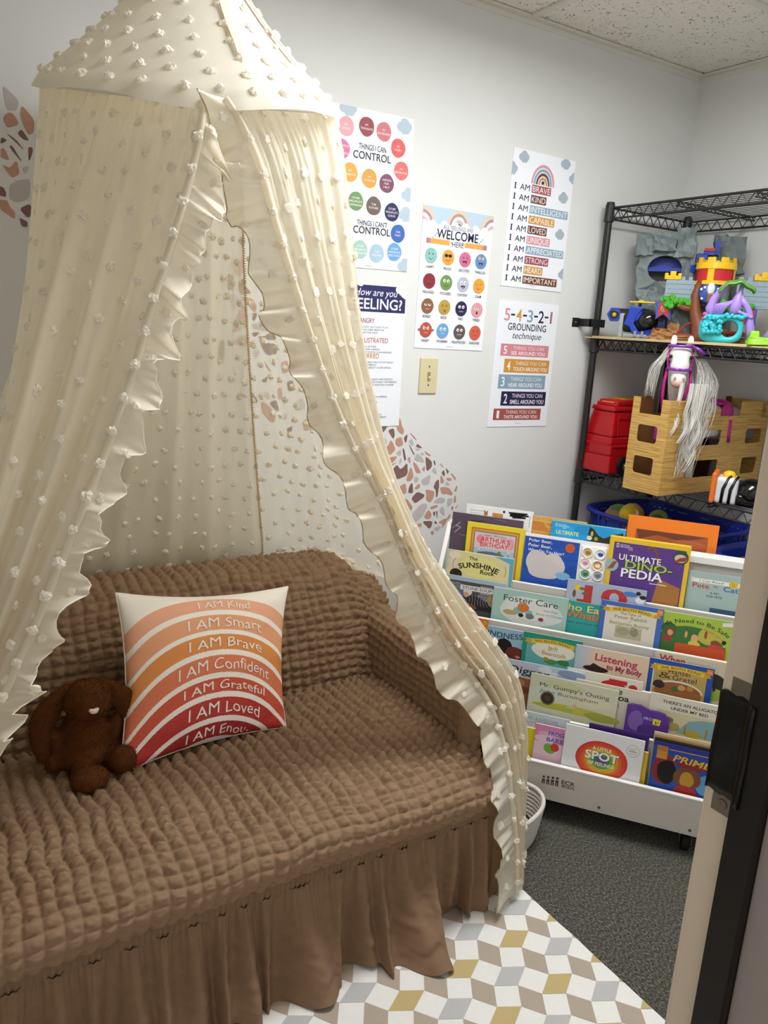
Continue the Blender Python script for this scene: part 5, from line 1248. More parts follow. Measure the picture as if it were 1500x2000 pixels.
def d_digger(p):
    full(p, '#b4bccb'); blobs(p, [(.85, .012, .04, .012, '#8494b8'), (.55, .012, .02, .010, '#cfd4dc'), (.62, .02, .02, .006, '#d6dae0')]); p.text('Digger', p.X(.36), p.T(.036), .0210, '#27222c', w=.12, shear=.15, bold=.012); p.poly([(p.X(.0), p.T(.07)), (p.X(.15), p.T(.045)), (p.X(.42), p.T(.05)), (p.X(.5), p.T(.075)), (p.X(.45), p.T(.15)), (p.X(0), p.T(.15))][::-1], '#8a5a3a'); blobs(p, [(.25, .065, .02, .012, '#a87448'), (.35, .085, .016, .01, '#6a3c26')])
def d_red(p):
    full(p, '#d9d4c6'); p.disc(p.X(.62), p.T(.030), .035, '#b8262e', .018); p.disc(p.X(.88), p.T(.024), .012, '#b8262e', .010); p.rect(p.X(.56), p.T(.02), p.X(.8), p.T(.008), '#b8262e')
def d_gumpy(p):
    full(p, '#cccbb2'); blobs(p, [(.4, .02, .06, .012, '#c3c79e'), (.2, .05, .05, .02, '#c6d0c0'), (.75, .05, .05, .015, '#d4d0b4'), (.6, .085, .10, .012, '#b9b448'), (.3, .088, .06, .008, '#a8b040'), (.85, .09, .05, .012, '#9aa040')])
    p.text("Mr. Gumpy's Outing", p.X(.51), p.T(.0335), .0120, '#3a342a', w=.196); p.text('John Burningham', p.X(.45), p.T(.0505), .0095, '#5a5648', w=.165, shear=.25); p.disc(p.X(.22), p.T(.066), .0205, '#6a5a3c'); p.disc(p.X(.22), p.T(.066), .0165, '#2e281c'); p.disc(p.X(.22), p.T(.066), .009, '#4a3a28'); blobs(p, [(.54, .072, .007, .005, '#d8b060'), (.5, .078, .012, .004, '#b8c0a8')])
def d_pan(p):
    full(p, '#d3ccb8'); p.text('e', p.X(.60), p.T(.020), .017, '#222026', w=.013, bold=.02); p.text('oa', p.X(.66), p.T(.038), .017, '#222026', w=.030, bold=.024); p.text('FOR', p.X(.58), p.T(.052), .0045, '#4a463c'); p.text('N FOS', p.X(.58), p.T(.059), .0045, '#4a463c'); p.rect(p.X(.53), p.T(.085), p.X(.56), p.T(.065), '#8aa6c8')
def d_frozen(p):
    p.text('FROZEN', p.X(.62), p.T(.036), .0075, '#c6d4f4', w=.044, bold=.006); p.rect(p.X(.64), p.T(.046), p.X(.80), p.T(.030), '#e8d62c', rot=-.06); p.text('$1', p.X(.72), p.T(.0425), .0085, '#1a1a1a', w=.010, bold=.02); blobs(p, [(.25, .045, .02, .03, '#7c5aa8'), (.55, .07, .03, .02, '#4a2c7a')])
def d_alli(p):
    full(p, '#d8d2c2'); p.rect(p.X(.12), -p.H / 2, p.W / 2 - .001, p.T(.042), '#c9c19a'); p.poly([(p.X(.4), p.T(.1)), (p.X(.55), p.T(.06)), (p.X(.72), p.T(.05)), (p.X(1), p.T(.045)), (p.X(1), p.T(.1))][::-1], '#7fa6ae')
    p.text("THERE'S AN ALLIGATOR", p.X(.56), p.T(.022), .0085, '#2c2422', w=p.W * .78, bold=.016); p.text('UNDER MY BED', p.X(.54), p.T(.037), .0085, '#2c2422', w=p.W * .50, bold=.016); p.disc(p.X(.62), p.T(.094), .026, '#b9a23c', .010); blobs(p, [(.28, .07, .014, .012, '#8a6a4a'), (.35, .085, .02, .012, '#a89a5a')])
    for x in (.52, .80): p.rect(p.X(x) - .002, p.T(.1), p.X(x) + .002, p.T(.076), '#a8743a'); p.disc(p.X(x), p.T(.074), .004, '#b98a4a')
def d_awesome(p):
    full(p, '#c6d0d4'); p.text('MY AWESOME', p.X(.62), p.T(.024), .0125, '#7fa0b6', w=.09); p.text('POT', p.X(.46), p.T(.040), .0125, '#b08a9c', w=.034); p.rect(-p.W / 2, -p.H / 2, p.W / 2, p.T(.05), '#9a7a86')
def d_froggy(p):
    full(p, '#d98cb2'); blobs(p, [(.25, .025, .03, .008, '#e6b0cc'), (.2, .04, .03, .012, '#eec6da')]); p.rect(-p.W / 2, -p.H / 2, p.W / 2, p.T(.05), '#e9c6d4'); p.text('FROGGY', p.X(.48), p.T(.026), .0115, '#2f62b8', w=.066, bold=.024); p.text('BAKES', p.X(.42), p.T(.045), .0115, '#2f62b8', w=.056, bold=.024)
    p.disc(p.X(.30), p.T(.066), .017, '#6fae3a', .014, rot=-.5); p.disc(p.X(.40), p.T(.06), .012, '#c8402a', .012)
def d_spot(p):
    full(p, '#e6e6e6')
    for i, c in enumerate(('#d23a2a', '#d84a2a', '#dd6a2a', '#d99a2c', '#b9b030', '#6a9a3c', '#4a7a5a', '#5a4a80')): r = 1 - i * .115; p.disc(p.X(.50), p.T(.083), .070 * r, c, .056 * r, n=36, wob=.015)
    p.text('A LITTLE', p.X(.49), p.T(.055), .0095, '#f4f2ee', w=.050, bold=.012); p.text('SPOT', p.X(.50) + .001, p.T(.0825), .0225, '#2a3a2a', w=.092, bold=.034); p.text('SPOT', p.X(.50), p.T(.082), .0225, '#f4f2f0', w=.090, bold=.026); p.text('OF FEELINGS', p.X(.50), p.T(.0985), .0095, '#f4f2ee', w=.070, bold=.014)
    p.arc(p.X(.87), p.T(.035), .0165, .0172, '#6a6a6a', 0, 2 * math.pi, n=28); p.text('POSTER &', p.X(.87), p.T(.038), .0042, '#2a2a2a', w=.020, bold=.014); p.text('INCLUDES A', p.X(.87), p.T(.030), .0026, '#5a5a5a', w=.018); p.text('ACTIVITIES', p.X(.87), p.T(.0445), .0026, '#5a5a5a', w=.016)
def d_prime(p):
    full(p, '#27489c'); blobs(p, [(.2, .075, .03, .042, '#8e2420'), (.24, .08, .024, .034, '#120f12'), (.85, .095, .03, .03, '#5f9ac6'), (.55, .085, .035, .03, '#7a4a34'), (.55, .09, .018, .022, '#c09030'), (.55, .125, .03, .018, '#a82a2a'), (.15, .028, .012, .014, '#30589e'), (.6, .05, .04, .01, '#8a2a2c')])
    p.rect(-p.W / 2, p.T(.012), p.W / 2, p.T(.001), '#26308c'); p.rect(p.X(.06), p.T(.046), p.X(.22), p.T(.010), '#c98a3a'); p.rect(p.X(.07), p.T(.024), p.X(.21), p.T(.012), '#b8702c')
    for dx, c in ((.0012, '#4a1a10'), (0, '#e8b83c')): p.text('PRIME', p.X(.58) + dx, p.T(.047 + dx), .0175, c, w=.092, bold=.02, shear=.25, rot=-.06)
    p.rect(p.X(.24), p.T(.0165), p.X(.95), p.T(.0145), '#d9a03a')

wave = [(-.0585, -.086), (.0585, -.086), (.0585, .052), (.055, .066), (.045, .074), (.025, .078), (.005, .077), (-.02, .086), (-.045, .0855), (-.056, .080)]
BOOKS = [
 ('white book with a black scribbled-out sticker and a cat, behind the top ledge', 4, -0.012, -0.555, -0.342, 0.299, .010, '#e9eaec', d_discover, True, 0),
 ('tan tiled-pattern book peeking out between the scribbled and the bright blue book', 4, -0.012, -0.341, -0.177, 0.29, .006, '#d3a150', d_frogo, False, 0),
 ('bright blue hardcover with yellow title and a dark butterfly, behind the top ledge', 4, 0, -0.28, -0.061, 0.286, .013, '#2199d6', d_ult, True, 0),
 ('large plain orange book with a brown picture, tallest at the back of the rack', 5, 0, -0.062, 0.2, 0.253, .010, '#ec7d22', d_orange, True, 0),
 ('dark stormy purple book with a lightning streak in the top tier', 4, 0, -0.595, -0.367, 0.269, .006, '#57495a', d_purple, False, 0),
 ('yellow-framed birthday storybook with red title in the top tier', 4, .010, -0.541, -0.357, 0.246, .006, '#e8d22f', d_arthur, False, 0),
 ('blue sound book with a white panel of round buttons', 4, .014, -0.354, -0.101, 0.236, .010, '#f1efec', d_polar, True, 0),
 ('thick purple and yellow dinosaur encyclopedia in the top tier', 4, .032, -0.101, 0.125, 0.266, .026, '#e3bd25', d_dino, True, 0),
 ('grey green early reader with red and blue title beside the dinosaur encyclopedia', 4, .012, .129, .281, 0.195, .004, '#a4bab6', d_pete, False, 0),
 ('pale yellow book with curved black title under the stormy purple book', 3, 0, -0.585, -0.372, 0.274, .006, '#d9cf9a', d_sun, False, 0),
 ('counting book with a big red number ten', 3, 0, -0.205, 0.022, 0.241, .006, '#aab3c6', d_ten, True, 0),
 ('grey book showing an old cook at a steaming pot', 3, .010, -0.59, -0.387, 0.196, .005, '#a3b6c4', d_stone, False, 0),
 ('wide pale teal book with an orange cat and thin handwritten title', 3, 0.022, -0.421, -0.193, 0.184, .006, '#a2c2ba', d_foster, False, 0),
 ('teal book with yellow and orange title beside the thin-lettered pale teal book', 3, .010, -.245, -.040, 0.178, .004, '#2d9c97', d_who, False, 0),
 ('blue-bordered cream reader with a yellow ribbon and a small rabbit sketch', 3, .018, -0.099, 0.075, 0.199, .005, '#4068b6', d_peter, False, 0),
 ('lime green book with three cheering children', 3, .010, 0.052, 0.268, 0.194, .005, '#a3bf48', d_kids, False, 0),
 ('orange book mostly hidden behind the canopy ruffle', 2, .010, -.600, -.417, 0.2, .006, '#dd6c28', d_turtle, False, 0),
 ('light blue book with dark hair silhouette on a green hill', 2, .006, -.452, -.300, 0.182, .005, '#8fb6c8', d_kind, False, 0),
 ('green-bordered reader with a yellow ribbon and leafy vines', 2, .012, -0.306, -0.133, 0.186, .005, '#218a72', d_jack, False, 0),
 ('pale blue and tan book with big raspberry title', 2, 0.018, -0.15, 0.055, 0.177, .005, '#a8bccb', d_listen, False, 0),
 ('tan book with a big dark round shape behind the royal blue reader', 2, 0, 0.067, 0.262, 0.196, .005, '#c9bda4', d_when, True, 0),
 ('royal blue reader with a yellow ribbon and brown title', 2, .012, 0.053, 0.226, 0.178, .005, '#1f4c9c', d_hansel, False, 0),
 ('lilac blue book with scrawled black title and brown dirt', 1, .006, -.362, -.112, 0.221, .006, '#b4bccb', d_digger, True, 0),
 ('cream book with a red teapot shape, top edge only', 1, 0, -0.163, 0.046, 0.228, .006, '#d9d4c6', d_red, True, 0),
 ('wide pale green book with a dark round seal and yellow meadow', 1, .024, -0.262, -0.015, 0.198, .006, '#cccbb2', d_gumpy, True, -.9),
 ('cream book with bold black letters peeking from behind the meadow book', 1, .012, -0.134, 0.07, 0.204, .006, '#d3ccb8', d_pan, True, 0),
 ('small purple shaped board book with a yellow price sticker', 1, .034, 0.01, 0.127, 0.171, .009, '#5b2f8c', d_frozen, True, 0),
 ('cream book with a bed picture in the second tier from the bottom', 1, .018, .068, .262, 0.209, .005, '#d8d2c2', d_alli, False, -1.2),
 ('pale blue book with thin grey blue title beside the canopy in the lowest tier', 0, .006, -.330, -.133, 0.209, .006, '#c6d0d4', d_awesome, True, 0),
 ('narrow plain yellow book next to the pink book', 0, .014, -.252, -.215, 0.165, .006, '#e0cf1e', None, False, 0),
 ('pink book with blue block letters in the lowest tier', 0, .022, -.223, -.075, 0.186, .005, '#d98cb2', d_froggy, False, 0),
 ('deep purple book behind the rainbow spot book', 0, .014, -.079, .081, 0.217, .006, '#3d1f6c', None, True, 0),
 ('white book with a big red and rainbow paint spot', 0, .034, -0.14, 0.071, 0.208, .006, '#e6e6e6', d_spot, True, -.5),
 ('slim golden yellow book between the rainbow spot book and the comics', 0, .024, .050, .084, 0.174, .006, '#d8b41e', None, False, 0),
 ('cream-edged comic at the back of the comic stack', 0, .010, .092, .262, 0.233, .003, '#d9cba8', None, False, 0),
 ('tan comic in the middle of the comic stack', 0, .016, .094, .262, 0.228, .002, '#b99a5a', None, False, 0),
 ('dark comic just behind the front superhero comic', 0, .022, .095, .263, 0.222, .002, '#3a2c28', None, False, 0),
 ('blue superhero comic with orange slanted title, front of the comic stack', 0, .030, .094, .264, 0.215, .002, '#27489c', d_prime, False, 0),
]
for L_, k, o_, a, b_, h, th, c, dr, hard, tl in BOOKS:
    t = book(L_, k, o_, a, b_, h, th, c, dr, hard=hard, tilt=tl, outline=wave if dr is d_frozen else None)
    if dr is d_polar:
        kp = MB(); kp.rbox((.046, -.115, -.001), (.122, .106, .0045), .002)
        kb = kp.obj('button_panel', M_edge, t)
        for i, (cx, cy) in enumerate(((.066, .086), (.103, .086), (.062, .053), (.099, .051), (.066, .020), (.103, .020))):
            r = MB(); r.lathe([(.0165, 0), (.0165, .003), (.0145, .0036), (.0140, .0012), (0, .001)], 24, Matrix.Translation((cx, cy, .0045))); ro = r.obj('button', M_edge, kb)
            q = Print(.00004, .0058); q.disc(cx, cy, .0125, ('#d9c08a', '#e8eef6', '#eee0e2', '#d8913c', '#7fae8e', '#a8aeb6')[i]); q.disc(cx + .001, cy - .001, .008, ('#a87028', '#2a4ea8', '#d98a9a', '#f0ece4', '#2f7a4a', '#70767e')[i], .006, wob=.12); q.obj('button_picture', INK, kb)
# ---------------------------------------------------------------- black wire shelving along the far wall
M_wire = mat('black_epoxy_wire', '#1d1c1c', rough=0.45, var=0.15, scale=60, spec=0.5)
WX0, WX1, WY0, WY1 = 2.205, 2.632, -.040, -1.240
WS = thing('wire_shelf', 'tall black wire shelving unit against the side wall, loaded with toys', 'shelf', (2.42, -.64, 0))
WO = Vector((2.42, -.64, 0))
def sh(m): m.v = [(x - WO.x, y - WO.y, z - WO.z) for x, y, z in m.v]; return m
LEVELS = [1.798, 1.345, .857, .455]
for x in (WX0, WX1):
    for y in (WY0, WY1):
        b = MB(); b.tube([(x, y, 0.0), (x, y, 1.812)], .0127, 14)
        for z in np.arange(.06, 1.8, .0254 * 2): b.tube([(x, y, z), (x, y, z + .002)], .0131, 14, cap=False)
        o = sh(b).obj('post', M_wire, WS, smooth=False)
        b = MB(); b.lathe([(0, 1.818), (.0135, 1.817), (.0145, 1.812), (.0145, 1.806), (.0125, 1.805)], 14, Matrix.Translation((x, y, 0))); sh(b).obj('post_cap', M_wire, o, smooth=True)
for z in LEVELS:
    b = MB(); zb = z - .036
    cs = [(WX0, WY0), (WX1, WY0), (WX1, WY1), (WX0, WY1)]
    for i in range(4):
        (x0, y0), (x1, y1) = cs[i], cs[(i + 1) % 4]
        b.tube([(x0, y0, z), (x1, y1, z)], .0036, 8); b.tube([(x0, y0, zb), (x1, y1, zb)], .0036, 8)
    for x, y in cs: b.lathe([(.0138, zb - .012), (.0175, zb - .010), (.0160, z + .010), (.0138, z + .012)], 14, Matrix.Translation((x, y, 0)), cap=False)
    fr = sh(b).obj('shelf_frame', M_wire, WS)
    b = MB()
    for i in range(4):
        (x0, y0), (x1, y1) = cs[i], cs[(i + 1) % 4]; L_ = math.hypot(x1 - x0, y1 - y0); n = int(L_ / .0215); n += n % 2
        b.tube([(x0 + (x1 - x0) * k / n, y0 + (y1 - y0) * k / n, zb + .002 if k % 2 else z - .002) for k in range(n + 1)], .0022, 6)
    for y in (WY0 - .28, WY0 - .56, WY0 - .84):
        b.tube([(WX0, y, z - .004), (WX1, y, z - .004)], .0032, 6); b.tube([(WX0, y, z - .016), (WX1, y, z - .016)], .0026, 6); n = 20
        b.tube([(WX0 + (WX1 - WX0) * k / n, y, z - .004 if k % 2 else z - .016) for k in range(n + 1)], .0018, 5)
    sh(b).obj('truss', M_wire, fr)
    b = MB()
    for k in range(1, 15): x = WX0 + (WX1 - WX0) * k / 15; b.tube([(x, WY0, z + .0015), (x, WY1, z + .0015)], .0015, 5)
    o = sh(b).obj('wire_deck', M_wire, fr); o['kind'] = 'stuff'
b = MB(); b.box((2.120, -.003, 1.386), (2.155, 0, 1.418)); b.box((2.150, -.060, 1.388), (2.224, -.054, 1.416)); b.box((2.150, -.060, 1.388), (2.155, 0, 1.416)); b.box((2.221, -.060, 1.388), (2.226, -.012, 1.416)); sh(b).obj('wall_bracket', M_wire, WS, bevel=.001)
b = MB(); b.lathe([(0, .003), (.003, .0028), (.0045, 0)], 10, Matrix.Translation((2.136, -.003, 1.402)) @ Matrix.Rotation(math.pi / 2, 4, 'X')); sh(b).obj('bracket_screw', M_steel, WS)

# cardboard laid on the second shelf
M_card = mat('cardboard', '#c9b48c', rough=0.85, var=0.1, scale=30, stretch=(1, 8, 20))
cb = thing('cardboard_sheet', 'flattened corrugated cardboard lying under the plastic castles', 'cardboard', (2.38, -.33, 1.3492))
b = MB(); b.prism([(-.205, .315), (.20, .315), (.20, -.44), (-.16, -.44), (-.195, -.1)], 0, .0045); b.obj('lower_sheet', M_card, cb, bevel=.001)
b = MB(); b.prism([(-.192, .290), (.20, .30), (.20, -.42), (-.13, -.42), (-.185, -.1)], .0048, .0085); b.obj('upper_sheet', M_card, cb, bevel=.001)
ZT = 1.358          # toys stand here
RA = math.radians(-52.6)
plast = {}
def pl(c, rough=.35, spec=.5):
    k = (c, rough)
    if k not in plast: plast[k] = mat('toy_plastic_' + c[1:], c, rough=rough, var=.06, scale=30, spec=spec, bump=.08, bscale=120)
    return plast[k]
def rock(mb, lo, hi, amp=.008, n=5, seed=0, taper=1.0):
    """chunky faceted block"""
    bm = bmesh.new(); bmesh.ops.create_cube(bm, size=1); bmesh.ops.subdivide_edges(bm, edges=bm.edges[:], cuts=n, use_grid_fill=True)
    r = random.Random(seed)
    for v in bm.verts:
        t = v.co.z + .5; s = 1 + (taper - 1) * t
        p = Vector((v.co.x * s, v.co.y * s, v.co.z))
        q = Vector([(lo[i] + hi[i]) / 2 + p[i] * (hi[i] - lo[i]) for i in range(3)])
        v.co = q + Vector((r.uniform(-1, 1), r.uniform(-1, 1), r.uniform(-.6, .6))) * amp
    return mb.bm(bm)

# ---- grey cave playset
G = pl('#7f8a8c', .6); GD = pl('#646d6e', .6); BL_ = pl('#1a3fb0'); BK = pl('#15161a'); YE = pl('#e6c322'); RD = pl('#b81f2c')
cv = thing('toy_cave_playset', 'grey rock cave playset with an oval window and blue rooms, behind the other toys', 'toy', (2.455, -.225, ZT), (0, 0, RA))
def oval_wall(mb, x0, x1, z0, z1, y0, y1, cx, cz, rx, rz, n=28, jit=.006, seed=1):
    r = random.Random(seed); outer = []
    for k in range(n):
        a = 2 * math.pi * k / n; c, s = math.cos(a), math.sin(a)
        tx = ((x1 if c > 0 else x0) - cx) / c if abs(c) > 1e-6 else 1e9; tz = ((z1 if s > 0 else z0) - cz) / s if abs(s) > 1e-6 else 1e9
        t = min(abs(tx), abs(tz)); outer.append((cx + c * t, cz + s * t))
    vs = []
    for k in range(n):
        a = 2 * math.pi * k / n; ix, iz = cx + rx * math.cos(a), cz + rz * math.sin(a); ox, oz = outer[k]
        vs += [(ix, y0 - .010, iz), ((ix + ox) / 2 + r.uniform(-jit, jit), y0 - .004 + r.uniform(-jit, jit), (iz + oz) / 2), (ox + r.uniform(-jit, jit), y0 + r.uniform(-jit, jit) * .5, oz + r.uniform(-jit, jit)), (ox, y1, oz), (ix, y0 + .02, iz)]
    fs = []
    for k in range(n):
        a, b_ = 5 * k, 5 * ((k + 1) % n)
        fs += [(a + i, b_ + i, b_ + i + 1, a + i + 1)[::-1] for i in range(3)] + [(a, a + 4, b_ + 4, b_)[::-1]]
    return mb.add(vs, fs)
b = MB(); oval_wall(b, -.185, -.005, .165, .335, -.02, .06, -.092, .245, .058, .046); b.obj('window_wall', G, cv, fix=True)
b = MB(); rock(b, (-.20, -.035, .29), (-.135, .05, .362), .006, 4, 2, .9); rock(b, (-.14, -.045, .305), (-.06, .05, .368), .006, 4, 3, .95); rock(b, (-.065, -.045, .285), (-.0, .05, .385), .006, 4, 4, .9); b.obj('rock_crown', G, cv)
b = MB(); rock(b, (-.175, -.02, .10), (-.10, .05, .185), .008, 4, 5); rock(b, (-.11, -.03, .095), (-.02, .04, .20), .009, 4, 6, .85); rock(b, (-.17, -.005, 0), (-.13, .05, .11), .006, 3, 7); rock(b, (-.05, -.02, 0), (.0, .05, .11), .006, 3, 8); b.obj('rock_base', G, cv)
b = MB(); b.box((-.155, .03, .185), (-.03, .065, .30)); b.obj('inner_room', BK, cv)
b = MB(); b.box((-.155, -.004, .238), (-.03, .03, .252)); b.box((-.15, .02, .25), (-.035, .03, .285)); b.box((-.15, .0, .185), (-.145, .03, .24)); b.obj('blue_floor', BL_, cv)
b = MB(); b.box((-.13, .0, .012), (-.05, .045, .115)); b.obj('blue_gate', BL_, cv); b = MB(); b.box((-.12, -.004, .005), (-.06, 0, .085)); b.obj('gate_opening', BK, cv)
b = MB(); rock(b, (.005, .0, .0), (.12, .06, .30), .005, 4, 9); rock(b, (.085, -.03, .235), (.165, .06, .358), .006, 4, 10, .85); rock(b, (.06, -.02, .28), (.10, .05, .365), .005, 3, 11); rock(b, (.10, -.015, .0), (.15, .05, .25), .006, 4, 12); b.obj('side_tower', GD, cv)
b = MB(); b.tube([(-.004, -.03, .10), (-.001, -.03, .335)], .009, 10); b.obj('lift_shaft', G, cv)
b = MB(); b.tube([(-.004, -.03, .10), (-.0035, -.03, .125)], .0105, 10); b.tube([(0, -.03, .235), (.0, -.03, .26)], .0105, 10); b.box((.01, -.035, .265), (.045, .0, .30)); b.box((.03, -.035, .295), (.075, -.01, .312)); b.box((.066, -.035, .295), (.08, -.01, .345)); b.obj('blue_lift', BL_, cv)
b = MB(); b.lathe([(0, 0), (.02, 0), (.024, .006), (0, .008)], 16, Matrix.Translation((.028, -.03, .262))); b.obj('yellow_pad', YE, cv); b = MB(); b.box((.032, -.038, .308), (.066, -.012, .318)); b.obj('red_seat', RD, cv)

# ---- blue lattice net leaning behind the helicopter
lt_ = thing('toy_lattice_panel', 'blue plastic lattice panel leaning behind the blue helicopter', 'toy', (2.385, -.150, ZT), (math.radians(-7), math.radians(-6), RA))
b = MB(); w_, h_ = .082, .118
for x in (0, w_ - .004): b.box((x - w_ / 2, -.002, 0), (x + .004 - w_ / 2, .002, h_))
for z in (0, h_ - .006): b.box((-w_ / 2, -.002, z), (w_ / 2, .002, z + .006))
b.obj('frame', BL_, lt_)
b = MB()
for i in range(11): b.box((-w_ / 2 + .003 + i * .0072, -.0012, .004), (-w_ / 2 + .0058 + i * .0072, .0012, h_ - .004))
for j in range(9):
    for i in range(11): b.box((-w_ / 2 + .003 + i * .0072, -.0014, .010 + j * .012 + (.006 if i % 2 else 0)), (-w_ / 2 + .0102 + i * .0072, .0014, .0135 + j * .012 + (.006 if i % 2 else 0)))
b.obj('lattice', BL_, lt_)

# ---- blue and black helicopter
hp = thing('toy_helicopter', 'blue and black toy helicopter with a smoked dome and yellow rotor', 'toy', (2.285, -.165, ZT), (0, 0, RA))
b = MB(); b.ell((.012, 0, .058), (.052, .045, .046), seg=20, rings=12); b.rbox((-.055, -.03, .02), (.03, .03, .085), .012); b.obj('body', BK, hp, smooth=True)
b = MB(); b.prism([(-.035, .108), (.012, .105), (-.010, .075), (-.016, .048), (.004, .022), (.060, .018), (.062, .030), (.046, .012), (.036, .004), (.022, .016), (-.014, .010), (-.030, .038), (-.050, .045), (-.042, .07)][::-1], -.050, -.035, Matrix(((1, 0, 0, 0), (0, 0, 1, 0), (0, 1, 0, 0), (0, 0, 0, 1)))); b.obj('blue_shell', BL_, hp, fix=True, bevel=.003)
b = MB(); b.rbox((-.035, -.045, .055), (.01, .03, .108), .012); b.obj('blue_hood', BL_, hp)
b = MB(); b.ell((.028, -.030, .062), (.036, .028, .033), seg=24, rings=14); b.obj('canopy_dome', mat('smoked_dome', '#161612', rough=.08, var=.1, coat=.5), hp, smooth=True)
b = MB(); b.tube([(-.005, 0, .10), (-.005, 0, .122)], .006, 10); b.box((-.08, -.008, .085), (-.02, .008, .10)); b.obj('mast', BK, hp)
b = MB(); b.prism([(-.042, -.007), (-.010, -.012), (.010, -.012), (.045, -.006), (.046, .004), (.010, .012), (-.010, .012), (-.040, .005)], .121, .127); b.ell((-.002, 0, .127), (.012, .012, .006), seg=12, rings=6); b.obj('rotor', YE, hp, bevel=.002)
tr_ = Matrix.Translation((-.088, -.005, .078)) @ Matrix.Rotation(math.pi / 2, 4, 'X')
b = MB(); b.prism([(.026 * (1 if k % 2 == 0 else .86) * math.cos(k * math.pi / 6), .027 * (1 if k % 2 == 0 else .86) * math.sin(k * math.pi / 6)) for k in range(12)], -.012, .012, tr_); b.obj('tail_fan', BL_, hp, bevel=.002)
b = MB(); b.lathe([(.0, .013), (.014, .013), (.016, .0125)], 18, tr_, cap=False); b.obj('fan_hole', BK, hp); b = MB(); b.lathe([(0, .0165), (.003, .0155), (.005, .0135), (.0075, .0135)], 14, tr_); b.obj('fan_hub', YE, hp)
b = MB(); b.rbox((-.068, -.02, .0), (-.052, -.008, .082), .003); b.obj('grey_strut', pl('#a8acac'), hp)
b = MB(); b.rbox((-.05, -.05, .0), (.06, -.02, .014), .004)
for x in (-.008, .016): b.tube([(x, -.052, .004), (x, -.048, .024)], .005, 8)
for x in (.03, .055): b.tube([(x, -.058, .002), (x + .012, -.05, .006)], .003, 6)
b.obj('skids', pl('#8f9295'), hp)

# ---- storybook castle with tree
kc = thing('toy_castle', 'toy castle with a yellow and red round tower, tree trunk and pale blue walls', 'toy', (2.385, -.376, ZT), (0, 0, RA))
SB = pl('#93a4b0', .55); BR = pl('#7a3f22', .55); TAN = pl('#9a6a38', .6); GR = pl('#4aa52a', .5); YL = pl('#eebf16', .35)
for x0, x1, z0, z1 in ((-.155, -.062, .115, .200), (.070, .175, .115, .205)):
    b = MB(); b.rbox((x0, -.012, z0), (x1, .012, z1), .002)
    n = 4
    for i in range(n): q = (x1 - x0) / n; b.box((x0 + i * q + q * .1, -.012, z1 - .002), (x0 + i * q + q * .6, .012, z1 + .011))
    for i in range(5):
        for j in range(5): b.box((x0 + .006 + i * (x1 - x0 - .012) / 5 + (.004 if j % 2 else 0), -.0138, z0 + .008 + j * .016), (x0 + .006 + (i + .86) * (x1 - x0 - .012) / 5, -.011, z0 + .021 + j * .016))
    b.obj('wall', SB, kc)
for x0, x1, z in ((-.162, -.108, .200), (.118, .178, .205)):
    b = MB(); b.rbox((x0, -.016, z), (x1, .016, z + .014), .003); c = (x0 + x1) / 2
    b.rbox((c - .010, -.017, z + .006), (c + .010, .017, z + .028), .003); b.rbox((x0, -.017, z), (x0 + .012, .017, z + .022), .003); b.rbox((x1 - .012, -.017, z), (x1, .017, z + .022), .003); b.obj('battlement', YL, kc)
tw = Matrix.Translation((-.002, .012, 0))
b = MB(); b.lathe([(.060, .196), (.060, .242)], 32, tw, cap=False); b.obj('tower_band', pl('#c8202c'), kc, smooth=True)
b = MB(); b.lathe([(.058, .186), (.066, .187), (.066, .198), (.061, .200)], 32, tw, cap=False); b.lathe([(.061, .236), (.065, .238), (.063, .258), (.057, .258), (.055, .240)], 32, tw, cap=False)
for k in range(9):
    a = 2 * math.pi * k / 9; b.lathe([(.057, .256), (.063, .256), (.062, .274), (.058, .274), (.057, .256)], 4, tw, a0=a, a1=a + .42, cap=False)
for a in (-2.0, -.5, 1.2, 2.8): b.lathe([(.0605, .198), (.0625, .198), (.0625, .242), (.0605, .242)], 3, tw, a0=a, a1=a + .34, cap=False)
b.obj('tower_crown', YL, kc)
b = MB(); b.lathe([(.052, .12), (.052, .19)], 24, tw, cap=False); b.obj('tower_wall', pl('#7c8488', .5), kc, smooth=True)
b = MB(); b.lathe([(0, .01), (.028, .008), (.038, 0)], 24, Matrix.Translation((-.012, -.045, .158)) @ Matrix.Rotation(math.pi / 2, 4, 'X')); b.obj('star_disc', pl('#3558a8'), kc, smooth=True)
b = MB()
for x, z in ((-.040, .170), (.012, .172), (-.035, .140), (-.030, .176)): b.lathe([(0, .001), (.0045, 0)], 5, Matrix.Translation((x, -.0585, z)) @ Matrix.Rotation(math.pi / 2, 4, 'X'))
b.ell((-.010, -.055, .172), (.012, .008, .020), seg=12, rings=8); b.obj('white_star', pl('#e8e8ea'), kc)
b = MB(); b.rbox((-.020, -.066, .128), (.004, -.05, .158), .004); b.rbox((-.014, -.066, .10), (.0, -.05, .13), .003); b.obj('bronze_door', pl('#8a5a2a', .3), kc)
b = MB(); b.tube([(-.045, -.03, .20), (-.055, -.035, .15), (-.050, -.04, .10), (-.035, -.045, .06), (-.02, -.05, .03), (-.02, -.05, 0)], [.010, .015, .018, .024, .034, .05], 12)
b.tube([(-.05, -.035, .105), (-.085, -.035, .108), (-.115, -.03, .118)], [.014, .011, .008], 10); b.tube([(-.03, -.045, .06), (-.005, -.055, .075), (.02, -.05, .085)], [.016, .013, .008], 10); b.tube([(-.03, -.05, .02), (.03, -.055, .012), (.05, -.05, 0)], [.02, .014, .012], 8); b.obj('tree_trunk', BR, kc, smooth=True)
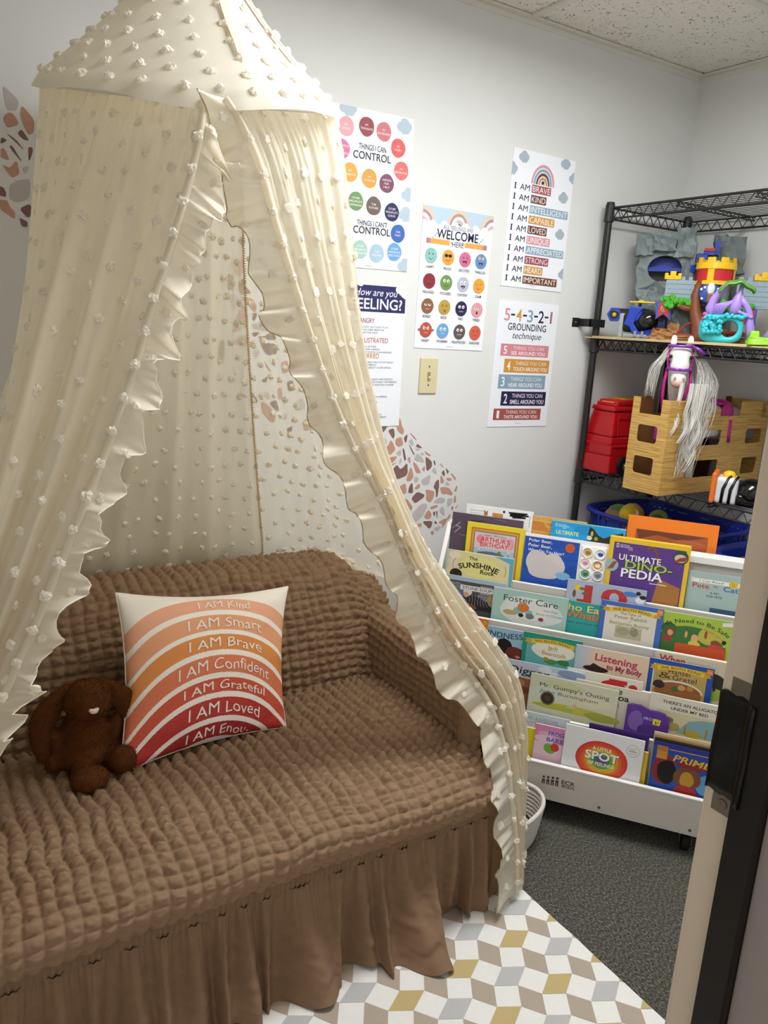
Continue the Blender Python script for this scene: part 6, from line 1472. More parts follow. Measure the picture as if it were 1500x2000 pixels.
for L_ in (((-.148, -.03, .128), (-.122, -.036, .132), (-.098, -.03, .126), (-.078, -.03, .122), (-.135, -.036, .118)), ((.045, -.03, .124), (.062, -.03, .122), (.105, -.03, .122), (.118, -.03, .115))):
    b = MB()
    for p_ in L_:
        for q in range(5): b.ell((p_[0] + random.uniform(-.012, .012), p_[1] + random.uniform(-.008, .008), p_[2] + random.uniform(-.01, .01)), random.uniform(.008, .014), seg=8, rings=6, noise=.12)
    b.obj('foliage', GR, kc)
for x, z in ((-.150, .072), (.118, .058)):
    b = MB(); P_ = [(x - .024, z - .006), (x, z + .012), (x + .024, z - .006), (x + .024, z + .058), (x - .024, z + .058)]
    b.prism(P_, -.03, -.026, Matrix(((1, 0, 0, 0), (0, 0, 1, 0), (0, 1, 0, 0), (0, 0, 0, 1)))); fl = b.obj('flag', pl('#3458b4'), kc, fix=True)
    b = MB(); b.prism([(x + (a - x) * .72, z + .03 + (c - z - .03) * .78) for a, c in P_], -.0322, -.030, Matrix(((1, 0, 0, 0), (0, 0, 1, 0), (0, 1, 0, 0), (0, 0, 0, 1)))); b.obj('flag_field', pl('#c22f38'), fl, fix=True)
    b = MB(); b.lathe([(.0085, 0), (.0105, 0)], 18, Matrix.Translation((x, -.0326, z + .032)) @ Matrix.Rotation(math.pi / 2, 4, 'X'), cap=False); b.prism([(x - .009, z + .036), (x - .003, z + .030), (x, z + .024), (x + .003, z + .030), (x + .009, z + .036), (x, z + .034)], -.0332, -.0326, Matrix(((1, 0, 0, 0), (0, 0, 1, 0), (0, 1, 0, 0), (0, 0, 0, 1)))); b.obj('flag_emblem', pl('#d8c06a'), fl, fix=True)
b = MB(); rock(b, (-.185, -.06, 0), (-.11, .0, .035), .006, 4, 21, .7); rock(b, (-.135, -.05, 0), (-.085, .01, .055), .006, 4, 22, .5); rock(b, (-.10, -.08, 0), (.06, .03, .018), .004, 5, 23); rock(b, (.05, -.06, 0), (.17, .02, .02), .004, 5, 24); rock(b, (.03, -.075, 0), (.065, -.04, .045), .004, 3, 25, .4); b.obj('rocky_base', TAN, kc)
b = MB(); rock(b, (-.13, -.01, .0), (-.06, .03, .12), .006, 4, 26); b.obj('cave_wall', pl('#4d5557', .6), kc)
b = MB(); b.tube([(-.095, -.075, .022), (-.075, -.078, .05), (-.055, -.075, .06)], .004, 6); b.box((-.11, -.08, .018), (-.05, -.07, .024)); b.tube([(.055, -.07, .03), (.085, -.075, .032), (.115, -.06, .03)], .008, 6); b.obj('red_drawbridge', pl('#8e2a22'), kc)

# ---- purple and teal fairy tree
ft = thing('toy_fairy_tree', 'lilac and turquoise toy tree arch with a clear green leaf top', 'toy', (2.262, -.525, ZT), (0, 0, RA))
TE = pl('#36b9c4', .4); PU = pl('#a586d6', .4)
b = MB(); N_ = 40; vs = []
for k in range(N_):
    a = 2 * math.pi * k / N_
    hx_, hz_ = .012 + .026 * math.cos(a), .044 + .026 * math.sin(a)
    ox, oz = -.012 + .064 * math.copysign(abs(math.cos(a)) ** .55, math.cos(a)), .043 + .043 * math.copysign(abs(math.sin(a)) ** .6, math.sin(a))
    for y in (-.022, .018): vs += [(hx_, y, hz_), (ox, y * .9, oz)]
b.add(vs, [f for k in range(N_) for j in [(k + 1) % N_] for f in ((4 * k, 4 * k + 1, 4 * j + 1, 4 * j), (4 * k + 2, 4 * j + 2, 4 * j + 3, 4 * k + 3), (4 * k, 4 * j, 4 * j + 2, 4 * k + 2), (4 * k + 1, 4 * k + 3, 4 * j + 3, 4 * j + 1))]); o = b.obj('turquoise_ring', TE, ft, fix=True, smooth=True)
b = MB()
for q in range(46): b.ell((random.uniform(-.066, -.012), random.uniform(-.030, -.022), random.uniform(.03, .080)), random.uniform(.005, .009), seg=8, rings=6)
for q in range(14): b.ell((-.01 + q * .005, -.024, .083 + random.uniform(-.004, .003)), random.uniform(.005, .008), seg=8, rings=6)
b.obj('turquoise_leaves', TE, ft, smooth=True)
b = MB(); b.tube([(-.045, .0, .08), (-.052, .0, .105), (-.042, .0, .135), (-.022, .0, .165), (-.008, 0, .185)], [.014, .014, .013, .011, .008], 12)
b.tube([(.032, 0, .185), (.030, 0, .16), (.026, -.004, .135), (.022, -.006, .11), (.018, -.004, .085)], [.006, .007, .016, .018, .014], 12)
b.tube([(.030, -.004, .14), (.050, -.004, .12), (.062, -.004, .10), (.068, -.004, .07), (.074, -.004, .045), (.078, 0, .015)], [.012, .010, .010, .012, .013, .015], 12)
for i in range(6): b.tube([(.024 - i * .004, -.012, .135 - i * .002), (-.005 - i * .006, -.012, .115), (-.02 - i * .004, -.010, .085)], .005, 6)
for i in range(9): b.ell((.03 + i * .005, -.014, .098 - .002 * i), .006, seg=8, rings=6)
b.obj('lilac_trunk', PU, ft, smooth=True)
lf = MB(); P_ = np.zeros((15, 9, 3))
for i in range(15):
    for j in range(9):
        s_, t_ = i / 14 * 2 - 1, j / 8 * 2 - 1; P_[i, j] = (.018 + .054 * s_, -.004 + .032 * t_, .196 - .030 * s_ * s_ - .012 * t_ * t_ + .003 * math.sin(9 * s_))
lf.grid(P_); m_gl = mat('clear_green_plastic', '#7cc652', rough=.15, var=.05); m_gl.node_tree.nodes['Principled BSDF'].inputs['Transmission Weight'].default_value = .55
o = lf.obj('leaf_top', m_gl, ft, smooth=True); so = o.modifiers.new('solid', 'SOLIDIFY'); so.thickness = .004
b = MB()
for q in range(6): b.ell((-.064 + random.uniform(-.004, .004), -.02, .075 + random.uniform(-.01, .012)), .006, seg=8, rings=6)
b.obj('pink_flower', pl('#d04a98'), ft, smooth=True)
lb = thing('toy_garden_base', 'lime green toy garden base with a lilac vine beside the fairy tree', 'toy', (2.262, -.660, ZT), (0, 0, RA))
b = MB(); rock(b, (-.045, -.045, 0), (.11, .05, .022), .003, 5, 31, .92); rock(b, (-.04, -.03, .0), (-.012, .02, .04), .002, 4, 32, .8); b.obj('lime_base', pl('#8fd01e', .4), lb, smooth=True)
b = MB(); b.tube([(.01, 0, .018), (.03, 0, .05), (.055, 0, .085), (.07, 0, .13), (.065, 0, .18)], [.014, .012, .010, .009, .008], 12); b.obj('lilac_vine', PU, lb, smooth=True)
b = MB(); b.ell((.062, 0, .186), (.03, .022, .008), seg=16, rings=8); b.obj('leaf_top', m_gl, lb, smooth=True)
b = MB(); b.tube([(.012, -.03, .02), (.03, -.03, .024)], .006, 8); b.obj('white_roll', pl('#dedbd4'), lb, smooth=True)

# ---- red fire truck case on the third shelf
ZS = .8605
rt = thing('toy_truck', 'big glossy red plastic toy truck beside the wood-print stable', 'toy', (2.205, -.178, ZS))
RE = mat('red_toy_plastic', '#b3121a', rough=.28, var=.06, scale=12, coat=.2)
def band(mb, z0, z1, e0, e1):
    """tapered slab of the truck body: e = inset at bottom / top"""
    a = [(.0 + e0, 0 + e0), (.25 - e0, 0 + e0), (.25 - e0, .165 - e0), (0 + e0, .165 - e0)]; c = [(.0 + e1, 0 + e1), (.25 - e1, 0 + e1), (.25 - e1, .165 - e1), (0 + e1, .165 - e1)]
    return mb.add([(x, y, z0) for x, y in a] + [(x, y, z1) for x, y in c], [(3, 2, 1, 0), (4, 5, 6, 7)] + [(i, (i + 1) % 4, (i + 1) % 4 + 4, i + 4) for i in range(4)])
b = MB(); band(b, .006, .072, .000, .003); band(b, .072, .112, .009, .010); band(b, .112, .140, .013, .016); band(b, .140, .232, .016, .030); band(b, .232, .250, .024, .027); b.obj('body', RE, rt, bevel=.006)
b = MB(); b.rbox((.05, .04, .248), (.22, .13, .272), .008); b.rbox((.045, .035, .248), (.06, .135, .262), .005); b.obj('roof_rail', RE, rt)
b = MB(); b.rbox((.10, .05, .270), (.22, .12, .278), .003); b.obj('yellow_ladder', pl('#c9861c'), rt)
b = MB()
for i in range(6): b.ell((.052, .06 + i * .01, .262), .0045, seg=8, rings=6)
b.obj('light_bar', pl('#e0a060'), rt)
for x in (.075, .20):
    b = MB(); b.lathe([(0, -.012), (.018, -.012), (.032, -.010), (.034, 0), (.032, .010), (.0, .012)], 24, Matrix.Translation((x, -.0, .036)) @ Matrix.Rotation(math.pi / 2, 4, 'X')); o = b.obj('wheel', M_rub, rt, smooth=False)
    b = MB(); b.lathe([(0, .016), (.006, .0155), (.008, .0125), (.016, .0122)], 16, Matrix.Translation((x, -.0, .036)) @ Matrix.Rotation(math.pi / 2, 4, 'X')); b.obj('hubcap', M_steel, o)
b = MB()
for z in (.076, .115): b.box((-.001, .012, z), (.001, .153, z + .002)); b.box((.012, -.001, z), (.24, .001, z + .002))
b.tube([(.035, .008, .145), (.032, .010, .215), (.045, .012, .222), (.13, .012, .222), (.135, .008, .145)], .0018, 6); b.obj('moulding', RE, rt)

# ---- cardboard stable printed with wood grain
def wood_mat():
    m = mat('wood_grain_print', '#c69a4c', rough=.5, var=0)
    nt = m.node_tree; b_ = nt.nodes['Principled BSDF']; tc = nt.nodes.new('ShaderNodeTexCoord'); mp = nt.nodes.new('ShaderNodeMapping'); mp.inputs['Scale'].default_value = (6, 6, 190)
    n = nt.nodes.new('ShaderNodeTexNoise'); n.inputs['Scale'].default_value = 1.6; n.inputs['Detail'].default_value = 5; n.inputs['Distortion'].default_value = .8
    r = nt.nodes.new('ShaderNodeValToRGB'); e = r.color_ramp.elements; e[0].position = .32; e[0].color = hx('#a87c38') + (1,); e[1].position = .62; e[1].color = hx('#d9b266') + (1,)
    link(nt, tc.outputs['Object'], mp.inputs[0]); link(nt, mp.outputs[0], n.inputs['Vector']); link(nt, n.outputs[0], r.inputs[0]); link(nt, r.outputs[0], b_.inputs['Base Color']); return m
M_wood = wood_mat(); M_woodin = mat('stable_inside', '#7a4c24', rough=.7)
stb = thing('toy_stable', 'wood-print cardboard toy stable with cut-out windows, hanging over the shelf edge', 'toy', (2.10, -.487, ZS))
def panel_with_holes(mb, outline_w, z_top_fn, holes, thick, axis, n=6):
    """vertical panel: grid cut by holes; built from cells on the union of hole edges"""
    xs_ = sorted(set([0, outline_w] + [h[0] for h in holes] + [h[2] for h in holes])); zs_ = sorted(set([0] + [h[1] for h in holes] + [h[3] for h in holes] + [z_top_fn]))
    for i in range(len(xs_) - 1):
        for j in range(len(zs_) - 1):
            cx, cz = (xs_[i] + xs_[i + 1]) / 2, (zs_[j] + zs_[j + 1]) / 2
            if any(h[0] < cx < h[2] and h[1] < cz < h[3] for h in holes): continue
            lo, hi = (xs_[i], zs_[j]), (xs_[i + 1], zs_[j + 1])
            if axis == 'x': mb.box((lo[0], -thick / 2, lo[1]), (hi[0], thick / 2, hi[1]))
            else: mb.box((-thick / 2, lo[0], lo[1]), (thick / 2, hi[0], hi[1]))
    r = .010
    for h in holes:                       # rounded corners inside each window
        if h[3] >= z_top_fn: continue
        for (cx, cz, sx, sz) in ((h[0], h[1], 1, 1), (h[2], h[1], -1, 1), (h[0], h[3], 1, -1), (h[2], h[3], -1, -1)):
            arc_ = [(cx, cz)] + [(cx + sx * (r - r * math.sin(a)), cz + sz * (r - r * math.cos(a))) for a in np.linspace(0, math.pi / 2, 6)]
            if sx * sz < 0: arc_ = arc_[::-1]
            M2 = Matrix(((1, 0, 0, 0), (0, 0, 1, 0), (0, 1, 0, 0), (0, 0, 0, 1))) if axis == 'x' else Matrix(((0, 0, 1, 0), (1, 0, 0, 0), (0, 1, 0, 0), (0, 0, 0, 1)))
            mb.prism(arc_, -thick / 2, thick / 2, M2)
    return mb
b = MB(); panel_with_holes(b, .53, .305, [(.115, .052, .290, .110), (.425, .052, .515, .110), (.10, .160, .285, .212), (.425, .160, .515, .212), (.265, .258, .375, .31), (.50, .252, .54, .31), (.17, .282, .265, .31)], .004, 'x'); b.obj('front_wall', M_wood, stb, fix=True)
b = MB(); panel_with_holes(b, .146, .305, [(.035, .060, .115, .118), (.035, .165, .115, .222), (.030, .258, .118, .31)], .004, 'y'); b.obj('end_wall', M_wood, stb, fix=True)
b = MB(); panel_with_holes(b, .146, .305, [(.035, .165, .115, .222)], .004, 'y'); o = b.obj('end_wall', M_wood, stb, fix=True); o.location = (.53, 0, 0)
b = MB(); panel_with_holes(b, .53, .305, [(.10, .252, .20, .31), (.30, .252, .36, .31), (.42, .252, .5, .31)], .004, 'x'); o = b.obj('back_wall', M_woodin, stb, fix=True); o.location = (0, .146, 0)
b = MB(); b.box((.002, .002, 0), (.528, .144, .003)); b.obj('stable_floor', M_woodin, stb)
pb = thing('toy_brush', 'magenta and purple toy piece seen through the stable end window', 'toy', (2.15, -.41, ZS + .004))
b = MB(); b.rbox((-.006, -.012, 0), (.012, .0, .215), .003); b.rbox((-.016, -.03, .17), (-.004, .0, .235), .003); b.obj('handle', pl('#b02a9a'), pb); b = MB(); b.rbox((-.004, -.055, .04), (.01, -.014, .11), .004); b.obj('red_flap', pl('#6e1420'), pb)

# ---- white doll horse standing in the stable
M_horse = mat('white_vinyl', '#e6e1dc', rough=.4, var=.03); M_mane = mat('silver_doll_hair', '#d9d6ce', rough=.45, var=.12, scale=300, spec=.6); M_mag = mat('magenta_tack', '#b01e7c', rough=.4, var=.1); M_vio = mat('violet_ribbon', '#7a2ca0', rough=.3, var=.25, scale=200, spec=.8)
hs = thing('toy_horse', 'white doll horse with long silver mane and purple bridle, standing in the stable', 'toy', (2.19, -.415, ZS + .004))
b = MB(); me = bpy.data.meshes.new('horse_body')
bv = [(.30, 0, .245), (.22, 0, .235), (.14, 0, .245), (.085, 0, .275), (.045, 0, .34), (.015, -.005, .42), (-.002, -.014, .445), (.352, 0, .235),
      (.11, -.032, .19), (.10, -.034, .10), (.10, -.034, .0), (.11, .032, .19), (.10, .034, .10), (.10, .034, .0), (.33, -.034, .17), (.35, -.034, .10), (.335, -.034, .0), (.33, .034, .17), (.35, .034, .10), (.335, .034, .0)]
be = [(0, 1), (1, 2), (2, 3), (3, 4), (4, 5), (5, 6), (0, 7), (2, 8), (8, 9), (9, 10), (2, 11), (11, 12), (12, 13), (0, 14), (14, 15), (15, 16), (0, 17), (17, 18), (18, 19)]
br = [.066, .062, .064, .055, .046, .036, .028, .045, .032, .018, .017, .032, .018, .017, .036, .019, .017, .036, .019, .017]
me.from_pydata(bv, be, []); o = add_obj('body', me, M_horse, hs)
o.modifiers.new('skin', 'SKIN'); 
for i, r in enumerate(br): me.skin_vertices[0].data[i].radius = (r, r)
me.skin_vertices[0].data[0].use_root = True
o.modifiers.new('sub', 'SUBSURF').levels = 2; o.modifiers['sub'].render_levels = 2; o.modifiers['skin'].use_smooth_shade = True
HM = Matrix.Translation((-.006, -.018, .452)) @ Matrix.Rotation(math.radians(-46), 4, 'Z')      # head frame: -y faces the camera
b = MB(); b.ell((0, -.006, -.008), (.036, .034, .034), HM, seg=20, rings=14); b.ell((0, -.030, -.040), (.0295, .022, .040), HM, seg=20, rings=14); b.ell((0, -.040, -.080), (.0245, .021, .027), HM, seg=18, rings=12)
h = b.obj('head', M_horse, hs); h.modifiers.new('remesh', 'REMESH').voxel_size = .003; h.modifiers['remesh'].use_smooth_shade = True; sm_ = h.modifiers.new('smooth', 'SMOOTH'); sm_.iterations = 6
b = MB(); b.ell((0, -.0465, -.094), (.0215, .0165, .0140), HM, seg=16, rings=10); b.obj('muzzle', mat('peach_muzzle', '#c79a84', rough=.5), h, smooth=True)
for s in (-1, 1):
    b = MB(); b.add([tuple(HM @ Vector(p)) for p in ((s * .014, -.012, .022), (s * .036, -.012, .020), (s * .038, .0, .021), (s * .016, 0, .024), (s * .013, -.010, .046), (s * .036, -.010, .046), (s * .037, -.002, .046), (s * .015, -.002, .046), (s * .026, -.006, .072))], [(0, 1, 5, 4), (1, 2, 6, 5), (2, 3, 7, 6), (3, 0, 4, 7), (4, 5, 8), (5, 6, 8), (6, 7, 8), (7, 4, 8), (3, 2, 1, 0)]); e_ = b.obj('ear', M_horse, hs, fix=True, smooth=True); e_.modifiers.new('sub', 'SUBSURF').levels = 2
    b = MB(); b.ell((s * .0315, -.028, -.010), (.0060, .0080, .0065), HM, seg=12, rings=8); b.obj('eye', pl('#120d0c', .1), h, smooth=True)
    b = MB(); b.ell((s * .0135, -.0595, -.076), (.0042, .004, .006), HM, seg=10, rings=8); b.obj('nostril', mat('nostril_pink', '#c2a59a', rough=.5), h, smooth=True)
def loop(c, rx, ry, tilt=0, n=22, a0=0, a1=2 * math.pi): return [tuple(HM @ (Vector(c) + Vector((rx * math.sin(a), -ry * math.cos(a), tilt * math.cos(a))))) for a in np.linspace(a0, a1, n)]
b = MB(); b.tube(loop((0, -.026, -.046), .0355, .0345, -.004), .0046, 8); b.obj('noseband', M_vio, hs, smooth=True)
b = MB(); b.tube(loop((0, -.004, .024), .0385, .0365, 0, a0=-2.2, a1=2.2), .0048, 8); b.tube([tuple(HM @ Vector(p)) for p in ((.030, -.028, .026), (.052, -.030, .016), (.070, -.030, .002))], [.004, .006, .007], 8); b.obj('browband', M_vio, hs, smooth=True)
for s in (-1, 1):
    b = MB(); b.tube([tuple(HM @ Vector(p)) for p in ((s * .036, -.006, .020), (s * .038, -.016, -.02), (s * .034, -.022, -.048), (s * .038, -.014, -.066))], .0032, 6); b.ell((s * .036, -.018, -.052), .0055, HM, seg=10, rings=6); b.obj('cheek_strap', M_mag, hs, smooth=True)
    b = MB(); b.tube([tuple(HM @ Vector(p)) for p in ((s * .036, -.020, -.056), (s * .040, -.022, -.09), (s * (.040 if s < 0 else .030), -.022, -.13), (s * (.036 if s < 0 else .016), -.02, -.18))], .0052, 8); b.obj('rein', M_mag, hs, smooth=True)
b = MB(); b.ell((.235, -.004, .292), (.038, .056, .014), seg=18, rings=10); b.ell((.235, -.056, .258), (.034, .012, .040), seg=18, rings=10); b.ell((.20, -.005, .302), (.012, .03, .012), seg=12, rings=8); b.tube([(.235, -.066, .24), (.235, -.070, .19), (.24, -.068, .165)], [.012, .010, .012], 8); b.obj('saddle', M_mag, hs, smooth=True)
hr = np.random.default_rng(12); b = MB()
def lock(p0, pts, r, wave_, n=22):
    P_ = resample([p0] + pts, n); k = hr.uniform(0, 6)
    for i in range(n): t = i / (n - 1); P_[i] += np.array((math.sin(k + 14 * t), math.cos(k + 12 * t), 0)) * wave_ * t
    b.tube([tuple(p) for p in P_], [r * (1 - .6 * (i / (n - 1))) for i in range(n)], 4, cap=False)
for i in range(300):
    s = -1 if i < 70 else 1
    a0_ = HM @ Vector((s * hr.uniform(.008, .036), hr.uniform(-.012, .014), hr.uniform(.010, .032))); sp_ = hr.uniform(.2, 1)
    if s < 0: pts_ = [tuple(HM @ Vector((-.050 - .035 * sp_, hr.uniform(-.02, .02), -.05))), tuple(HM @ Vector((-.055 - .04 * sp_, hr.uniform(-.03, .01), -.105 - hr.uniform(0, .05))))]
    else:
        ln = hr.uniform(.12, .30)
        pts_ = [tuple(HM @ Vector((.045 + .045 * sp_, hr.uniform(-.02, .02), -.03))), tuple(HM @ Vector((.05 + .085 * sp_ * hr.uniform(.4, 1), hr.uniform(-.04, .01), -.10))), tuple(HM @ Vector((.03 + .09 * sp_ * hr.uniform(.2, 1), hr.uniform(-.07, -.03), -.10 - ln * .5))), tuple(HM @ Vector((.02 + .075 * sp_ * hr.uniform(.1, .9), hr.uniform(-.075, -.05), -.10 - ln)))]
    lock(tuple(a0_), pts_, hr.uniform(.0004, .0009), hr.uniform(.006, .016))
for cx_, ln, amp_ in ((.030, .19, .010), (.052, .26, .014), (.060, .28, .014), (.046, .25, .016), (.068, .24, .012), (-.002, .17, .010)):
    for q in range(26):
        ph_ = cx_ * 200 + hr.normal(0, .25); off = hr.normal(0, .0035, 2)
        P_ = [HM @ Vector((cx_ + off[0] + .012 * (1 - t) + amp_ * t ** 1.5 * math.sin(ph_ + 11 * t), -.060 - .02 * t + off[1] + amp_ * .6 * t * math.cos(ph_ + 11 * t), -.09 - ln * t)) for t in np.linspace(0, 1, 26)]
        b.tube(P_, [.0013 * (1 - .5 * i / 25) for i in range(26)], 4, cap=False)
o = b.obj('mane', M_mane, hs, smooth=True); o['kind'] = 'stuff'

# ---- striped black and white toy with an orange end
zb = thing('toy_zebra', 'black and white striped toy with an orange end plate and yellow button', 'toy', (2.265, -.655, ZS), (0, 0, math.radians(-60)))
WP = pl('#dcdde2', .3)
b = MB(); b.rbox((-.062, -.045, 0), (.005, .045, .085), .012); b.obj('white_body', WP, zb, smooth=False)
b = MB(); b.rbox((-.075, -.052, .0), (-.060, .052, .098), .006); b.obj('orange_plate', pl('#e87416', .4), zb)
b = MB(); b.ell((.045, 0, .04), (.055, .052, .046), seg=22, rings=14); b.rbox((.0, -.046, 0), (.09, .046, .04), .012); b.obj('black_dome', pl('#0d0d0f', .12), zb, smooth=True)
for x in (-.036, -.014):
    b = MB(); b.tube([(x - .003, -.0465, .004), (x - .002, -.0475, .05), (x + .008, -.040, .080), (x + .014, -.02, .088)], .0052, 8); b.obj('stripe', pl('#0d0d0f', .12), zb, smooth=True)
b = MB(); b.ell((-.028, .0, .088), (.020, .02, .016), seg=16, rings=10); b.obj('yellow_button', YL, zb, smooth=True)
b = MB(); b.ell((.012, -.036, .080), (.008, .005, .004), seg=10, rings=6); b.obj('eye', BK, zb)

# ---- blue laundry baskets on the lowest visible shelf
M_bsk = mat('blue_basket_plastic', '#1c2f9a', rough=.4, var=.06)
ZB = .4600
def basket(label, x0, x1, y0, y1, ztop):
    t = thing('laundry_basket', label, 'basket', ((x0 + x1) / 2, (y0 + y1) / 2, ZB), group='laundry baskets on the wire shelf'); W_, D_, H_ = (x1 - x0) / 2, (y1 - y0) / 2, ztop - ZB
    def ring(k, z, n=48):
        out = []
        for i in range(n):
            a = 2 * math.pi * i / n; out.append((W_ * k * math.copysign(abs(math.cos(a)) ** .45, math.cos(a)), D_ * k * math.copysign(abs(math.sin(a)) ** .45, math.sin(a)), z))
        return out
    b = MB(); rings = [ring(1.0, H_ - .018), ring(1.045, H_ - .014), ring(1.05, H_), ring(1.0, H_), ring(.985, H_ - .02)]
    b.add([p for r in rings for p in r], [(r * 48 + i, r * 48 + (i + 1) % 48, (r + 1) * 48 + (i + 1) % 48, (r + 1) * 48 + i) for r in range(4) for i in range(48)]); b.obj('rim', M_bsk, t, smooth=True)
    b = MB()
    for i in range(48):
        k0, k1 = ring(.86, .004), ring(.995, H_ - .016)
        a, c = k0[i], k1[i]; j = (i + 1) % 48
        lo2 = Vector(k0[i]).lerp(Vector(k0[j]), .55); hi2 = Vector(k1[i]).lerp(Vector(k1[j]), .55)
        b.add([a, tuple(lo2), tuple(hi2), c], [(0, 1, 2, 3)])
    for zf in (.06, .30, .56, .80):
        k = .86 + .135 * zf; r0, r1 = ring(k, H_ * zf), ring(k + .006, H_ * zf + .028)
        b.add(r0 + r1, [(i, (i + 1) % 48, 48 + (i + 1) % 48, 48 + i) for i in range(48)])
    o = b.obj('slatted_side', M_bsk, t); so = o.modifiers.new('solid', 'SOLIDIFY'); so.thickness = .0025
    b = MB(); b.add(ring(.86, .004), [tuple(range(48))]); o = b.obj('bottom', M_bsk, t); so = o.modifiers.new('solid', 'SOLIDIFY'); so.thickness = .003
    return t
basket('blue laundry basket of soft toys under the red truck', 2.215, 2.615, -.555, -.045, .722)
basket('blue laundry basket behind the orange book, farther from the truck', 2.215, 2.615, -1.14, -.60, .700)
def plush(name, label, loc, parts):
    t = thing(name, label, 'stuffed animal', loc, group='soft toys in the blue basket')
    for nm, c, L_, nz in parts:
        b = MB()
        for p, r in L_: b.ell(p, r, seg=16, rings=10, noise=nz)
        b.obj(nm, mat('plush_' + c[1:], c, rough=.9, var=.15, scale=80, bump=.6, bscale=400, sheen=.3), t, smooth=True)
    return t
plush('plush_toy', 'round yellow fuzzy soft toy with a white tag', (2.295, -.235, .700), [('body', '#d9b91e', [((0, 0, .02), (.045, .045, .042))], .02), ('tan_back', '#b08a50', [((.014, .008, .018), (.046, .046, .044))], .03)])
tg_ = MB(); tg_.lathe([(0, .0015), (.019, .0015), (.02, 0)], 20, Matrix.Translation((2.27, -.262, .735)) @ Matrix.Rotation(math.radians(-52), 4, 'Z') @ Matrix.Rotation(math.radians(55), 4, 'X')); tg = tg_.obj('toy_tag', mat('white_tag', '#e4e0dc', rough=.5), bpy.data.objects['plush_toy'])
tg.parent = bpy.data.objects['plush_toy']; tg.location = (-2.295, .235, -.700)
plush('plush_toy', 'green frog soft toy in the blue basket', (2.325, -.335, .690), [('body', '#2e6a34', [((0, 0, .01), (.05, .04, .032)), ((-.01, 0, .04), (.022, .02, .016))], .01), ('belly', '#8aa04a', [((.02, .02, .035), (.04, .03, .03))], .01)])
plush('plush_toy', 'orange soft toy against the basket rim', (2.245, -.300, .685), [('body', '#cf4f16', [((0, 0, .0), (.03, .045, .028)), ((-.002, .04, .006), (.022, .018, .02))], .03), ('pink_limb', '#c98a70', [((.01, -.01, .03), (.012, .03, .01))], .02)])
plush('plush_toy', 'tan and green soft toy at the corner of the blue basket', (2.315, -.150, .675), [('body', '#9a7448', [((0, 0, .01), (.05, .05, .045))], .02), ('green_cap', '#4a7a34', [((.012, 0, .03), (.045, .045, .035))], .02)])
plush('plush_toy', 'brown soft toy half hidden by the orange book', (2.285, -.455, .680), [('body', '#8a5a30', [((0, 0, .01), (.05, .05, .035)), ((0, -.05, .0), (.03, .03, .028))], .02)])
plush('plush_toy', 'pink soft toy showing through the slats of the farther blue basket', (2.30, -.78, .55), [('body', '#a8426a', [((0, 0, .0), (.05, .08, .08))], .02)])

# ---------------------------------------------------------------- rope basket on the floor
M_rope = mat('white_cotton_rope', '#d5d1c9', rough=.9, var=.08, scale=120, bump=.5, bscale=500); M_lea = mat('brown_leather', '#4e1c12', rough=.45, var=.2, scale=60)
rb = thing('rope_basket', 'small white rope basket with brown leather handles beside the sofa skirt', 'basket', (1.335, -.735, 0), (0, 0, math.radians(20)))
NR = 11
for k in range(NR):
    z = .007 + k * .0108; s_ = .80 + .22 * (k / (NR - 1)) ** .7; tilt = .0
    b = MB(); b.tube([(.105 * s_ * math.copysign(abs(math.cos(a)) ** .75, math.cos(a)), .080 * s_ * math.copysign(abs(math.sin(a)) ** .75, math.sin(a)), z + (.006 * math.cos(2 * a) if k == NR - 1 else 0)) for a in np.linspace(0, 2 * math.pi, 60, endpoint=False)], .0062, 8, closed=True); b.obj('rope_coil', M_rope, rb, smooth=True)
b = MB(); b.lathe([(0, .004), (.082, .005)], 40, Matrix.Diagonal((1, .76, 1, 1))); b.obj('basket_floor', M_rope, rb)
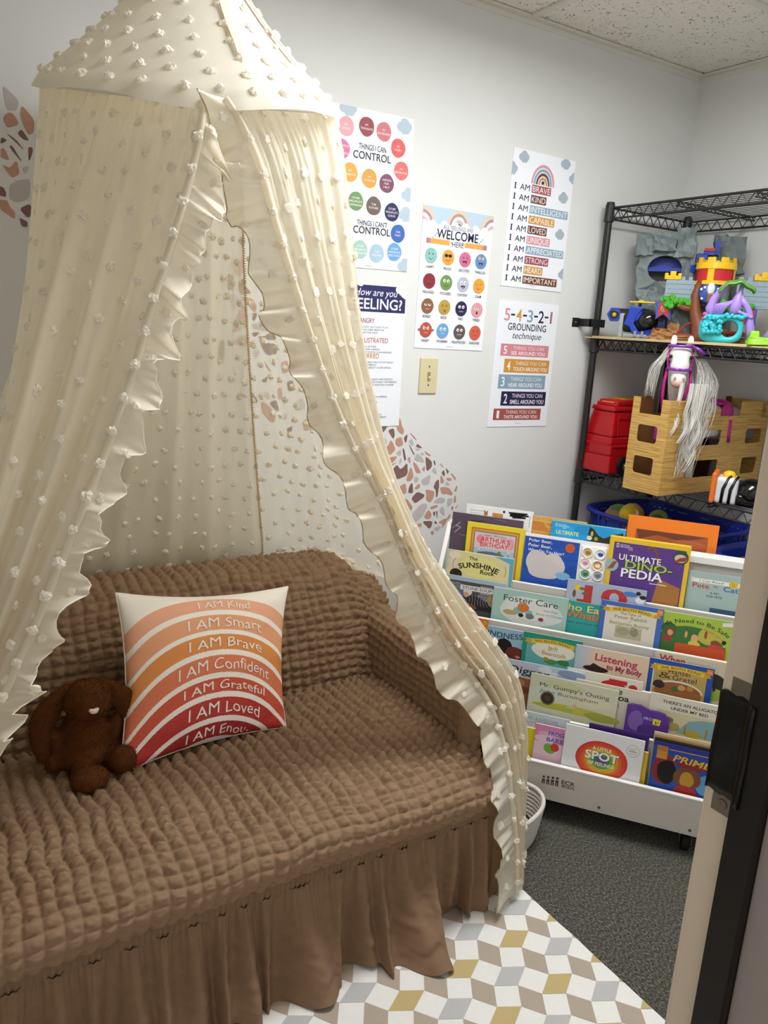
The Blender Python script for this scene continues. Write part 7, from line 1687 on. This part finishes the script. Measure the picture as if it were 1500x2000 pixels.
for s in (-1, 1):
    b = MB(); A_ = np.linspace(-.62, .62, 15); P_ = np.zeros((15, 3, 3))
    for i, a in enumerate(A_):
        out = .010 + .012 * math.cos(a / .62 * math.pi / 2)
        for j in range(3): P_[i, j] = (s * ((.098) * math.cos(a) + out), .082 * math.sin(a) * 1.05, .070 - .014 * math.cos(a / .62 * math.pi / 2) - .012 + j * .012)
    b.grid(P_); o = b.obj('leather_handle', M_lea, rb, smooth=True); so = o.modifiers.new('solid', 'SOLIDIFY'); so.thickness = .003
    for a in (-.58, .58):
        b = MB(); b.lathe([(0, .003), (.003, .0028), (.0045, 0)], 10, Matrix.Translation((s * (.098 * math.cos(a) + .0135), .082 * math.sin(a) * 1.05, .068)) @ Matrix.Rotation(s * math.pi / 2, 4, 'Y')); b.obj('rivet', M_steel, o)
tb = thing('toy_ball', 'yellow and black toy wheel lying in the rope basket', 'toy', (1.345, -.765, .015))
b = MB(); b.lathe([(0, -.016), (.03, -.016), (.040, -.012), (.042, 0), (.040, .012), (.03, .016), (0, .016)], 24, Matrix.Translation((0, 0, .045)) @ Matrix.Rotation(math.radians(62), 4, 'X')); b.obj('tyre', pl('#1c1c1e', .5), tb, smooth=False)
b = MB(); b.lathe([(.028, .016), (.041, .0135), (.0425, .024), (.030, .026), (.028, .016)], 24, Matrix.Translation((0, 0, .045)) @ Matrix.Rotation(math.radians(62) + math.pi, 4, 'X')); b.obj('yellow_rim', pl('#e2cf12'), tb, smooth=False)
tj = thing('toy_jar', 'clear pink toy with a glossy red top in the rope basket', 'toy', (1.355, -.690, .012))
b = MB(); b.lathe([(0, 0), (.03, 0), (.034, .01), (.034, .06), (.026, .075)], 24, cap=False); mm = mat('pink_clear_plastic', '#cfa8a0', rough=.15); mm.node_tree.nodes['Principled BSDF'].inputs['Transmission Weight'].default_value = .4; b.obj('jar', mm, tj, smooth=True)
b = MB(); b.lathe([(.034, .066), (.036, .07), (.034, .085), (.02, .095), (0, .098)], 24); b.obj('red_top', mat('glossy_red', '#8e0f22', rough=.12, var=.1, coat=.5), tj, smooth=True)

bpy.data.objects.remove(_txo, do_unlink=True)
bpy.data.curves.remove(_txt)
